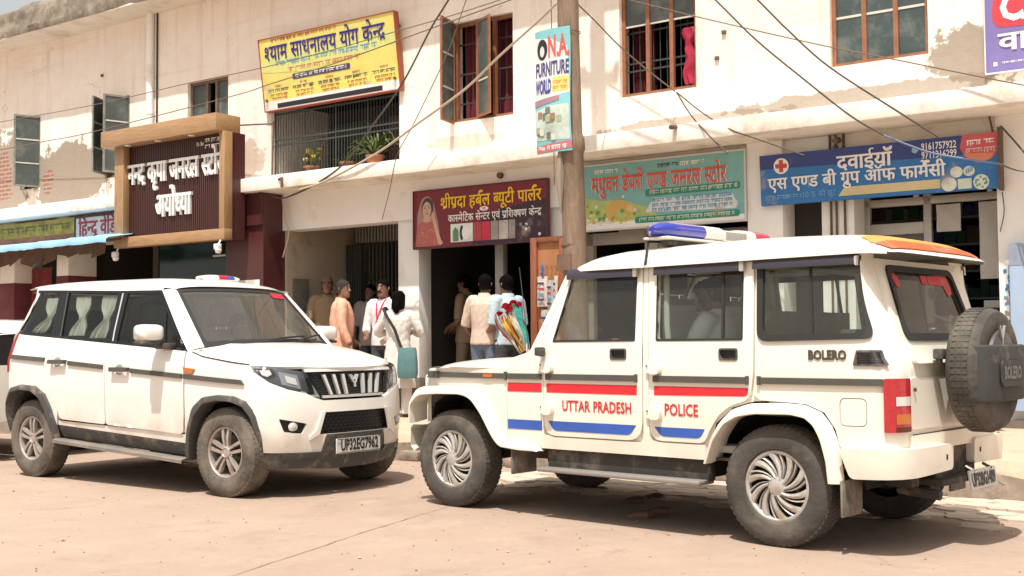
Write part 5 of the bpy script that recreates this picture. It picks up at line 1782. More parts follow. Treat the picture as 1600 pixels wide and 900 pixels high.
# ------------------------------------------------------------------ the police jeep
PJ = thing("police_jeep", "cream white boxy police jeep with red and blue side bands and a roof light bar", "police jeep", (1.08331, 8.43267, 0), 2.40125)
def side_of(sy): return PV.map(sy)
DOORF = rpoly([(.435, 1.25), (.425, .565), (-.395, .567), (-.405, 1.672), (.168, 1.672)], [.02, .10, .12, .01, .03], 5)
WIN1 = rpoly([(.338, 1.212), (-.334, 1.214), (-.352, 1.655), (.16, 1.655)], .012, 2)
DOORR = rpoly([(-.455, 1.672), (-.452, .575), (-.86, .575), (-.90, .66), (-.96, .75), (-1.045, .81), (-1.185, .855), (-1.205, 1.0), (-1.225, 1.672)], [.01, .10, .06, .03, .03, .03, .06, .02, .01], 4)
WIN2 = rpoly([(-.52, 1.214), (-1.128, 1.214), (-1.145, 1.655), (-.53, 1.655)], .012, 2)
UE = PV.uy(.60, False)
QUART = [(-1.238, 1.688), (-1.218, 1.0), (-1.20, .885), (-1.25, .850), (-1.42, .842), (-1.55, .834), (-1.66, .79), (-1.725, .70), (-1.752, .60), (UE, .60), (UE, 1.688)]
WIN3 = rpoly([(-1.275, 1.648), (-1.905, 1.66), (-1.99, 1.222), (-1.262, 1.215)], [.03, .05, .06, .05], 5)
FUEL = rpoly(rect(-1.912, .718, -1.752, .876), .035, 4)
COWL = [(.768, .475), (.768, 1.03), (.74, 1.085), (.56, 1.135), (.475, 1.27), (.245, 1.65), (.20, 1.688), (-.42, 1.688), (-.42, .475)]
ARCHF = [(1.742, .60), (1.742, .735), (1.66, .83), (1.56, .868), (1.2, .873), (1.10, .85), (1.0, .80), (.94, .745), (.875, .645), (.825, .56), (.79, .50)]
inner_side = [(.74, .475), (.74, 1.06), (.56, 1.12), (.46, 1.25), (.20, 1.685), (-1.9, 1.685), (-2.02, 1.2), (-2.04, .62), (-1.76, .62), (-1.72, .72), (-1.64, .80), (-1.4, .85), (-1.2, .84), (-1.05, .80), (-.93, .70), (-.87, .475)]
shell_left = {}
for sy in (1, -1):
    f = side_of(sy)
    b = MB()
    # inner skin behind the doors, with slightly larger window holes
    b.sheet(inner_side, M_pw, f, .09, d=-.022, holes=[rpoly([(.36, 1.20), (-.34, 1.20), (-.36, 1.66), (.14, 1.66)], .02, 2), rpoly([(-.51, 1.205), (-1.135, 1.205), (-1.15, 1.66), (-.52, 1.66)], .02, 2), rpoly([(-1.26, 1.655), (-1.91, 1.665), (-2.0, 1.21), (-1.25, 1.205)], .04, 3)])
    # cowl and screen pillar, sill, quarter
    b.sheet([(.768, .475), (.768, 1.03), (.74, 1.085), (.56, 1.135), (.475, 1.27), (.245, 1.65), (.20, 1.688), (-.42, 1.688), (-.42, 1.678), (.172, 1.678), (.443, 1.253), (.433, .57), (.33, .557), (-.40, .557), (-.42, .475)], M_pw, f, .08, th=.03)
    b.sheet([(-.42, .475), (-.40, .557), (-.402, .60), (-.412, 1.678), (-.42, 1.688), (-.448, 1.688), (-.448, 1.678), (-.445, .66), (-.47, .575), (-.52, .566), (-.862, .566), (-.872, .475)], M_pw, f, .06, th=.03)
    b.sheet([(-.448, 1.679), (-.448, 1.688), (-1.235, 1.688), (-1.232, 1.679)], M_pw, f, .06, th=.03)
    b.sheet(QUART, M_pw, f, .07, holes=[WIN3, FUEL], th=.03)
    b.sheet(rpoly(rect(-1.907, .723, -1.757, .871), .032, 4), M_pw, f, .06, d=-.001, th=.02)
    # front fender, and the inner arch edge
    FEN = [(.772, .505), (.772, 1.022), (1.60, 1.012), (1.75, 1.0), (1.9, .99), (2.0, .985), (2.0, .60), (1.742, .60)] + ARCHF[1:]
    b.sheet(FEN, M_pw, f, .07, th=.03)
    b.sheet([(UE, .60), (-1.752, .60), (-1.79, .575), (UE, .575)], M_pw, f, .05, th=.03)
    # crease above the bumper
    ob = b.build("side_panel", PJ, smooth=40)
    # wheel arch flares
    for (inn, out, yb) in (
        ([(1.715, .60), (1.712, .735), (1.655, .788), (1.604, .812), (1.439, .822), (1.199, .825), (1.121, .811), (1.063, .78), (.982, .692), (.907, .583), (.858, .518), (.80, .47), (.62, .455), (.45, .455)],
         [(1.752, .60), (1.748, .755), (1.69, .845), (1.62, .875), (1.45, .882), (1.20, .882), (1.10, .857), (1.0, .803), (.94, .75), (.872, .65), (.824, .568), (.788, .517), (.65, .512), (.54, .512), (.48, .492), (.450, .462)], .82),
        ([(-.905, .46), (-.955, .60), (-1.03, .70), (-1.12, .748), (-1.24, .768), (-1.47, .772), (-1.56, .757), (-1.615, .716), (-1.655, .64), (-1.688, .52), (-1.70, .40)],
         [(-.868, .46), (-.916, .598), (-.977, .705), (-1.063, .788), (-1.182, .828), (-1.42, .836), (-1.54, .830), (-1.646, .789), (-1.707, .713), (-1.737, .639), (-1.75, .59), (-1.775, .40)], .82)):
        fo, fi = strip_between([(*p, 0) for p in out], [(*p, 0) for p in inn], 44)
        rows = []
        prof = [(0, -.004), (.04, .028), (.30, .050), (.75, .064), (.94, .062), (1.0, .050), (1.0, .0), (1.02, -.12)]
        for a, c in zip(fo, fi):
            row = []
            for k, dd in prof:
                q = a.lerp(c, k)
                row.append((q.x, (yb + dd) * sy, q.y if k <= 1 else q.y + .02))
            rows.append(row)
        fl = MB(); fl.grid(rows, M_pw); fl.build("wheel_arch", PJ, smooth=50)
    for cx in (1.34, -1.34):   # black wheel wells
        w_ = MB()
        rows = []
        for k in range(17):
            a = math.pi * k / 16
            rows.append([(max(-1.92, min(1.64, cx + .50 * math.cos(a))), sy * yy, .36 + .47 * math.sin(a)) for yy in (.70, .40)])
        w_.grid(rows, M_well)
        w_.add([(max(-1.92, min(1.64, cx + .50 * math.cos(math.pi * k / 16))), sy * .40, .36 + .47 * math.sin(math.pi * k / 16)) for k in range(17)], [tuple(range(17))], M_well)
        w_.build("wheel_well", PJ)
    # doors
    for nm, D, Wn, hx, hg, gl in (("front", DOORF, WIN1, -.21, .42, M_glB), ("rear", DOORR, WIN2, -1.038, -.47, M_glB)):
        d = MB()
        HB = rpoly(rect(hx - .062, 1.085, hx + .062, 1.150), .015, 3)
        d.sheet(D, M_pw, f, .07, holes=[Wn, HB], th=.028, d=.004)
        # pressed rim round the lower edge
        do = d.build("door", PJ, smooth=40)
        h = MB()
        h.sheet(HB, M_trim, f, .05, d=-.018)
        h.sheet(rpoly(rect(hx - .066, 1.081, hx + .066, 1.154), .017, 3), M_trim, f, .04, holes=[rpoly(rect(hx - .055, 1.092, hx + .055, 1.143), .012, 3)], d=.010, th=.02)
        h.sheet(rpoly(rect(hx - .05, 1.118, hx + .05, 1.141), .008, 2), M_gloss, f, .04, d=.0, th=.01)
        h.build("handle", do)
        g_ = MB(); g_.sheet(Wn, gl, f, .12, d=-.012)
        if nm == "rear":
            pass
        g_.build("window_glass", do, smooth=60)
        k = MB()
        xs = [p[0] for p in Wn]; ys = [p[1] for p in Wn]
        big = [(p[0] + (.012 if p[0] > sum(xs) / len(xs) else -.012), p[1] + (.012 if p[1] > sum(ys) / len(ys) else -.014)) for p in Wn]
        k.sheet(big, M_rubber, f, .08, holes=[Wn], d=.0075, th=.02)
        if nm == "rear":
            k.sheet([(-.985, 1.214), (-1.0, 1.214), (-1.012, 1.655), (-.997, 1.655)], M_rubber, f, .08, d=-.004, th=.02)
        k.build("window_rubber", do)
        # moulding, bands
        s_ = MB()
        x0, x1 = (.402, -.358) if nm == "front" else (-.492, -1.172)
        s_.sheet(rect(x1, .943, x0, .983), M_strip, f, .08, d=.020, th=.018)
        s_.sheet(rect(x1 - .006, .938, x1 + .010, .990), M_strip, f, .05, d=.022, th=.018)
        if nm == "front":
            s_.sheet(rect(x1, .857, x0, .918), M_red, f, .08, d=.0065)
            s_.sheet(rpoly([(.39, .665), (.34, .60), (-.30, .60), (-.35, .665)], [.005, .03, .03, .005], 4), M_blu, f, .06, d=.0065)
        else:
            s_.sheet(rpoly([(x0, .918), (x0, .860), (x1 + .02, .868), (x1, .885), (x1, .918)], [0, 0, .02, .02, 0], 3), M_red, f, .06, d=.0065)
            s_.sheet(rpoly([(-.492, .662), (-.54, .604), (-.83, .604), (-.865, .662)], [.005, .03, .03, .005], 4), M_blu, f, .06, d=.0065)
        if sy == 1:
            tm = flat((.50, .025, .03), "letterred", 0)
            ff = lambda u, v, dd: f(-u, v, dd)
            if nm == "front":
                s_.text("UTTAR PRADESH", ff, tm, -.262, .738, .062, w=.575, d=.0075, bold=.02)
            else:
                s_.text("POLICE", ff, tm, .572, .738, .064, w=.248, d=.0075, bold=.02)
        s_.build("door_moulding", do, smooth=0)
        for zz in (1.03, .745):
            hi = MB()
            hi.sheet(rpoly(rect(hg - .085, zz - .038, hg + .0, zz + .038), .03, 5), M_pw, f, .04, d=.045, th=.045)
            hi.sheet(rpoly(rect(hg - .015, zz - .03, hg + .035, zz + .03), .012, 3), M_pw, f, .04, d=.020, th=.02)
            hi.lathe([(0, 0), (.007, 0), (.006, .006), (0, .007)], f(hg + .02, zz + .014, .022 if sy > 0 else .022), 'y', M_strip, 8)
            hi.build("hinge", do, smooth=50)
        v_ = MB()      # rain visor
        xa, xb = (.205, -.372) if nm == "front" else (-.515, -1.165)
        prof = [(1.692, .018), (1.675, .040), (1.64, .048), (1.618, .046)]
        rows = [[f(xa + (xb - xa) * i / 14 - (.0 if nm == "rear" else .10 * (1 - i / 14) * (zz < 1.65) * .0), zz, dd) for zz, dd in prof] for i in range(15)]
        v_.grid(rows, mat("smoky_visor", (.035, .030, .04), .2, coat=.3))
        v_.sheet(rpoly(rect(xb - .008, 1.615, xb + .020, 1.675), .01, 3), M_alloy, f, .04, d=.05, th=.03)
        v_.build("rain_visor", do, smooth=50)
    # third side window
    g_ = MB(); g_.sheet(WIN3, M_glB, f, .12, d=-.006); go = g_.build("quarter_window", PJ, smooth=60)
    k = MB()
    big = rpoly([(-1.248, 1.668), (-1.925, 1.682), (-2.02, 1.205), (-1.238, 1.192)], [.04, .06, .08, .07], 5)
    k.sheet(big, M_rubber, f, .05, holes=[rpoly([(-1.29, 1.64), (-1.893, 1.65), (-1.97, 1.237), (-1.277, 1.232)], [.03, .05, .06, .05], 5)], d=.012, th=.03)
    k.sheet([(-1.585, 1.23), (-1.60, 1.23), (-1.60, 1.65), (-1.585, 1.65)], M_rubber, f, .08, d=.0, th=.015)
    rows = [[f(-1.235 - .68 * i / 10, zz, dd) for zz, dd in ((1.692, .018), (1.675, .042), (1.645, .05), (1.622, .048))] for i in range(11)]
    k.grid(rows, mat("smoky_visor", (.035, .030, .04), .2))
    k.sheet(rpoly(rect(-1.912, 1.615, -1.882, 1.67), .012, 3), M_alloy, f, .04, d=.052, th=.03)
    k.build("window_rubber", go)
    # mouldings on body, red and blue band ends, vent, badge
    s_ = MB()
    s_.sheet(rect(.448, .943, .756, .983), M_strip, f, .06, d=.016, th=.014)
    s_.sheet(rect(.78, .945, 1.60, .982), M_strip, f, .06, d=.016, th=.014); s_.sheet(rpoly([(1.50, .938), (1.50, .99), (1.625, .99), (1.665, .938)], .005), M_strip, f, .05, d=.022, th=.02)
    s_.sheet(rect(.768, .936, .785, .994), M_strip, f, .05, d=.02, th=.02)
    s2_ = MB(); s2_.sheet(rect(-2.0, .945, -1.245, .983), M_strip, f, .06, d=.016, th=.014); s2_.sheet(rect(-1.256, .938, -1.238, .990), M_strip, f, .05, d=.02, th=.02); s2_.build("side_moulding", PJ, smooth=0)
    s_.sheet(rect(.448, .857, .764, .918), M_red, f, .06, d=.003); s_.sheet(rect(.448, .597, .764, .663), M_blu, f, .06, d=.003)
    mo = s_.build("side_moulding", PJ, smooth=0)
    q = MB(); q.sheet(rpoly(rect(.90, .952, .99, .976), .008), M_lamb, f, .04, d=.022, th=.02); q.build("side_indicator", PJ)
    q = MB()
    q.sheet(rpoly([(-1.862, 1.142), (-2.035, 1.142), (-2.035, 1.055), (-1.838, 1.055)], .012, 3), M_trim, f, .05, d=.010, th=.01)
    for zz in range(6):
        q.sheet(rect(-2.015, 1.070 + zz * .0108, -1.868, 1.075 + zz * .0108), M_gloss, f, .08, d=.014, th=.004)
    q.build("air_vent", PJ, smooth=0)
    if sy == 1:
        q = MB(); q.text("BOLERO", lambda u, v, dd: f(-u, v, dd), mat("badge_dark_chrome", (.10, .085, .065), .35, metal=.5), 1.568, 1.09, .045, w=.235, d=.006, bold=.05)
        q.build("badge", PJ, smooth=0)
    # tail lamps
    q = MB()
    LU = PV.uy(.635, False)
    tl = rpoly([(-2.0, .985), (LU, .985), (LU, .69), (-2.0, .69)], .012, 3)
    q.sheet(tl, M_lred, f, .04, d=.022, th=.03)
    um = PV.uy(.745, False)
    q.sheet(rect(LU + .008, .835, um, .885), M_lclr, f, .04, d=.0245); q.sheet(rect(LU + .008, .735, um, .79), M_lamb, f, .04, d=.0245)
    q.sheet(rect(LU + .008, .693, um, .72), mat("dark_red_reflector", (.10, .02, .015), .3), f, .04, d=.0245)
    for zz in range(0):
        q.sheet(rect(LU + .004, .905 + zz * .008, -2.01, .908 + zz * .008), mat("lens_rib", (.25, .008, .015), .3), f, .06, d=.0238)
    q.build("tail_lamp", PJ)
    # rear bumper corner
    q = MB()
    b0 = PV.uy(.21, False)
    q.sheet(rpoly([(-1.775, .602), (b0, .602), (b0, .455), (-1.84, .435)], [.02, .035, .03, .03], 5), M_pw, f, .05, d=.075 if sy > 0 else .035, th=.08)
    q.sheet(rpoly(rect(PV.uy(.30, False) - .012, .515, PV.uy(.30, False) + .012, .545), .004), M_rubber, f, .03, d=.0765 if sy > 0 else .0365)
    q.build("rear_bumper", PJ, smooth=45)
    # running board and sill
    q = MB()
    q.box(.44, -.86, sy * .70, sy * .775, .34, .475, M_chas, .01)
    q.box(.46, -.85, sy * .70, sy * .875, .322, .350, mat("running_board_edge", (.30, .29, .28), .5, metal=.4, dust=((.3, .25, .2), .5, 6)), .01)
    q.build("running_board", PJ)
    for (x_, y0_, y1_, z0_, z1_) in ((.70, .60, .86, .285, .465), (-1.775, .62, .865, .215, .42)):
        q = MB(); q.box(x_ - .008, x_ + .008, sy * y0_, sy * y1_, z0_, z1_, mat("rubber_flap", (.10, .095, .085), .9, dust=((.3, .25, .2), .5, 6)), .007); q.build("mud_flap", PJ)
    for cx in (1.34, -1.34):
        wheel_swirl(PJ, (cx, sy * .825, .3515), sy)
    # front mirror arm stub
    q = MB()
    q.box(.405, .45, sy * .825, sy * .90, 1.105, 1.165, M_trim, .012); q.box(.375, .41, sy * .865, sy * .905, 1.10, 1.15, M_trim, .01)
    q.build("mirror_bracket", PJ)
    # seats
    seat(PJ, -.14, sy * .38, .48, .86, M_seat, towel=True)
    # side benches in the back
    seat(PJ, -1.50, sy * .40, .42, .86, M_seatB, back=.40, head=False)
seat(PJ, -.92, 0, 1.25, .86, M_seatB, back=.52, head=False, name="rear_bench")
# roof: superellipse section, rising from the rain gutter
def gut(x):
    return lerp_tab([(-2.02, 1.685), (-1.9, 1.692), (-1.2, 1.688), (-.4, 1.682), (.22, 1.682)], x)
def crown(x):
    return lerp_tab([(-2.03, .004), (-2.0, .03), (-1.95, .062), (-1.88, .098), (-1.75, .128), (-1.5, .148), (-1.0, .158), (-.4, .150), (-.1, .138), (.08, .112), (.18, .07), (.24, .02), (.262, .004)], x)
def halfw(x):
    return lerp_tab([(-2.03, .66), (-1.96, .735), (-1.85, .765), (-1.0, .77), (0, .768), (.12, .755), (.20, .735), (.262, .69)], x)
def roofz(x, y):
    k = min(1, abs(y) / halfw(x))
    return gut(x) + crown(x) * (1 - k ** 4.2) ** (1 / 2.6) * (1 - .06 * k * k)
ths = [math.pi / 2 * (k / 9) for k in range(10)]
def roofrow(x, d=0.0):
    w_ = halfw(x)
    ys = [w_ * s_ for s_ in (0, .15, .3, .45, .6, .72, .82, .89, .94, .97, .99, 1.0)]
    ys = [-y for y in ys[::-1]] + ys[1:]
    return [(x, y, roofz(x, y) + d) for y in ys]
q = MB()
xs = [-2.03, -2.015, -2.0, -1.975, -1.95, -1.92, -1.88, -1.82, -1.75, -1.6, -1.3, -1.0, -.7, -.43]
q.grid([roofrow(x) for x in xs], M_pw)
q.grid([roofrow(x) for x in (-.425, -.25, -.1, .0, .06, .10, .14, .18, .21, .24, .262)], M_pw)
q.grid([roofrow(x, -.004) for x in (-.45, -.40)], M_strip)
# gutter lip
for sy in (1, -1):
    rows = []
    for i in range(25):
        x = -2.0 + 2.24 * i / 24
        rows.append([(x, sy * (halfw(x) + o_), gut(x) + z_) for o_, z_ in ((-.01, .004), (.018, .006), (.020, -.010), (-.015, -.012))])
    q.grid(rows, M_pw)
ro = q.build("roof", PJ, smooth=50)
q = MB()   # orange film along the rear roof edge
def rmap(u, v, d):
    return (v, u, roofz(v, u) + d)
q.sheet([(.66, -1.985), (.70, -1.90), (.62, -1.80), (-.55, -1.80), (-.62, -1.985)], flat((.72, .30, .06), "filmorange", .15), rmap, .04, d=.005)
q.sheet([(.655, -2.005), (.70, -1.93), (.55, -1.925), (-.3, -1.935), (-.60, -1.95), (-.60, -2.005)], flat((.66, .10, .02), "filmred", .1), rmap, .03, d=.009)
q.build("roof_film", ro, smooth=60)
# light bar
lb = MB()
lb.box(-.44, -.36, -.55, .55, roofz(-.4, 0) - .01, 1.865, M_trim, .01)
lb.box(-.50, -.30, -.64, .66, 1.862, 1.878, M_lbw, .008)
LB = lb.build("light_bar", PJ)
def lens(y0, y1, m, nm, cap0=0, cap1=0):
    q_ = MB(); rows = []
    n = 9
    for i in range(n):
        t_ = i / (n - 1)
        y = y0 + (y1 - y0) * t_
        e = 1.0
        if cap0: e = min(e, (1 - (1 - min(1, t_ / .35)) ** 2) ** .5 * .75 + .25)
        if cap1: e = min(e, (1 - (1 - min(1, (1 - t_) / .35)) ** 2) ** .5 * .75 + .25)
        rows.append([(-.40 + .105 * e * math.cos(a) * (1.0), y, 1.924 + .056 * e * (abs(math.sin(a)) ** .7) * (1 if math.sin(a) > 0 else -1)) for a in [6.2832 * k / 20 for k in range(20)]])
    q_.grid(rows, m, close=True)
    q_.add(rows[0], [tuple(range(20))], m); q_.add(rows[-1], [tuple(range(20))], m)
    return q_.build(nm, LB, smooth=50)
lens(.22, .70, M_bluel, "blue_lens", 0, 1); lens(.0, .218, M_lbw, "white_lens"); lens(-.42, -.30, M_lbw, "white_lens"); lens(-.68, -.422, M_redl, "red_lens", 1, 0)
q = MB(); q.box(-.50, -.31, -.30, .0, 1.878, 1.955, M_lbw, .012)
for k in range(8):
    q.box(-.508, -.50, -.285 + k * .034, -.265 + k * .034, 1.888, 1.945, M_lbg)
    q.box(-.31, -.302, -.285 + k * .034, -.265 + k * .034, 1.888, 1.945, M_lbg)
q.build("siren", LB)
q = MB(); q.tube([(-.36, .45, 1.86), (-.30, .60, 1.855), (-.36, .70, roofz(-.36, .70) + .012), (-.39, .745, roofz(-.39, .745) + .012), (-.41, .79, 1.69)], .010, M_rubber, 6); q.build("cable", LB)
# whip aerial
q = MB(); q.tube([(.675, .70, 1.085), (.68, .70, 1.19)], .012, M_chrome, 8); q.tube([(.68, .70, 1.19), (.715, .70, 1.45), (.755, .70, 1.73)], [.004, .003, .002], M_strip, 5); q.build("aerial", PJ)
# bonnet, cowl top, front face
def hoodp(x, y):
    k = abs(y) / .755
    zc = lerp_tab([(.75, 1.098), (1.0, 1.096), (1.4, 1.080), (1.60, 1.060), (1.70, 1.035), (1.76, .99), (1.775, .95)], x)
    return zc - (.055 * k ** 6 if k < 1.01 else .06) - .012 * k * k
q = MB()
rows = []
for x in (.775, .9, 1.1, 1.3, 1.5, 1.6, 1.66, 1.70, 1.73, 1.755, 1.77, 1.775):
    yw = lerp_tab([(.7, .775), (1.1, .772), (1.5, .735), (1.66, .70), (1.775, .62)], x)
    ks = (1.0, .985, .96, .92, .85, .7, .5, .25, 0)
    ys = [-yw * k for k in ks] + [yw * k for k in ks[-2::-1]]
    row = [(x, y, hoodp(x, y / yw * .755)) for y in ys]
    row = [(x, -yw, row[0][2] - .05)] + row + [(x, yw, row[-1][2] - .05)]
    rows.append(row)
q.grid(rows, M_pw)
q.build("bonnet", PJ, smooth=45)
q = MB()
q.grid([[(.768, y * .79, 1.03 + (.0 if abs(y) == 1 else .055)) for y in (-1, -.98, -.5, 0, .5, .98, 1)], [(.74, y * .80, 1.085) for y in (-1, -.98, -.5, 0, .5, .98, 1)], [(.56, y * .80, 1.135) for y in (-1, -.98, -.5, 0, .5, .98, 1)], [(.50, y * .78, 1.165) for y in (-1, -.98, -.5, 0, .5, .98, 1)]], M_pw)
for sy in (1, -1):
    q.grid([[(.80 + .0 * k, sy * y, 1.022 + (0.0)) for k in (0,)] + [(x, sy * y, 1.02) for x in (1.0, 1.3, 1.55)] for y in (.82, .72)], M_pw)
q.build("cowl", PJ, smooth=45)
# windscreen
def scr(u, v, d):   # u -1..1, v 0..1
    return (.50 - .285 * v + .05 * (1 - u * u) + d, u * (.72 - .04 * v), 1.165 + .515 * v)
q = MB(); q.sheet(rect(-1, 0, 1, 1), M_glB, scr, .2); so = q.build("windscreen", PJ, smooth=60)
q = MB(); q.sheet(rect(-1.05, -.03, 1.05, 1.03), M_rubber, scr, .1, holes=[rpoly(rect(-.96, .06, .96, .95), .05)], d=.006); q.build("screen_rubber", so, smooth=60)
# front: grille, lamps, bumper (turned away from the street side but real)
ff = lambda u, v, d: (1.772 + d, u, v)
q = MB()
q.sheet(rpoly(rect(-.66, .60, .66, .96), .04), M_pw, ff, .1, holes=[rpoly(rect(-.40, .66, .40, .92), .03)] + [circle(s_ * .54, .79, .085, 20) for s_ in (1, -1)], th=.05)
for k in range(9):
    q.box(1.75, 1.77, -.36 + k * .09 - .012, -.36 + k * .09 + .012, .66, .92, M_chrome, .004)
q.box(1.72, 1.73, -.42, .42, .64, .94, M_well)
q.build("grille", PJ)
for s_ in (1, -1):
    q = MB(); q.lathe([(0, .0), (.06, -.01), (.085, -.035), (.088, -.06), (0, -.07)], (1.775, s_ * .54, .79), 'x', M_lclr, 24); q.build("headlamp", PJ)
q = MB()
q.grid([[(x + .03 * (1 - (y / .82) ** 2), y, z_) for y in [-.76 + 1.52 * k / 12 for k in range(13)]] for x, z_ in ((1.70, .58), (1.80, .58), (1.83, .55), (1.83, .42), (1.79, .38), (1.70, .38))], M_pw)
q.build("front_bumper", PJ, smooth=40)
# tailgate
fr = lambda u, v, d: (-(2.072 + d) + lerp_tab(PV.rear, v), u, v)
RW = rpoly([(.49, 1.215), (.445, 1.61), (-.445, 1.61), (-.49, 1.215)], [.06, .05, .05, .06], 5)
q = MB()
q.sheet([(.60, .60), (.60, 1.10), (.555, 1.665), (-.555, 1.665), (-.60, 1.10), (-.60, .60)], M_pw, fr, .07, holes=[RW], th=.03, d=-.004)
q.sheet(rpoly(rect(-.55, 1.065, .56, 1.165), .02), M_pw, fr, .06, d=.030, th=.04)
q.sheet(rpoly(rect(-.55, .70, .615, .985), .02), M_pw, fr, .06, d=.008, th=.02)
q.sheet(rect(-.62, .575, .62, .665), M_pw, fr, .06, d=.012, th=.03)
q.sheet(rect(-.6, .668, .615, .674), M_rubber, fr, .1, d=.0095)
# pressed body step at the corner
tg = q.build("tailgate", PJ, smooth=40)
q = MB(); q.sheet(RW, M_glR, fr, .12, d=-.012)
q.build("rear_window", tg, smooth=60)
q = MB(); q.sheet(rpoly([(.515, 1.19), (.465, 1.632), (-.465, 1.632), (-.515, 1.19)], [.08, .06, .06, .08], 5), M_rubber, fr, .06, holes=[rpoly([(.47, 1.235), (.428, 1.595), (-.428, 1.595), (-.47, 1.235)], [.06, .05, .05, .06], 5)], d=.010, th=.02); q.build("window_rubber", tg)
q = MB()
stk = flat((.60, .015, .04), "redsticker", .05)
for pts in ([(.0, 1.53), (.0, 1.585), (-.085, 1.585), (-.085, 1.53)],):
    q.sheet(pts, stk, fr, .06, d=-.008)
q.build("red_film", tg, smooth=0)
for pts in ([(.39, 1.545), (.39, 1.585), (.345, 1.585), (.345, 1.57), (.325, 1.57), (.325, 1.52), (.34, 1.50), (.375, 1.51)], [(-.10, 1.53), (-.10, 1.58), (-.20, 1.585), (-.235, 1.60), (-.40, 1.60), (-.41, 1.53), (-.40, 1.48), (-.33, 1.46), (-.30, 1.53)]):
    q = MB(); q.sheet(pts, stk, fr, .06, d=-.008); q.build("red_film", tg, smooth=0)
q = MB(); q.box(-2.16, -2.10, .30, .375, 1.085, 1.145, M_trim, .012); q.box(-2.14, -2.11, .315, .36, 1.06, 1.09, M_trim, .008)
q.build("gate_handle", tg)
q = MB(); q.lathe([(0, 0), (.012, 0), (.012, -.008), (0, -.009)], (-2.085, .585, .92), 'x', M_trim, 10); q.build("gate_lock", tg)
# plate recess, tow frame, chassis
q = MB()
q.box(-2.05, -2.0, -.25, .25, .40, .60, M_chas); q.box(-2.12, -1.9, -.30, .30, .36, .40, M_chas, .01)
for sy in (1, -1):
    q.box(-2.0, 1.75, sy * .36, sy * .46, .36, .50, M_chas)
q.tube([(-1.34, -.70, .35), (-1.34, .70, .35)], .05, M_chas, 10); q.lathe([(0, -.13), (.1, -.1), (.13, 0), (.1, .1), (0, .13)], (-1.34, 0, .35), 'x', M_chas, 14)
q.tube([(1.34, -.70, .35), (1.34, .70, .35)], .04, M_chas, 10)
q.box(-2.0, .75, -.78, .78, .475, .49, M_chas); q.box(.75, 1.72, -.6, .6, .42, .46, M_chas)
q.tube([(-1.85, .30, .33), (-2.1, .30, .31)], .03, M_chas, 8); q.box(-2.02, -1.9, .1, .26, .30, .37, M_chas, .02)
q.build("chassis", PJ)
q = MB()
fp = lambda u, v, d: (-(2.135 + d) + .05 * (.41 - v) / .1 * -.3, -u, v)
q.sheet(rpoly(rect(.03, .312, .44, .422), .01), M_tin, fp, .2, d=0, th=.01)
q.text("UP32BG1409", fp, M_blk, .055, .329, .065, w=.36, d=.002, bold=.04)
q.tube([(-2.08, -.12, .44), (-2.14, -.12, .41)], .01, M_chrome, 6); q.tube([(-2.08, -.38, .44), (-2.14, -.38, .41)], .01, M_chrome, 6)
q.build("number_plate", PJ, smooth=0)
q = MB(); q.tube([(-2.02, -.55, .36), (-2.12, -.62, .29), (-2.05, -.80, .26)], .012, M_pw, 6); q.build("plate_stay", PJ)
# spare wheel and its cover
q = MB()
yc, zc = .02, 1.02
q.lathe([(.10, -2.15), (.30, -2.15), (.335, -2.165), (.352, -2.19), (.358, -2.22), (.358, -2.28), (.352, -2.315), (.335, -2.345), (.30, -2.358), (.22, -2.35), (.2, -2.34), (0, -2.335)], (0, yc, zc), 'x', M_tyre, 48)
for i in range(60):
    a = 6.2832 * i / 60
    for x0, x1 in ((-2.20, -2.228), (-2.234, -2.262), (-2.268, -2.296)):
        vs = [(x_, yc + r_ * math.cos(an), zc + r_ * math.sin(an)) for r_ in (.352, .3605) for an in (a - .045, a + .035) for x_ in (x0, x1)]
        q.add(vs, [(4, 5, 7, 6), (0, 1, 5, 4), (2, 3, 7, 6), (0, 2, 6, 4), (1, 3, 7, 5)], M_tyre)
sp = q.build("spare_wheel", PJ, smooth=40)
M_cov = mat("grey_spare_cover", (.050, .052, .050), .75, spec=.3, var=.1, dust=((.22, .19, .15), .15, 5))
q = MB()
rows = []
for z_, o_ in ((.845, .0), (.853, .014), (.88, .018), (1.0, .02), (1.13, .018), (1.157, .014), (1.165, 0)):
    row = []
    for y_, x_ in ((.385, -2.23), (.39, -2.30), (.375, -2.35), (.34, -2.378), (.28, -2.392), (.15, -2.40), (0, -2.40), (-.15, -2.39), (-.22, -2.375), (-.27, -2.34), (-.295, -2.27), (-.29, -2.17)):
        row.append((x_ - (o_ if x_ < -2.3 else 0), yc + (y_ - .07) * 1.0 + (o_ if y_ > .3 else -o_ if y_ < -.2 else 0) * .5, z_))
    rows.append(row)
q.grid(rows, M_cov)
for rw in (rows[0], rows[-1]):
    q.add(rw, [tuple(range(len(rw)))], M_cov)
fs = lambda u, v, d: (-(2.421 + d), -u, v)
q.sheet(rpoly(rect(-.21, .93, .10, 1.075), .035), M_cov, fs, .1, d=.012, th=.012)
q.text("BOLERO", fs, mat("embossed_grey", (.14, .14, .135), .6), -.185, .975, .06, w=.26, d=.014, bold=.04)
q.lathe([(.20, -2.345), (.195, -2.368), (.15, -2.38), (0, -2.385)], (0, yc - .0, 1.05), 'x', mat("cover_disc_brown_grey", (.075, .065, .065), .5), 36)
lo = mat("emblem_silver", (.42, .42, .40), .35, metal=.6)
q.prism([(.03, 1.275), (.045, 1.275), (.075, 1.20), (.067, 1.195)], lambda a, b: (-2.387, -a + .14, b), lambda a, b: (-2.375, -a + .14, b), lo)
q.prism([(.105, 1.275), (.12, 1.275), (.083, 1.195), (.075, 1.20)], lambda a, b: (-2.387, -a + .14, b), lambda a, b: (-2.375, -a + .14, b), lo)
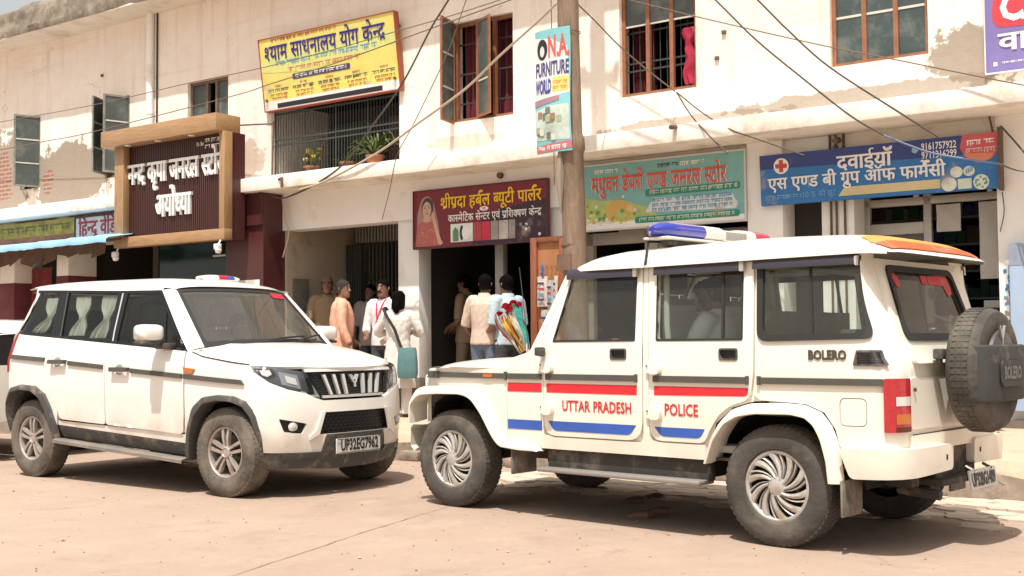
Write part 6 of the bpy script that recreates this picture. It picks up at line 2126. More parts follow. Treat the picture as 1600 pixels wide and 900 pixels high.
q.prism([(.071, 1.197), (.079, 1.197), (.079, 1.165), (.071, 1.165)], lambda a, b: (-2.387, -a + .14, b), lambda a, b: (-2.375, -a + .14, b), lo)
q.build("wheel_cover", sp, smooth=40)
q = MB(); q.box(-2.15, -2.05, yc - .1, yc + .1, .95, 1.1, M_chas, .01); q.build("bracket", sp)
# cabin: floor, dash, wheel, liner
q = MB()
q.box(-1.95, .75, -.74, .74, .52, .56, M_liner); q.box(.30, .62, -.72, .72, .80, 1.135, M_dash, .05, 3); q.box(.45, .75, -.74, .74, .5, .9, M_dash)
q.build("dashboard", PJ)
q = MB(); q.grid([[(x, y * halfw(x) * .93, gut(x) + .02 + crown(x) * .5 * (1 - y ** 4)) for y in (-1, -.8, -.4, 0, .4, .8, 1)] for x in (-1.95, -1.7, -1.2, -.6, 0, .18)], M_liner); q.build("headlining", PJ, smooth=60)
q = MB()
q.tube([(.26 + .06 * math.sin(6.2832 * k / 28), -.38 + .19 * math.cos(6.2832 * k / 28), 1.10 + .18 * math.sin(6.2832 * k / 28)) for k in range(29)], .014, M_dash, 8)
q.tube([(.30, -.38, 1.10), (.45, -.38, 1.0)], .03, M_dash, 8); q.box(.25, .29, -.55, -.21, 1.085, 1.115, M_dash, .01); q.build("steering_wheel", PJ)
q = MB(); q.box(.36, .50, .22, .36, 1.135, 1.20, mat("blue_folder", (.16, .24, .42), .6), .01); q.box(.40, .46, -.02, .06, 1.135, 1.22, mat("orange_idol", (.55, .16, .04), .6), .02); q.box(.36, .5, .44, .62, 1.136, 1.15, M_vw, .004)
q.build("dashboard_clutter", PJ)
q = MB()
for sy in (1, -1):
    q.tube([(-.55, sy * .70, .9), (-.52, sy * .715, 1.3), (-.50, sy * .68, 1.66)], .02, M_liner, 8)
q.tube([(-1.24, -.70, 1.64), (-1.24, .70, 1.64)], .018, M_liner, 8)
q.build("roll_bar", PJ)
# ------------------------------------------------------------------ the white SUV
NE_ = thing("white_suv", "white SUV with dusty tyres and curtained rear windows, facing the police jeep", "car", (-2.85521, 10.81334, 0), -.63405)
def zs(u): return .447 - .050 * u
def zb(u): return 1.208 - .0655 * u
def ztop(u): return lerp_tab([(-1.6, 1.712), (-1.1, 1.70), (-.2, 1.668), (.385, 1.655)], u)
def zstr(u): return lerp_tab([(-1.7, 1.103), (-1.077, 1.073), (-.722, 1.046), (-.156, 1.010), (.184, .985), (.874, .945), (1.61, .902)], u)
UM = NV.umax
UR = NV.uy(.55, False)
AF_in = [(.915, .27), (.965, .46), (1.04, .63), (1.15, .728), (1.30, .757), (1.45, .752), (1.56, .715), (1.625, .63), (1.662, .50), (1.675, .36)]
AF_out = [(.845, .27), (.905, .49), (.995, .70), (1.13, .785), (1.30, .803), (1.47, .797), (1.59, .755), (1.665, .66), (1.705, .51), (1.72, .345)]
AR_in = [(-1.755, .40), (-1.74, .50), (-1.70, .66), (-1.60, .765), (-1.45, .795), (-1.25, .785), (-1.13, .72), (-1.05, .62), (-.985, .48), (-.965, .36)]
AR_out = [(-1.81, .40), (-1.795, .52), (-1.745, .70), (-1.63, .81), (-1.45, .845), (-1.22, .832), (-1.075, .765), (-.985, .64), (-.915, .49), (-.895, .35)]
M_mesh = mat("dark_grille_mesh", (.035, .037, .045), .4)
M_dch = mat("satin_chrome", (.72, .72, .70), .35, metal=.5)
def fN(t, z, d):
    return NV.pos(UM - abs(t), z, d, 1 if t > 0 else -1)
for sy in (-1, 1):
    f = NV.map(sy)
    b = MB()
    # rear quarter and rear half
    Q = [(-.905, zb(-.905) - .004), (-.895, .62), (-.915, .49)] + [p for p in AR_out[::-1][2:]] + [(-1.83, .40), (UR, .40), (UR, 1.15), (-1.84, zb(-1.79) - .01), (-1.79, zb(-1.79) - .006)]
    b.sheet(Q, M_nw, f, .07, th=.03)
    b.sheet([(-1.80, 1.33), (-1.52, 1.72), (-1.6, 1.745), (-1.75, 1.72), (UR, 1.66), (UR, 1.15), (-1.84, 1.32)], M_nw, f, .07, th=.02)
    # shut line of the bonnet
    b.sheet([(.96, 1.1485), (1.1, 1.1095), (1.427, 1.0665), (1.68, 1.045), (1.68, 1.036), (1.427, 1.0575), (1.1, 1.1005), (.96, 1.1395)], M_rubber, f, .06, d=.003)
    # roof side rail
    b.sheet([(.40, 1.662), (-.2, 1.675), (-1.1, 1.708), (-1.53, 1.722), (-1.6, 1.75), (-1.1, 1.735), (-.2, 1.715), (.30, 1.70), (.42, 1.685)], M_nw, f, .08)
    # front fender
    FN_ = [(.892, zb(.892) - .01), (.886, .60), (.868, .42)] + AF_out[1:8] + [(1.640, .73), (1.690, .975), (1.672, 1.042), (1.427, 1.064), (1.10, 1.106), (.93, 1.150)]
    b.sheet(FN_, M_nw, f, .06, th=.03)
    # sill
    b.sheet([(-.895, .53), (-.9, zs(-.9)), (.855, zs(.855)), (.872, .475)], M_nw, f, .08, th=.03, d=-.006)
    # A pillar
    rows = []
    for k in range(9):
        t_ = k / 8
        u0, z0 = .905 + (.395 - .905) * t_, 1.146 + (1.662 - 1.146) * t_
        p0 = Vector(f(u0, z0, .0))
        p1 = Vector((.945 + (.455 - .945) * t_, sy * (.705 - .10 * t_), 1.178 + (1.668 - 1.178) * t_))
        m_ = (p0 + p1) / 2 + Vector((.02, sy * .022, .01))
        row = []
        for q_ in range(7):
            w_ = q_ / 6
            row.append((1 - w_) ** 2 * p0 + 2 * w_ * (1 - w_) * m_ + w_ * w_ * p1)
        rows.append(row)
    b.grid(rows, M_nw)
    b.build("side_panel", NE_, smooth=40)
    # doors
    for nm, D in (("front", [(.878, zb(.878) - .004), (.872, .62), (.855, .475), (-.178, .518), (-.172, .9), (-.185, zb(-.185) - .004)]),
                  ("rear", [(-.192, zb(-.192) - .004), (-.180, .9), (-.186, .519), (-.86, .545), (-.888, .62), (-.898, .9), (-.90, zb(-.90) - .004)])):
        d = MB()
        d.sheet(rpoly(D, [.003, .05, .06, .04, .05, .003] if nm == "front" else [.003, .03, .04, .06, .05, .05, .003], 4), M_nw, f, .06, th=.03, d=.004)
        # pressed line near the foot of the door
        do = d.build("door", NE_, smooth=40)
        h = MB()
        hu = .05 if nm == "front" else -.866
        hz = zstr(hu) + .0
        h.sheet(rpoly(rect(hu - .12, hz - .02, hu + .12, hz + .018), .012, 3), M_strip, f, .04, d=.045, th=.012)
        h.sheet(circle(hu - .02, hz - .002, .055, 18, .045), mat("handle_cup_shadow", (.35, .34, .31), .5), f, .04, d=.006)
        h.sheet(rect(hu - .12, hz - .016, hu - .09, hz + .016), M_strip, f, .04, d=.035, th=.04); h.sheet(rect(hu + .085, hz - .016, hu + .12, hz + .016), M_strip, f, .04, d=.035, th=.04)
        h.sheet([(hu - .085, hz - .022), (hu + .03, hz - .030), (hu + .05, hz - .018), (hu - .07, hz - .012)], M_chrome, f, .04, d=.022, th=.01)
        h.build("handle", do)
    # glass band: black frame with three panes
    b = MB()
    H1 = [(.80, zb(.80) + .03), (.375, 1.632), (-.075, 1.648), (-.07, zb(-.07) + .022)]
    H2 = [(-.20, zb(-.2) + .022), (-.215, 1.652), (-.965, 1.68), (-.905, zb(-.9) + .022)]
    H3 = [(-1.075, zb(-1.07) + .022), (-1.115, 1.685), (-1.475, 1.694), (-1.735, zb(-1.735) + .03)]
    band = [(.895, zb(.89) - .002), (.398, 1.660), (-.2, 1.673), (-1.1, 1.706), (-1.52, 1.719), (-1.795, zb(-1.79) - .002)]
    b.sheet(band, M_gloss, f, .06, holes=[H1, H2, H3], d=-.004, th=.03)
    b.sheet([(.60, zb(.6) + .02), (.585, zb(.6) + .02), (.50, 1.49), (.515, 1.485)], M_gloss, f, .1, d=-.006, th=.02)
    wf = b.build("window_frame", NE_, smooth=40)
    for nm, Hh in (("front_window", H1), ("rear_window", H2), ("quarter_window", H3)):
        g_ = MB(); g_.sheet(Hh, M_glN, f, .1, d=-.014); g_.build("window_glass", wf, smooth=60)
    q = MB(); q.sheet([(-.135, zb(-.14) + .02), (-.118, zb(-.12) + .02), (-.135, 1.652), (-.152, 1.652)], M_dch, f, .1, d=.0, th=.006)
    q.build("window_trim", wf)
    q = MB(); q.sheet([(-.925, zb(-.9) + .02), (-.912, zb(-.9) + .02), (-.975, 1.685), (-.988, 1.685)], M_strip, f, .1, d=.0, th=.006)
    q.build("window_trim", wf)
    # mouldings
    for a, c in ((-1.66, -1.09), (-.715, -.20), (.19, .865), (.885, 1.585)):
        q = MB(); q.sheet([(a, zstr(a) - .019), (c, zstr(c) - .019), (c + (.0 if c < 1.5 else -.03), zstr(c) + .019), (a, zstr(a) + .019)], M_strip, f, .07, d=.018, th=.016); q.build("side_moulding", NE_, smooth=0)
    q = MB(); q.sheet([(.875, 1.018), (1.02, 1.005), (.985, .968), (.90, .972)], M_lamb, f, .05, d=.012, th=.01); q.build("side_indicator", NE_)
    # black arches
    for out, inn in ((AF_out, AF_in), (AR_out, AR_in)):
        q = MB()
        fo, fi = strip_between([(*p, 0) for p in out], [(*p, 0) for p in inn], 36)
        rows = []
        for i_, (a, c) in enumerate(zip(fo, fi)):
            row = []
            g_ = 1 - .65 * max(0, i_ / 35 - .55) / .45 if out is AF_out else 1
            for k, dd in ((0, -.004), (.06, .022), (.5, .036), (.92, .040), (1.0, .03), (1.0, -.10)):
                w_ = a.lerp(c, k); row.append(f(w_.x, w_.y, dd * g_ if dd > 0 else dd))
            rows.append(row)
        q.grid(rows, M_trim); q.build("wheel_arch", NE_, smooth=50)
    for cx in (1.34, -1.34):
        q = MB(); rows = []
        for k in range(17):
            a = math.pi * k / 16
            rows.append([(max(-1.74, min(1.68, cx + .47 * math.cos(a))), sy * yy, .33 + .45 * math.sin(a)) for yy in (.74, .45)])
        q.grid(rows, M_well); q.add([(max(-1.74, min(1.68, cx + .47 * math.cos(math.pi * k / 16))), sy * .45, .33 + .45 * math.sin(math.pi * k / 16)) for k in range(17)], [tuple(range(17))], M_well)
        q.build("wheel_well", NE_)
    for cx in (1.34, -1.34):
        wheel_alloy(NE_, (cx, sy * .842, .3515), sy)
    # cladding and running board
    q = MB()
    rows = []
    for i in range(13):
        u = -.90 + 1.76 * i / 12
        rows.append([f(u, zs(u) + .004, -.006), f(u, zs(u) - .05, -.012), f(u, zs(u) - .12, -.05)])
    q.grid(rows, M_trim)
    q.build("sill_cladding", NE_, smooth=60)
    q = MB()
    rows = []
    for i in range(13):
        u = -.91 + 1.80 * i / 12
        z_ = zs(u) - .135
        rows.append([(u, sy * y_, z_ + o_) for y_, o_ in ((.76, .012), (.86, .014), (.89, .004), (.888, -.022), (.76, -.03))])
    q.grid(rows, mat("running_board_grey", (.22, .21, .20), .5, metal=.3, dust=((.36, .29, .23), .5, 6)))
    for u in (-.6, .6):
        q.box(u - .04, u + .04, sy * .6, sy * .80, zs(u) - .15, zs(u) - .13, M_chas)
    q.build("running_board", NE_, smooth=40)
    # mirror
    q = MB()
    rows = []
    for i in range(9):
        a = -1 + 2 * i / 8
        e = (1 - abs(a) ** 6) ** .5
        y_ = .995 + a * .12
        rows.append([(.60 + .085 * e * math.copysign(abs(math.cos(w_)) ** .7, math.cos(w_)), sy * y_, 1.297 + .070 * e * math.copysign(abs(math.sin(w_)) ** .55, math.sin(w_))) for w_ in [6.2832 * k / 24 for k in range(24)]])
    q.grid(rows, M_nw, close=True); q.add(rows[0], [tuple(range(24))], M_nw); q.add(rows[-1], [tuple(range(24))], M_nw)
    mo = q.build("mirror", NE_, smooth=60)
    q = MB()
    q.box(.54, .67, sy * .89, sy * 1.10, 1.205, 1.232, M_trim, .012); q.box(.56, .72, sy * .80, sy * .91, 1.165, 1.215, M_trim, .012)
    q.build("mirror_base", mo)
    # tail lamp
    q = MB(); q.sheet(rpoly([(-1.665, 1.33), (-1.80, 1.315), (-1.88, 1.0), (-1.80, .95), (-1.735, .97)], .02, 3), M_lred, f, .05, d=.016, th=.02); q.build("tail_lamp", NE_)
    # curtains in the back windows
    M_cw = mat("white_curtain", (.80, .78, .72), .95, var=.08)
    for a, pin, foot in ((-.36, -.33, -.40), (-.76, -.70, -.72), (-1.22, -1.20, -1.34)):
        q = MB(); rows = []
        for j in range(13):
            t_ = j / 12
            z_ = 1.64 - (1.64 - zb(a) - .03) * t_
            c_ = a + (pin - a) * min(1, t_ / .55) if t_ < .55 else pin + (foot - pin) * (t_ - .55) / .45
            w_ = .24 - .15 * math.exp(-((t_ - .55) / .18) ** 2)
            rows.append([f(c_ + w_ * (i / 16 - .5), z_, -.045 + .016 * math.sin(i * 2.4 + j * .1)) for i in range(17)])
        q.grid(rows, M_cw); q.build("curtain", NE_, smooth=70)
    seat(NE_, .05, sy * .38, .50, .72, M_seat)
seat(NE_, -.85, 0, 1.25, .76, M_seat, back=.58, head=False, name="rear_bench")
# rear face
q = MB()
for sy in (-1, 1):
    q.sheet([(NV.umin, .42), (UR + .01, .42), (UR + .01, 1.66), (NV.umin, 1.66)], M_nw, NV.map(sy), .1, th=.02, holes=[[(NV.umin + .001, 1.22), (UR - .08, 1.22), (UR - .10, 1.55), (NV.umin + .001, 1.55)]])
    q.sheet([(NV.umin, 1.22), (UR - .08, 1.22), (UR - .10, 1.55), (NV.umin, 1.55)], M_gloss, NV.map(sy), .1, d=-.01)
    q.sheet([(NV.umin, .30), (-1.83, .30), (-1.83, .43), (NV.umin, .43)], M_trim, NV.map(sy), .1, d=.01)
q.build("tailgate", NE_, smooth=45)
# roof
def ngut(x): return lerp_tab([(-1.68, 1.725), (-1.6, 1.742), (-1.1, 1.735), (-.2, 1.715), (.30, 1.698), (.46, 1.672)], x)
def ncr(x): return lerp_tab([(-1.68, -.01), (-1.66, .015), (-1.60, .042), (-1.5, .058), (-1.1, .068), (-.2, .078), (.1, .070), (.3, .050), (.46, .02)], x)
def nhw(x): return lerp_tab([(-1.8, .62), (-1.6, .672), (-1.1, .682), (-.2, .695), (.3, .70), (.46, .62)], x)
q = MB(); rows = []
for x in (-1.68, -1.665, -1.64, -1.58, -1.4, -1.1, -.8, -.5, -.2, .1, .22, .32, .40, .46):
    row = []
    for k in [-1, -.985, -.95, -.9, -.8, -.65, -.45, -.2, 0, .2, .45, .65, .8, .9, .95, .985, 1]:
        row.append((x + (.06 * (1 - k * k) if x > .4 else 0), k * nhw(x), ngut(x) + ncr(x) * (1 - abs(k) ** 3) + .012 * (1 - abs(k) ** 12)))
    rows.append(row)
q.grid(rows, M_nw)
ro = q.build("roof", NE_, smooth=50)
# beacon
q = MB(); q.box(-.05, .05, .02, .42, 1.786, 1.80, M_lbw, .005)
bo = q.build("light_bar", NE_)
for nm, y0, y1, m_ in (("white_lens", -.02, .19, M_lbw), ("red_lens", .191, .29, M_redl), ("blue_lens", .291, .38, M_bluel), ("white_lens", .381, .45, M_lbw)):
    q = MB(); rows = []
    for y_ in (y0, (y0 + y1) / 2, y1):
        e = 1 - .45 * max(0, abs((y_ - .215) / .235)) ** 3
        rows.append([(.05 * e * math.cos(w_), y_, 1.80 + .042 * e * max(0, math.sin(w_)) ** .7) for w_ in [math.pi * k / 10 for k in range(11)]])
    q.grid(rows, m_); q.add(rows[0], [tuple(range(11))], m_); q.add(rows[-1], [tuple(range(11))], m_)
    q.build(nm, bo)
# windscreen
def scn(u, v, d):
    w_ = .705 - .10 * v
    return (.945 - .49 * v + .085 * (1 - u * u) * (1 - .3 * v) + d, u * w_, 1.178 + .49 * v + .03 * (1 - u * u) * (1 - .5 * v) + d * .9)
q = MB(); q.sheet(rect(-1, 0, 1, 1), M_glW, scn, .16); wo_ = q.build("windscreen", NE_, smooth=60)
q = MB(); q.sheet(rect(-1.0, -.02, 1.0, 1.01), M_rubber, scn, .08, holes=[rpoly(rect(-.955, .075, .955, .955), .06, 5)], d=.004); q.build("screen_band", wo_, smooth=60)
q = MB()
q.sheet(rpoly([(.62, .87), (.62, .96), (.90, .955), (.88, .87)], .02), flat((.60, .02, .04), "redsticker", .05), scn, .1, d=.006); q.build("red_film", wo_, smooth=0)
q = MB()
for a, c in (((-.25, -.02), (.55, .10)), ((.30, -.02), (.93, .16))):
    q.tube([scn(a[0] + (c[0] - a[0]) * i / 8, a[1] + (c[1] - a[1]) * i / 8 + .02 * math.sin(i / 8 * 3.1), .02) for i in range(9)], .008, M_rubber, 5)
q.build("wiper", wo_)
# bonnet
def zseam(u): return lerp_tab([(.93, 1.150), (1.1, 1.106), (1.427, 1.064), (1.69, 1.042)], u)
q = MB(); rows = []
KS = [0, .15, .3, .45, .6, .72, .82, .9, .95, .98, 1.0]
for i in range(13):
    s_ = i / 12
    u = .945 + (1.685 - .945) * s_
    E = NV.pos(u, zseam(u) + .004, .003, 1)
    C = (1.06 + .875 * s_, 0, 1.212 - .075 * s_ - .115 * s_ ** 3)
    row = []
    for k in [-k for k in KS[::-1]] + KS[1:]:
        a = abs(k)
        crease = .012 * math.exp(-((a - .62) / .06) ** 2) * (1 - s_ * .3)
        row.append((C[0] - (C[0] - E[0]) * a ** 2.4, k * E[1], C[2] - (C[2] - E[2]) * a ** 2.6 + crease))
    rows.append(row)
last = rows[-1]
rows.append([(x + .008, y, z - .012) for x, y, z in last]); rows.append([(x - .004, y, z - .034) for x, y, z in last])
q.grid(rows, M_nw)
q.build("bonnet", NE_, smooth=40)
q = MB()
q.grid([[(.92 + .09 * (1 - (y / .72) ** 2), y, 1.150) for y in [-.80 + 1.6 * k / 10 for k in range(11)]], [(1.03 + .09 * (1 - (y / .72) ** 2), y * 1.0, 1.158) for y in [-.80 + 1.6 * k / 10 for k in range(11)]]], M_trim)
q.build("cowl", NE_)
# bumper
sym = lambda P: P + [(-t, z) for t, z in P[::-1]]
BUM = sym([(UM - 1.636, .73), (UM - 1.69, .975), (UM - 1.80, .902), (UM - 1.94, .845), (UM - 2.08, .812), (UM - 2.16, .775), (UM - 2.235, .752)])
BUM = BUM + [(-(UM - a), z) for a, z in ()]
low = [(-(UM - 1.636), .73), (-(UM - 1.672), .60), (-(UM - 1.705), .50), (-(UM - 1.716), .358), (-.385, .352), (-.345, .474)]
BUM = [(t, z) for t, z in BUM] + low[1:] + [(-t, z) for t, z in low[::-1][:-1]]
LG = [(.362, .660), (.425, .49), (-.425, .49), (-.362, .660)]
FOG = rpoly([(.735, .622), (.51, .578), (.555, .50), (.70, .518)], .012, 3)
FOGm = [(-t, z) for t, z in FOG]
q = MB()
q.sheet(BUM, M_nw, fN, .06, holes=[LG, FOG, FOGm], th=.04, d=.006)
# raised cheeks beside the lower grille
for s_ in (1, -1):
    q.sheet([(s_ * t, z) for t, z in [(.372, .668), (.345, .668), (.41, .49), (.50, .45), (.50, .475), (.44, .52)]], M_nw, fN, .05, d=.02, th=.02)
bu = q.build("front_bumper", NE_, smooth=38)
q = MB()
q.sheet(LG, M_gloss, fN, .08, d=-.03)
for r_ in range(6):
    z_ = .505 + r_ * .027
    for c_ in range(-8, 9):
        t_ = c_ * .052 + (.026 if r_ % 2 else 0)
        if abs(t_) < .40 - (z_ - .49) * .35:
            q.sheet([(t_ - .026, z_ - .012), (t_ - .02, z_ - .016), (t_ + .02, z_ + .004), (t_ + .026, z_ + .0), (t_ + .026, z_ + .006), (t_ - .026, z_ - .006)], M_mesh, fN, .2, d=-.012)
q.sheet([(.425, .49), (.36, .66), (.345, .65), (.40, .50), (-.40, .50), (-.345, .65), (-.36, .66), (-.425, .49)], M_gloss, fN, .1, d=.004, th=.03)
q.build("lower_grille", bu)
q = MB()
q.sheet(sym([(UM - 1.716, .352), (UM - 1.74, .235), (.55, .228), (.25, .205)])[::1], M_trim, fN, .07, d=.004, th=.05)
q.sheet([(.38, .353), (.335, .486), (-.335, .486), (-.38, .353)], M_trim, fN, .07, d=.008, th=.03)
q.sheet([(.72, .350), (.40, .350), (.36, .315), (.72, .305)], M_trim, fN, .06, d=.025, th=.03); q.sheet([(-.72, .350), (-.40, .350), (-.36, .315), (-.72, .305)], M_trim, fN, .06, d=.025, th=.03)
q.build("bumper_lip", bu)
for s_ in (1, -1):
    q = MB()
    q.sheet(FOG if s_ > 0 else FOGm, M_gloss, fN, .06, d=-.025)
    c_ = fN(s_ * .615, .558, .0)
    q.lathe([(0, .01), (.03, .004), (.036, -.012), (.036, -.03)], c_, 'x', M_lclr, 16)
    q.build("fog_lamp", bu)
q = MB()
fpn = lambda u, v, d: (NV.pos(UM, .40, .03, 1)[0] + d, u, v)
q.sheet(rpoly(rect(-.25, .325, .25, .445), .012), M_tin, fpn, .3, d=0, th=.012)
q.text("UP32EG7962", fpn, M_blk, -.205, .350, .075, w=.43, d=.002, bold=.035)
q.text("IND", fpn, flat((.05, .1, .3), "plateblue"), -.238, .40, .014, d=.002)
for a, b_, c_, d_ in ((-.245, .245, .328, .333), (-.245, .245, .437, .442)):
    q.sheet(rect(a, c_, b_, d_), M_blk, fpn, .3, d=.002)
q.build("number_plate", NE_, smooth=0)
# grille and lamps
q = MB()
GR = sym([(.475, .972), (.352, .772)])
GR = [(.475, .975), (.352, .772), (-.352, .772), (-.475, .975)]
q.sheet(GR, M_gloss, fN, .08, d=-.03)
for r_ in range(9):
    z_ = .785 + r_ * .022
    for c_ in range(-9, 10):
        t_ = c_ * .05 + (.025 if r_ % 2 else 0)
        if abs(t_) < .33 + (z_ - .775) * .55:
            q.sheet([(t_ - .022, z_ - .004), (t_, z_ - .010), (t_ + .022, z_ - .004), (t_ + .022, z_ + .002), (t_, z_ - .004), (t_ - .022, z_ + .002)], M_mesh, fN, .2, d=-.016)
go = q.build("grille", NE_)
q = MB()
q.sheet([(.49, .978), (.49, 1.0), (-.49, 1.0), (-.49, .978)], M_dch, fN, .06, d=.012, th=.03)
for t0 in (.115, .215, .315):
    for s_ in (1, -1):
        q.sheet([(s_ * (t0 - .014), .955), (s_ * (t0 + .016), .955), (s_ * (t0 * .83 + .012), .795), (s_ * (t0 * .83 - .010), .795)], M_dch, fN, .06, d=.006, th=.025)
for s_ in (1, -1):      # emblem: two sweeping bars meeting
    q.sheet([(s_ * .055, .95), (s_ * .04, .95), (s_ * .004, .885), (s_ * .016, .885)], M_dch, fN, .06, d=.012, th=.02)
    q.sheet([(s_ * .03, .95), (s_ * .022, .95), (s_ * .002, .91), (s_ * .010, .905)], M_dch, fN, .06, d=.012, th=.02)
q.sheet([(.008, .89), (-.008, .89), (-.006, .85), (.006, .85)], M_dch, fN, .06, d=.012, th=.02)
q.sheet([(.352, .79), (.345, .770), (-.345, .770), (-.352, .79)], M_dch, fN, .06, d=.004, th=.02)
q.build("grille_bar", go)
for s_ in (1, -1):
    HL = [(s_ * t, z) for t, z in [(UM - 1.685, 1.035), (UM - 1.69, .985), (UM - 1.80, .910), (UM - 1.94, .853), (UM - 2.10, .822), (.46, .80), (.395, .80), (.482, .98)]]
    q = MB()
    q.sheet(HL, mat("lamp_housing_grey", (.10, .105, .11), .25, metal=.5), fN, .06, d=-.035)
    q.sheet([(s_ * t, z) for t, z in [(UM - 1.72, 1.005), (UM - 1.73, .965), (UM - 1.80, .93), (UM - 1.86, .955), (UM - 1.85, 1.01)]], M_gloss, fN, .05, d=-.028)
    q.sheet([(s_ * t, z) for t, z in [(UM - 1.735, .995), (UM - 1.745, .96), (UM - 1.79, .945), (UM - 1.83, .965), (UM - 1.82, 1.0)]], M_lclr, fN, .05, d=-.022)
    q.sheet([(s_ * t, z) for t, z in [(UM - 1.88, .985), (UM - 1.90, .885), (UM - 2.06, .845), (UM - 2.04, .955)]], mat('lamp_reflector', (.42, .43, .44), .3, metal=.7), fN, .05, d=-.030)
    q.sheet([(s_ * t, z) for t, z in [(UM - 1.93, .955), (UM - 1.94, .90), (UM - 2.03, .875), (UM - 2.02, .93)]], M_lclr, fN, .05, d=-.022)
    q.sheet([(s_ * t, z) for t, z in [(.47, .965), (.455, .815), (.41, .80), (.44, .97)]], M_gloss, fN, .05, d=-.02)
    ho = q.build("headlamp", NE_)
    q = MB(); q.sheet(HL, glass("lamp_lens", (.92, .93, .94), 1.5, .03, .0), fN, .06, d=.004, th=.03); q.build("lamp_lens", ho, smooth=60)
# cabin
q = MB()
q.box(-1.8, .9, -.76, .76, .40, .44, M_liner); q.box(.50, .98, -.70, .70, .85, 1.13, mat("grey_dashboard", (.09, .09, .085), .6), .06, 3); q.box(-1.85, -1.78, -.7, .7, .44, 1.1, M_liner)
q.build("dashboard", NE_)
q = MB(); q.box(.72, .94, -.62, -.22, 1.135, 1.165, mat("beige_dash_cloth", (.50, .47, .38), .9), .015); q.build("dash_cloth", NE_)
q = MB()
q.tube([(.42 + .06 * math.sin(6.2832 * k / 28), -.38 + .185 * math.cos(6.2832 * k / 28), 1.05 + .175 * math.sin(6.2832 * k / 28)) for k in range(29)], .014, M_dash, 8)
q.tube([(.44, -.38, 1.05), (.6, -.38, .98)], .03, M_dash, 8); q.build("steering_wheel", NE_)
q = MB(); q.grid([[(x, y * nhw(x) * .95, ngut(x) - .02 + ncr(x) * .6 * (1 - y ** 4)) for y in (-1, -.8, -.4, 0, .4, .8, 1)] for x in (-1.7, -1.2, -.6, 0, .25, .40)], M_liner); q.build("headlining", NE_, smooth=60)
q = MB()
for sy in (-1, 1):
    q.box(-1.7, 1.7, sy * .35, sy * .45, .30, .42, M_chas)
q.tube([(-1.34, -.7, .35), (-1.34, .7, .35)], .05, M_chas, 8); q.tube([(1.34, -.7, .35), (1.34, .7, .35)], .04, M_chas, 8)
q.box(.9, 1.75, -.42, .42, .24, .42, M_chas, .02)
q.build("chassis", NE_)

# ------------------------------------------------------------------ the car half hidden at the left edge
HC = thing("hatchback", "white hatchback with black roof rails half hidden behind the white SUV", "car", (-6.5, 13.9, 0), math.pi - .62)
def hsec(x):
    """half width, sill, belt, roof height"""
    return (lerp_tab([(-1.9, .70), (-1.6, .83), (0, .85), (1.4, .82), (1.85, .62)], x), lerp_tab([(-1.9, .42), (-1.5, .26), (1.5, .26), (1.85, .40)], x), lerp_tab([(-1.9, 1.0), (0, .98), (.9, .95), (1.85, .72)], x))
q = MB()
for sy in (1, -1):
    rows = []
    for i in range(33):
        x = -1.88 + 3.7 * i / 32
        w_, s_, b_ = hsec(x)
        rows.append([(x, sy * w_ * k, s_ + (b_ - s_) * t_) for k, t_ in ((.93, 0), (.985, .2), (1.0, .5), (.995, .8), (.97, 1.0))])
    q.grid(rows, M_nw)
rows = []
for i in range(15):
    x = .85 + 1.0 * i / 14
    w_, s_, b_ = hsec(x); rows.append([(x, w_ * .97 * k, b_ + .06 * (1 - k * k)) for k in (-1, -.6, 0, .6, 1)])
q.grid(rows, M_nw)
for x in (-1.88, 1.82):
    w_, s_, b_ = hsec(x); q.add([(x, -w_, s_), (x, w_, s_), (x, w_ * .97, b_), (x, -w_ * .97, b_)], [(0, 1, 2, 3)], M_nw)
hb = q.build("body", HC, smooth=50)
def hroof(x): return lerp_tab([(-1.8, 1.30), (-1.6, 1.42), (-.6, 1.47), (.1, 1.45), (.35, 1.38)], x)
q = MB(); rows = []
for x in (-1.82, -1.7, -1.5, -1.1, -.6, -.2, .1, .25, .36):
    rows.append([(x, .66 * k, hroof(x) + .035 * (1 - k ** 4)) for k in (-1, -.96, -.8, -.4, 0, .4, .8, .96, 1)])
q.grid(rows, M_nw); q.build("roof", HC, smooth=50)
q = MB()
for sy in (1, -1):
    q.tube([(-1.55, sy * .62, 1.45), (-1.4, sy * .62, 1.495), (-.1, sy * .62, 1.50), (.1, sy * .62, 1.46)], .015, M_trim, 8)
q.build("roof_rail", HC)
q = MB()
for sy in (1, -1):
    q.grid([[(-1.78, sy * .80, .985), (-.9, sy * .835, .985), (0, sy * .835, .975), (.9, sy * .80, .955)], [(-1.70, sy * .67, 1.36), (-.9, sy * .665, 1.46), (0, sy * .665, 1.45), (.36, sy * .66, 1.38)]], M_gloss)
q.grid([[(.95, y * .78, .955) for y in (-1, -.5, 0, .5, 1)], [(.36, y * .65, 1.385) for y in (-1, -.5, 0, .5, 1)]], M_gloss); q.grid([[(-1.88, y * .78, .99) for y in (-1, 0, 1)], [(-1.80, y * .64, 1.34) for y in (-1, 0, 1)]], M_gloss)
q.build("window_glass", HC, smooth=40)
q = MB()
for sy in (1, -1):
    for cx in (1.2, -1.25):
        q.prism([(cx + .37 * math.cos(math.pi * k / 12), .26 + .40 * math.sin(math.pi * k / 12)) for k in range(13)], lambda a, b: (a, sy * .80, b), lambda a, b: (a, sy * .858, b), M_well)
q.build("wheel_arch", HC)
for sy in (1, -1):
    for cx in (1.2, -1.25):
        t = clampz(tyre((cx, sy * .862, .30), sy, r=.30, w=.18, rim_r=.18)).build("wheel", HC)
        k = MB(); k.lathe([(0, .0), (.16, -.005 * sy), (.182, -.02 * sy)], (cx, sy * .86, .30), 'y', M_alloy, 24); k.build("rim", t)
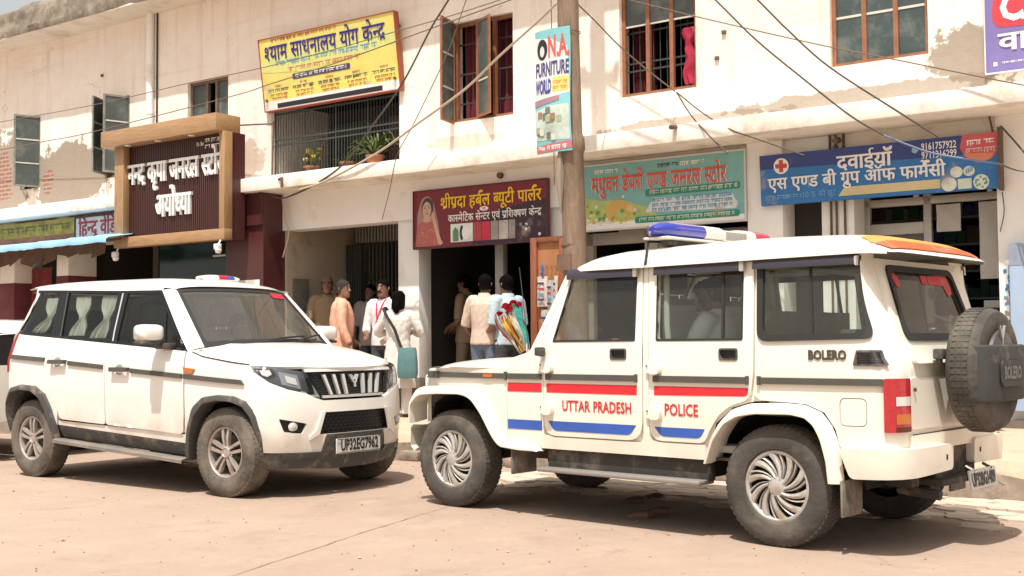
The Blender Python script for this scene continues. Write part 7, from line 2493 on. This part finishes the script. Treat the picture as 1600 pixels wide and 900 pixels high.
# ================================================================== people
def remeshed(mb, name, parent, mats, voxel=.012, smooth=4, extra=None, base=(0, 0, 0), wr=0.0, seed=0):
    """join the overlapping forms of mb into one continuous skin"""
    me = bpy.data.meshes.new(name + "_src")
    me.from_pydata([tuple(v) for v in mb.v], [], mb.f)
    b = bmesh.new(); b.from_mesh(me)
    bmesh.ops.remove_doubles(b, verts=list(b.verts), dist=1e-5)
    bmesh.ops.holes_fill(b, edges=[e for e in b.edges if e.is_boundary], sides=0)
    bmesh.ops.recalc_face_normals(b, faces=list(b.faces))
    b.to_mesh(me); b.free()
    o = bpy.data.objects.new(name + "_src", me); col.objects.link(o)
    m = o.modifiers.new("r", 'REMESH'); m.mode = 'VOXEL'; m.voxel_size = voxel
    s_ = o.modifiers.new("s", 'SMOOTH'); s_.factor = .5; s_.iterations = smooth
    bpy.context.view_layer.update()
    me2 = bpy.data.meshes.new_from_object(o.evaluated_get(bpy.context.evaluated_depsgraph_get()))
    bpy.data.objects.remove(o); bpy.data.meshes.remove(me)
    V = [v.co.copy() for v in me2.vertices]; F = [tuple(p.vertices) for p in me2.polygons]; NN = [v.normal.copy() for v in me2.vertices]
    bpy.data.meshes.remove(me2)
    if wr:
        r = random.Random(seed)
        W_ = [(Vector((r.uniform(-1, 1), r.uniform(-1, 1), r.uniform(-.6, .6))).normalized() * r.uniform(30, 75), r.uniform(0, 6)) for _ in range(6)]
        V = [v + n * wr * (sum(abs(math.sin(k.dot(v) + p)) ** .6 for k, p in W_) / 6 - .6) for v, n in zip(V, NN)]
    out = MB(); out.add(V, F, mats[0])
    if extra:
        extra(out)
    out.v = [tuple(v) for v in out.v]
    res = out.build(name, parent, smooth=80)
    return res

def ring(c, rx, ry, n=16, tilt=None):
    return [(c[0] + rx * math.cos(6.2832 * k / n), c[1] + ry * math.sin(6.2832 * k / n), c[2]) for k in range(n)]
def loft(mb, secs, m, n=16):
    rows = [ring(c, a, b_, n) for c, a, b_ in secs]
    mb.grid(rows, m, close=True)
    mb.add(rows[0], [tuple(range(n))], m); mb.add(rows[-1], [tuple(range(n))], m)
def limb(mb, pts, rad, m):
    P = crom(pts, 4); k = len(P)
    rr = [rad[0]] * k
    for i in range(k):
        t_ = i / (k - 1) * (len(rad) - 1); j = min(int(t_), len(rad) - 2); rr[i] = rad[j] + (rad[j + 1] - rad[j]) * (t_ - j)
    mb.tube(P, rr, m, 12)

def hand_mesh(mb, w, d, m, side, curl=.55, up=None):
    """palm, four unequal bent fingers and a thumb; w wrist, d direction of the hand"""
    d = Vector(d).normalized(); w = Vector(w)
    u = Vector(up or (0, 1, 0)); s_ = d.cross(u).normalized() * side; u = s_.cross(d).normalized() * side
    P = w + d * .045
    rows = []
    for t_, ww, th in ((-.01, .024, .02), (.02, .034, .017), (.06, .041, .015), (.088, .040, .012)):
        c = w + d * t_
        rows.append([c + s_ * ww * math.cos(a) + u * th * math.sin(a) for a in [6.2832 * k / 10 for k in range(10)]])
    mb.grid(rows, m, close=True); mb.add(rows[-1], [tuple(range(10))], m)
    for i, ln in enumerate((.066, .076, .071, .056)):
        b = w + d * .084 + s_ * (.030 - .020 * i)
        p = [b]; dd = d.copy()
        for q in range(3):
            a = curl * (.5 + .35 * q)
            dd = (dd * math.cos(a) + (-u) * math.sin(a)).normalized()
            p.append(p[-1] + dd * ln * (.45, .32, .23)[q])
        mb.tube(p, [.0095, .009, .008, .0065], m, 7)
    b = w + d * .025 + s_ * .032
    mb.tube([b, b + d * .025 + s_ * .022 - u * .008, b + d * .055 + s_ * .026 - u * .022, b + d * .07 + s_ * .018 - u * .032], [.013, .012, .0095, .007], m, 7)

def person(label, loc, rz, H=1.70, arms=None, shirt=None, trousers=None, skin=(.23, .12, .075), hair=(.006, .005, .005), sleeve=.95, hem=.78, legs=None, lean=0.0, headturn=0.0, nod=0.0,
           hairstyle='short', moustache=False, belly=0.0, slim=1.0, shoes=(.02, .015, .012), collar=True, skirt=None, sit=False, cap=None, group=None, seed=0, wrinkle=.012, parent_rot=None):
    root = thing("person", label, "person", loc, rz, group)
    k = H / 1.70
    S = lambda p: (p[0] * k, p[1] * k, p[2] * k)
    nm = "%s%d" % (label[:8], seed)
    msk = mat("skin_%.3f_%.3f" % (skin[0], skin[1]), skin, .55, var=.08, vscale=9)
    A = arms or {}
    sh = {s_: (s_ * .185 * slim, .0 + lean * .38, 1.385) for s_ in (1, -1)}
    el = {1: A.get('el', (.235, -.03, 1.09)), -1: A.get('el_', (-.235, -.03, 1.09))}
    wr = {1: A.get('wr', (.25, .06, .85)), -1: A.get('wr_', (-.25, .06, .85))}
    L = legs or {}
    hp = {1: (.09, 0, .90), -1: (-.09, 0, .90)}
    kn = {1: L.get('kn', (.105, .03, .49)), -1: L.get('kn_', (-.105, .03, .49))}
    an = {1: L.get('an', (.11, -.02, .085)), -1: L.get('an_', (-.11, -.02, .085))}
    def ly(z): return lean * max(0, (z - .95)) 
    tors = [(.86, .150, .105), (.95, .158, .110), (1.05, .145 + belly * .2, .100 + belly * .6), (1.16, .150 + belly * .15, .105 + belly * .7), (1.27, .168, .112 + belly * .3), (1.35, .172, .108), (1.41, .130, .085), (1.445, .070, .062)]
    tors = [(z, a * slim, b_ * (.5 + .5 * slim)) for z, a, b_ in tors]
    # body
    mb = MB()
    loft(mb, [(S((0, ly(z) + (belly * .25 if 1.0 < z < 1.3 else 0), z)), a * k, b_ * k) for z, a, b_ in tors], msk)
    limb(mb, [S((0, ly(1.42), 1.42)), S((0, ly(1.48) + .008, 1.49)), S((0, ly(1.55) + .015, 1.56))], [.062 * k, .054 * k, .055 * k], msk)
    for s_ in (1, -1):
        limb(mb, [S((s_ * .12 * slim, sh[s_][1], 1.385)), S(sh[s_]), S(el[s_]), S(wr[s_])], [.055 * k, .052 * k, .041 * k, .028 * k], msk)
        limb(mb, [S(hp[s_]), S(kn[s_]), S(an[s_])], [.088 * k, .058 * k, .040 * k], msk)
        fx = an[s_]
        mb.tube([S((fx[0], fx[1] - .03, .05)), S((fx[0], fx[1] + .04, .05)), S((fx[0] + s_ * .01, fx[1] + .13, .032)), S((fx[0] + s_ * .012, fx[1] + .18, .025))], [.036 * k, .042 * k, .036 * k, .022 * k], msk, 10)
    # head
    hc = Vector(S((0, ly(1.6) + .03, 1.60)))
    rot = Matrix.Rotation(headturn, 3, 'Z') @ Matrix.Rotation(-nod, 3, 'X')
    def hv(p): return hc + rot @ (Vector(p) * k)
    rows = []
    prof = [(-.118, .030, .030, .045), (-.108, .044, .052, .040), (-.085, .056, .072, .022), (-.055, .064, .080, .008), (-.02, .069, .088, .0), (.02, .073, .093, -.004), (.055, .073, .092, -.008), (.085, .062, .078, -.012), (.105, .042, .054, -.014), (.116, .015, .02, -.015)]
    for z, a, b_, cy in prof:
        rows.append([hv((a * math.cos(q), cy + b_ * math.sin(q) * (1.0 if math.sin(q) > 0 else .98), z)) for q in [6.2832 * i / 18 for i in range(18)]])
    mb.grid(rows, msk, close=True); mb.add(rows[0], [tuple(range(18))], msk); mb.add(rows[-1], [tuple(range(18))], msk)
    mb.tube([hv((0, .088, .022)), hv((0, .100, -.005)), hv((0, .112, -.024)), hv((0, .094, -.032))], [.008 * k, .011 * k, .016 * k, .010 * k], msk, 8)
    for s_ in (1, -1):
        mb.tube([hv((s_ * .072, -.005, -.03)), hv((s_ * .082, -.010, .0)), hv((s_ * .080, -.012, .022))], [.009 * k, .013 * k, .010 * k], msk, 7)
        mb.tube([hv((s_ * .012, .090, -.060)), hv((s_ * .03, .078, -.060))], [.008 * k, .005 * k], msk, 6)
    mhair = mat("hair_%.3f" % hair[0], hair, .9, var=.3, vscale=70, spec=.03, bump=.8, bscale=90)
    mey = mat("eye_white", (.30, .27, .24), .5); mir = mat("eye_dark", (.01, .008, .006), .2); mlip = mat("lips_brown", (.20, .075, .06), .5)
    def extra(o):
        for s_ in (1, -1):
            c = hv((s_ * .030, .078, .008))
            f_ = rot @ Vector((0, 1, 0))
            for rad, m_, off in ((.0105, mey, 0), (.0066, mir, .0055)):
                rr = []
                for i in range(5):
                    t_ = -math.pi / 2 + math.pi * i / 4
                    rr.append([c + rot @ (Vector((rad * math.cos(t_) * math.cos(q), rad * math.cos(t_) * math.sin(q) + off, rad * .62 * math.sin(t_))) * k) for q in [6.2832 * j / 8 for j in range(8)]])
                o.grid(rr, m_, close=True)
            o.tube([hv((s_ * .012, .091, .032)), hv((s_ * .032, .088, .037)), hv((s_ * .052, .075, .030))], [.0045 * k, .006 * k, .003 * k], mhair, 6)
            hw = Vector(S(wr[s_])); hd = (hw - Vector(S(el[s_])))
            hand_mesh(o, hw, A.get('hd' if s_ > 0 else 'hd_', hd), msk, s_, curl=A.get('curl', .5))
        o.tube([hv((-.024, .084, -.062)), hv((0, .093, -.060)), hv((.024, .084, -.062))], [.003 * k, .0055 * k, .003 * k], mlip, 6)
        if moustache:
            o.tube([hv((-.036, .076, -.054)), hv((-.018, .093, -.044)), hv((0, .098, -.042)), hv((.018, .093, -.044)), hv((.036, .076, -.054))], [.003 * k, .008 * k, .008 * k, .008 * k, .003 * k], mhair, 6)
    remeshed(mb, "body", root, [msk], .011, 3, extra)
    # hair cap following the skull, with a ragged edge
    hm = MB(); r = random.Random(seed + 5)
    if hairstyle != 'none':
        N_ = 36; rows = []
        for i in range(9):
            t_ = i / 8
            row = []
            for j in range(N_):
                q = 6.2832 * j / N_
                front = math.sin(q)                # +1 front
                if hairstyle == 'short':
                    zlo = -.045 - .03 * max(0, -front) + .115 * max(0, front) ** .6
                else:
                    zlo = -.10 - .06 * max(0, -front) + .165 * max(0, front) ** .6
                zlo += r.uniform(-.010, .010)
                ph = t_ * math.pi / 2
                z = zlo + (.124 - zlo) * math.sin(ph)
                zz = max(min(z, .12), -.11)
                a = lerp_tab([(p_[0], p_[1]) for p_ in prof], zz); b_ = lerp_tab([(p_[0], p_[2]) for p_ in prof], zz); cy = lerp_tab([(p_[0], p_[3]) for p_ in prof], zz)
                if z < -.05 and front < .2: a, b_, cy = .072, .092, -.004
                g_ = .007 + (.010 if hairstyle != 'short' else .003) * (1 - abs(front)) + r.uniform(-.004, .004) + (.010 if hairstyle == 'long' and front < 0 else 0)
                s2 = 1.0 if t_ < 1 else .02
                row.append(hv(((a + g_) * math.cos(q) * s2, cy + (b_ + g_) * math.sin(q) * s2, z + g_ * .6 * t_)))
            rows.append(row)
        hm.grid(rows, mhair, close=True)
        if hairstyle == 'long':
            hm.tube([hv((0, -.10, -.02)), hv((0, -.115, -.09)), hv((0, -.11, -.16)), hv((0, -.10, -.20))], [.05 * k, .058 * k, .045 * k, .012 * k], mhair, 10)
        hm.build("hair", root, smooth=70)
    if cap is not None:
        cm = MB(); mc = mat("cap_khaki", cap, .8)
        rows = []
        for z, g_ in ((.045, .010), (.075, .016), (.10, .018), (.125, .012), (.132, .0)):
            a = lerp_tab([(p_[0], p_[1]) for p_ in prof], min(z, .1)); b_ = lerp_tab([(p_[0], p_[2]) for p_ in prof], min(z, .1))
            s2 = 1 if z < .13 else .1
            rows.append([hv(((a + g_) * math.cos(q) * s2, -.008 + (b_ + g_) * math.sin(q) * s2, z)) for q in [6.2832 * j / 20 for j in range(20)]])
        cm.grid(rows, mc, close=True)
        cm.build("cap", root, smooth=70)
    # shirt
    if shirt:
        ms = shirt
        mb = MB()
        hw = .162 * slim + .02
        secs = [(hem, hw + .012, .135 + belly * .35), (.88, hw + .008, .132 + belly * .4)] + [(z, a + .022, b_ + .026) for z, a, b_ in tors[1:]]
        loft(mb, [(S((0, ly(z) + (belly * .25 if 1.0 < z < 1.3 else 0) - (.004 if z < 1 else 0), z)), a * k, b_ * k) for z, a, b_ in secs], ms)
        for s_ in (1, -1):
            E_, W_ = Vector(S(el[s_])), Vector(S(wr[s_]))
            pts = [S((s_ * .10 * slim, sh[s_][1], 1.39)), S(sh[s_]), E_]
            rad = [.066 * k, .070 * k, .056 * k]
            if sleeve > .55:
                t_ = (sleeve - .5) / .5
                pts.append(E_.lerp(W_, t_)); rad.append(.043 * k)
            else:
                pts[-1] = Vector(S(sh[s_])).lerp(E_, sleeve / .5); rad[-1] = .066 * k
            limb(mb, pts, rad, ms)
        so = remeshed(mb, "shirt", root, [ms], .012, 3, None, wr=wrinkle, seed=seed)
        if collar:
            cm = MB()
            n = 16
            rows = [[(S((0, ly(z), z))[0] + a * k * math.cos(q), ly(z) * k + (.004 + b_ * math.sin(q)) * k, (z + (.012 if math.sin(q) < 0 else -.02 * math.sin(q) ** 3)) * k) for q in [6.2832 * j / n for j in range(n)]] for z, a, b_ in ((1.44, .078, .076), (1.475, .068, .066), (1.48, .074, .072), (1.435, .092, .090))]
            cm.grid(rows, ms, close=True); cm.build("collar", so, smooth=60)
    if trousers:
        mb = MB()
        loft(mb, [(S((0, 0, z)), a * k, b_ * k) for z, a, b_ in ((.80, .13, .105), (.86, .165, .120), (.95, .165, .120), (1.01, .155, .112))], trousers)
        for s_ in (1, -1):
            a_ = Vector(S(an[s_])); kx = Vector(S(kn[s_]))
            limb(mb, [S((hp[s_][0], 0, .93)), S((hp[s_][0], 0, .84)), kx, a_ + (a_ - kx) * .05], [.095 * k, .10 * k, .075 * k, .068 * k], trousers)
        remeshed(mb, "trousers", root, [trousers], .013, 3, None, wr=.010, seed=seed + 1)
    if skirt:
        mb = MB()
        secs = [(S((0, 0, z)), a * k, b_ * k) for z, a, b_ in ((.42, .235, .20), (.5, .225, .19), (.62, .21, .175), (.75, .195, .155), (.9, .175, .135), (1.0, .16, .12))]
        rows = []
        for c, a, b_ in secs:
            rows.append([(c[0] + a * (1 + .05 * math.sin(q * 9 + c[2] * 3)) * math.cos(q), c[1] + b_ * (1 + .05 * math.sin(q * 9 + c[2] * 3)) * math.sin(q), c[2]) for q in [6.2832 * j / 48 for j in range(48)]])
        mb.grid(rows, skirt, close=True)
        mb.build("tunic_skirt", root, smooth=70)
    sm = MB(); mso = mat("shoe_leather_%.2f" % shoes[0], shoes, .5)
    for s_ in (1, -1):
        fx = an[s_]
        sm.tube([S((fx[0], fx[1] - .05, .045)), S((fx[0], fx[1] + .03, .05)), S((fx[0] + s_ * .01, fx[1] + .13, .036)), S((fx[0] + s_ * .012, fx[1] + .20, .026))], [.040 * k, .047 * k, .043 * k, .028 * k], mso, 12)
        z0 = min(v[2] for v in sm.v) if sm.v else 0
    sm.v = [(x, y, max(z, .002)) for x, y, z in sm.v]
    if not sit:
        sm.build("shoes", root, smooth=70)
    return root

def facing(dx, dy):      # person's forward is +y; give the street-frame heading as (along wall, out of wall)
    v = W(dx, dy) - W(0, 0)
    return math.atan2(v.y, v.x) - math.pi / 2
PZ = .305
M_peach = mat("peach_shirt_cloth", (.66, .36, .25), .85, var=.14, vscale=24)
M_wshirt = mat("white_shirt_cloth", (.74, .73, .74), .85); M_wkurta = mat("white_cotton_tunic", (.66, .63, .59), .9, var=.04, vscale=6)
M_cream = mat("cream_pink_shirt_cloth", (.58, .46, .38), .85, var=.10, vscale=26); M_khaki = mat("khaki_uniform_cloth", (.24, .175, .105), .85, var=.06); M_khakid = mat("khaki_trouser_cloth", (.20, .155, .10), .85, var=.06)
M_lblue = mat("pale_blue_shirt_cloth", (.40, .50, .56), .85); M_jean = mat("faded_jeans_cloth", (.13, .18, .27), .85, var=.25, vscale=5); M_dkt = mat("dark_trouser_cloth", (.045, .05, .06), .85); M_grt = mat("grey_brown_trouser_cloth", (.15, .12, .10), .85); M_dimw = mat("dull_white_shirt_cloth", (.26, .24, .23), .9)
# khaki man deep in the porch
person("man in khaki uniform standing behind the peach shirted man in the porch", W(-9.33, -.35, .42), facing(.85, .6), 1.72, dict(el=(.24, -.02, 1.10), wr=(.22, .12, .90), el_=(-.24, -.02, 1.1), wr_=(-.22, .12, .9)), M_khaki, M_khakid, sleeve=.48, cap=(.16, .10, .06), seed=1, headturn=-.3)
# peach shirt, seen from behind, looking to the right
person("grey haired man in a wrinkled peach shirt seen from behind near the porch", W(-7.90, .85, PZ), facing(.70, -.75), 1.70, dict(el=(.27, .0, 1.10), wr=(.29, .10, .86), el_=(-.25, .02, 1.11), wr_=(-.22, .18, .95)), M_peach, M_grt, hair=(.045, .042, .04), sleeve=.92, hem=.80, seed=2, headturn=-.75, belly=.04, wrinkle=.020)
# white shirt man facing the street
p3 = person("moustached man in a white shirt and red lanyard facing the street by the pillar", W(-7.42, .55, PZ), facing(.22, 1), 1.70, dict(el=(.25, .02, 1.10), wr=(.16, .20, 1.02), el_=(-.25, -.02, 1.09), wr_=(-.16, .17, .97)), M_wshirt, M_dkt, sleeve=.86, hem=.86, moustache=True, seed=3, headturn=-.1)
q = MB(); mrd = mat("red_lanyard", (.50, .02, .05), .7)
q.tube([(.055, .05, 1.47), (.05, .12, 1.40), (.03, .165, 1.28), (.012, .178, 1.18)], .009, mrd, 6); q.tube([(-.055, .05, 1.47), (-.04, .12, 1.40), (-.01, .165, 1.28), (.008, .178, 1.18)], .009, mrd, 6)
q.box(-.02, .035, .168, .18, 1.10, 1.18, mrd, .004); q.build("lanyard", p3)
# white tunic with a teal bag, seen from behind
p4 = person("woman in a white tunic seen from behind with dark hair and a shoulder bag", W(-6.52, 1.32, PZ - .01), facing(-.45, -.9), 1.50, dict(el=(.30, .04, 1.16), wr=(.14, .22, 1.18), el_=(-.30, .05, 1.16), wr_=(-.10, .22, 1.20)), M_wkurta, M_wkurta, hairstyle='long', sleeve=.90, hem=.80, skirt=M_wkurta, seed=4, slim=.96, nod=.18, wrinkle=.02)
# the bag hangs from her shoulder: a thing of its own
tb_ = thing("shoulder_bag", "teal cloth shoulder bag on a black strap across the woman's back", "bag", W(-6.52, 1.32, PZ), facing(-.45, -.9))
q = MB(); M_teb = mat("teal_bag_cloth", (.085, .18, .19), .8, var=.15, vscale=7)
rows = []
for z, a, b_ in ((.48, .09, .03), (.485, .11, .05), (.54, .122, .06), (.68, .118, .055), (.80, .108, .042), (.84, .10, .028)):
    rows.append([(.17 + a * math.copysign(abs(math.cos(w_)) ** .6, math.cos(w_)), -.235 + b_ * math.copysign(abs(math.sin(w_)) ** .6, math.sin(w_)), z) for w_ in [6.2832 * j / 24 for j in range(24)]])
q.grid(rows, M_teb, close=True); q.add(rows[0], [tuple(range(24))], M_teb); q.add(rows[-1], [tuple(range(24))], M_teb)
q.build("pouch", tb_, smooth=60)
q = MB(); ms_ = mat("black_bag_strap", (.015, .015, .017), .7)
for o_ in (-.012, 0, .012):
    q.tube([(.10 + o_, -.235, .82), (.0 + o_, -.185, 1.06), (-.09 + o_, -.175, 1.20), (-.15 + o_, -.12, 1.30), (-.155 + o_, -.02, 1.325), (-.14 + o_, .09, 1.27)], .008, ms_, 6)
q.build("strap", tb_)
# dim man in the doorway behind
person("dark haired man in a dull white shirt standing in the gate shadow", W(-8.98, -.9, .42), facing(.6, .8), 1.62, None, M_dimw, M_dkt, sleeve=.5, seed=5, skin=(.12, .065, .045), headturn=-.5)
# parlour door group
person("man in khaki uniform in the dark parlour doorway, turned to the left", W(-7.08, -.75, .42), facing(-.85, .15), 1.68, dict(el=(.24, .0, 1.10), wr=(.12, .22, 1.0), el_=(-.24, .0, 1.1), wr_=(-.12, .22, 1.0)), M_khaki, M_khakid, sleeve=.5, seed=6, belly=.05)
person("man in a cream pink shirt and faded jeans seen from behind at the parlour door", W(-5.90, .42, PZ), facing(-.12, -1), 1.71, dict(el=(.27, .02, 1.11), wr=(.22, .20, 1.0), el_=(-.28, .02, 1.10), wr_=(-.24, .17, .95)), M_cream, M_jean, sleeve=.52, hem=.86, seed=7, belly=.02, headturn=.2, wrinkle=.014)
person("man in a pale blue shirt at the parlour door, half hidden behind the bouquet", W(-5.62, .32, PZ), facing(-.9, -.25), 1.70, dict(el=(.24, .0, 1.1), wr=(.2, .2, 1.0), el_=(-.24, .0, 1.1), wr_=(-.2, .2, 1.0)), M_lblue, M_dkt, sleeve=.5, hem=.86, seed=8)

# wrapped bouquet held at the cream shirted man's side
bq = thing("bouquet", "tilted bouquet of red flowers in clear, gold and teal wrapping", "bouquet", W(-5.22, .75, PZ - .06))
bq.rotation_euler = (0, 0, -FYAW)
q = MB()
ax0, ax1 = Vector((.15, -.0, .84)), Vector((-.10, .0, 1.30))
dirv = (ax1 - ax0).normalized(); sx = Vector((0, 1, 0)); sy_ = dirv.cross(sx)
M_cell = glass("clear_wrap", (.85, .88, .86), 2.0, .08, .22); M_gold = mat("gold_foil", (.50, .27, .06), .35, metal=.5, var=.3, vscale=20); M_tealf = mat("teal_foil", (.05, .30, .27), .35, var=.3, vscale=18); M_redf = mat("red_wrap", (.50, .03, .06), .5, var=.3, vscale=18); M_flow = mat("red_flower_petal", (.55, .015, .05), .7, var=.3, vscale=25)
def leafstrip(a0, a1, r0, r1, m, t0=0.0, t1=1.0, ripple=.012):
    rows = []
    for i in range(9):
        t_ = t0 + (t1 - t0) * i / 8
        c = ax0.lerp(ax1, t_); rr = r0 + (r1 - r0) * math.sin(min(1, t_) * 1.7)
        rows.append([c + dirv * (.07 * math.sin(j * 2.3 + a0 * 5) * t_) + (sx * math.cos(a) + sy_ * math.sin(a)) * (rr * (1 + .12 * math.sin(i * .9 + a0 * 3)) + ripple * math.sin(a * 9 + i)) for j, a in enumerate([a0 + (a1 - a0) * j / 10 for j in range(11)])])
    q.grid(rows, m)
leafstrip(4.25, 5.4, .05, .15, M_tealf); leafstrip(3.75, 4.25, .05, .145, mat('pale_wrap', (.40, .40, .34), .4, var=.3, vscale=14), 0, .95); leafstrip(2.95, 3.75, .045, .14, M_gold, 0, .85); leafstrip(.9, 2.3, .04, .16, M_redf); leafstrip(2.3, 2.95, .05, .15, mat("pale_wrap", (.40, .40, .34), .4, var=.3, vscale=14), 0, .95); leafstrip(-.9, .9, .04, .15, M_redf, 0, .9)
q.build("wrapping", bq, smooth=60)
q = MB(); r = random.Random(9)
for i in range(13):
    c = ax1 + sx * r.uniform(-.11, .09) + sy_ * r.uniform(-.15, .13) + dirv * r.uniform(-.06, .08)
    for j in range(3):
        rr = .046 - .012 * j
        q.grid([[c + dirv * (.014 * j + .02 * u) + (sx * math.cos(a) + sy_ * math.sin(a)) * rr * (.4 + .8 * u + .15 * math.sin(a * 5 + j)) for a in [6.2832 * t_ / 12 for t_ in range(12)]] for u in (0, .5, 1)], M_flow, close=True)
q.build("flowers", bq, smooth=60)
for i in range(14):
    q = MB(); t_ = r.uniform(.15, .8); a = r.uniform(2.4, 4.6)
    c = ax0.lerp(ax1, t_) + (sx * math.cos(a) + sy_ * math.sin(a)) * (.05 + .08 * t_)
    q.tube([c, c + Vector((r.uniform(-.02, .02), -.01, .03))], .014, [M_gold, M_redf, mat("pale_wrap", (.40, .40, .34), .4), M_tealf][i % 4], 6); q.build("sweet", bq)

# passenger in the white SUV: seated, hand raised to his face
pz = person("passenger in a white shirt sitting in the white SUV with one hand raised", NE_.matrix_world @ Vector((0, 0, 0)), 0, 1.66, dict(el=(.26, .20, 1.08), wr=(.10, .27, 1.40), el_=(-.24, .12, 1.08), wr_=(-.18, .34, 1.0), hd=(-.1, .0, 1)), M_wshirt, M_dkt, legs=dict(kn=(.12, .42, .86), kn_=(-.12, .42, .86), an=(.12, .56, .46), an_=(-.12, .56, .46)), sleeve=.9, seed=11, sit=True, slim=.95)
_cn, _sn = math.cos(-.63405), math.sin(-.63405)
_l = Vector((.08, .38, -.20))
pz.location = (-2.85521 + _cn * _l.x - _sn * _l.y, 10.81334 + _sn * _l.x + _cn * _l.y, _l.z)
pz.rotation_euler = (0, 0, -.63405 - math.pi / 2)

# two men sitting in the police jeep
def seat_in(root_loc, yaw, l, o):
    c_, s_ = math.cos(yaw), math.sin(yaw)
    o.location = (root_loc[0] + c_ * l[0] - s_ * l[1], root_loc[1] + s_ * l[0] + c_ * l[1], l[2])
    o.rotation_euler = (0, 0, yaw - math.pi / 2)
SITL = dict(kn=(.12, .42, .86), kn_=(-.12, .42, .86), an=(.12, .54, .46), an_=(-.12, .54, .46))
a_ = person("man in a white shirt sitting behind the second window of the police jeep", (0, 0, 0), 0, 1.64, dict(el=(.26, .12, 1.08), wr=(.18, .32, 1.0), el_=(-.26, .12, 1.08), wr_=(-.18, .32, 1.0)), M_wshirt, M_khakid, legs=SITL, sleeve=.5, seed=12, sit=True, skin=(.16, .085, .055), headturn=.2)
seat_in((1.08331, 8.43267), 2.40125, (-.62, .26, -.03), a_)
a_ = person("driver in a pale blue shirt behind the front window of the police jeep", (0, 0, 0), 0, 1.66, dict(el=(.25, .18, 1.08), wr=(.16, .40, 1.10), el_=(-.25, .18, 1.08), wr_=(-.16, .40, 1.12)), M_lblue, M_khakid, legs=SITL, sleeve=.5, seed=13, sit=True, skin=(.16, .085, .055))
seat_in((1.08331, 8.43267), 2.40125, (-.12, -.38, -.04), a_)

# a thing that is one piece needs no Empty: its mesh takes the place, name and description over
for e in [o for o in scene.objects if o.type == 'EMPTY' and len(o.children) == 1 and not o.children[0].children]:
    c = e.children[0]
    nm = e.name
    c.parent = None
    c.location = e.location; c.rotation_euler = e.rotation_euler
    for key in ("label", "category", "group"):
        if key in e: c[key] = e[key]
    bpy.data.objects.remove(e)
    c.name = nm
for o in scene.objects:
    if "_b" in o: del o["_b"]
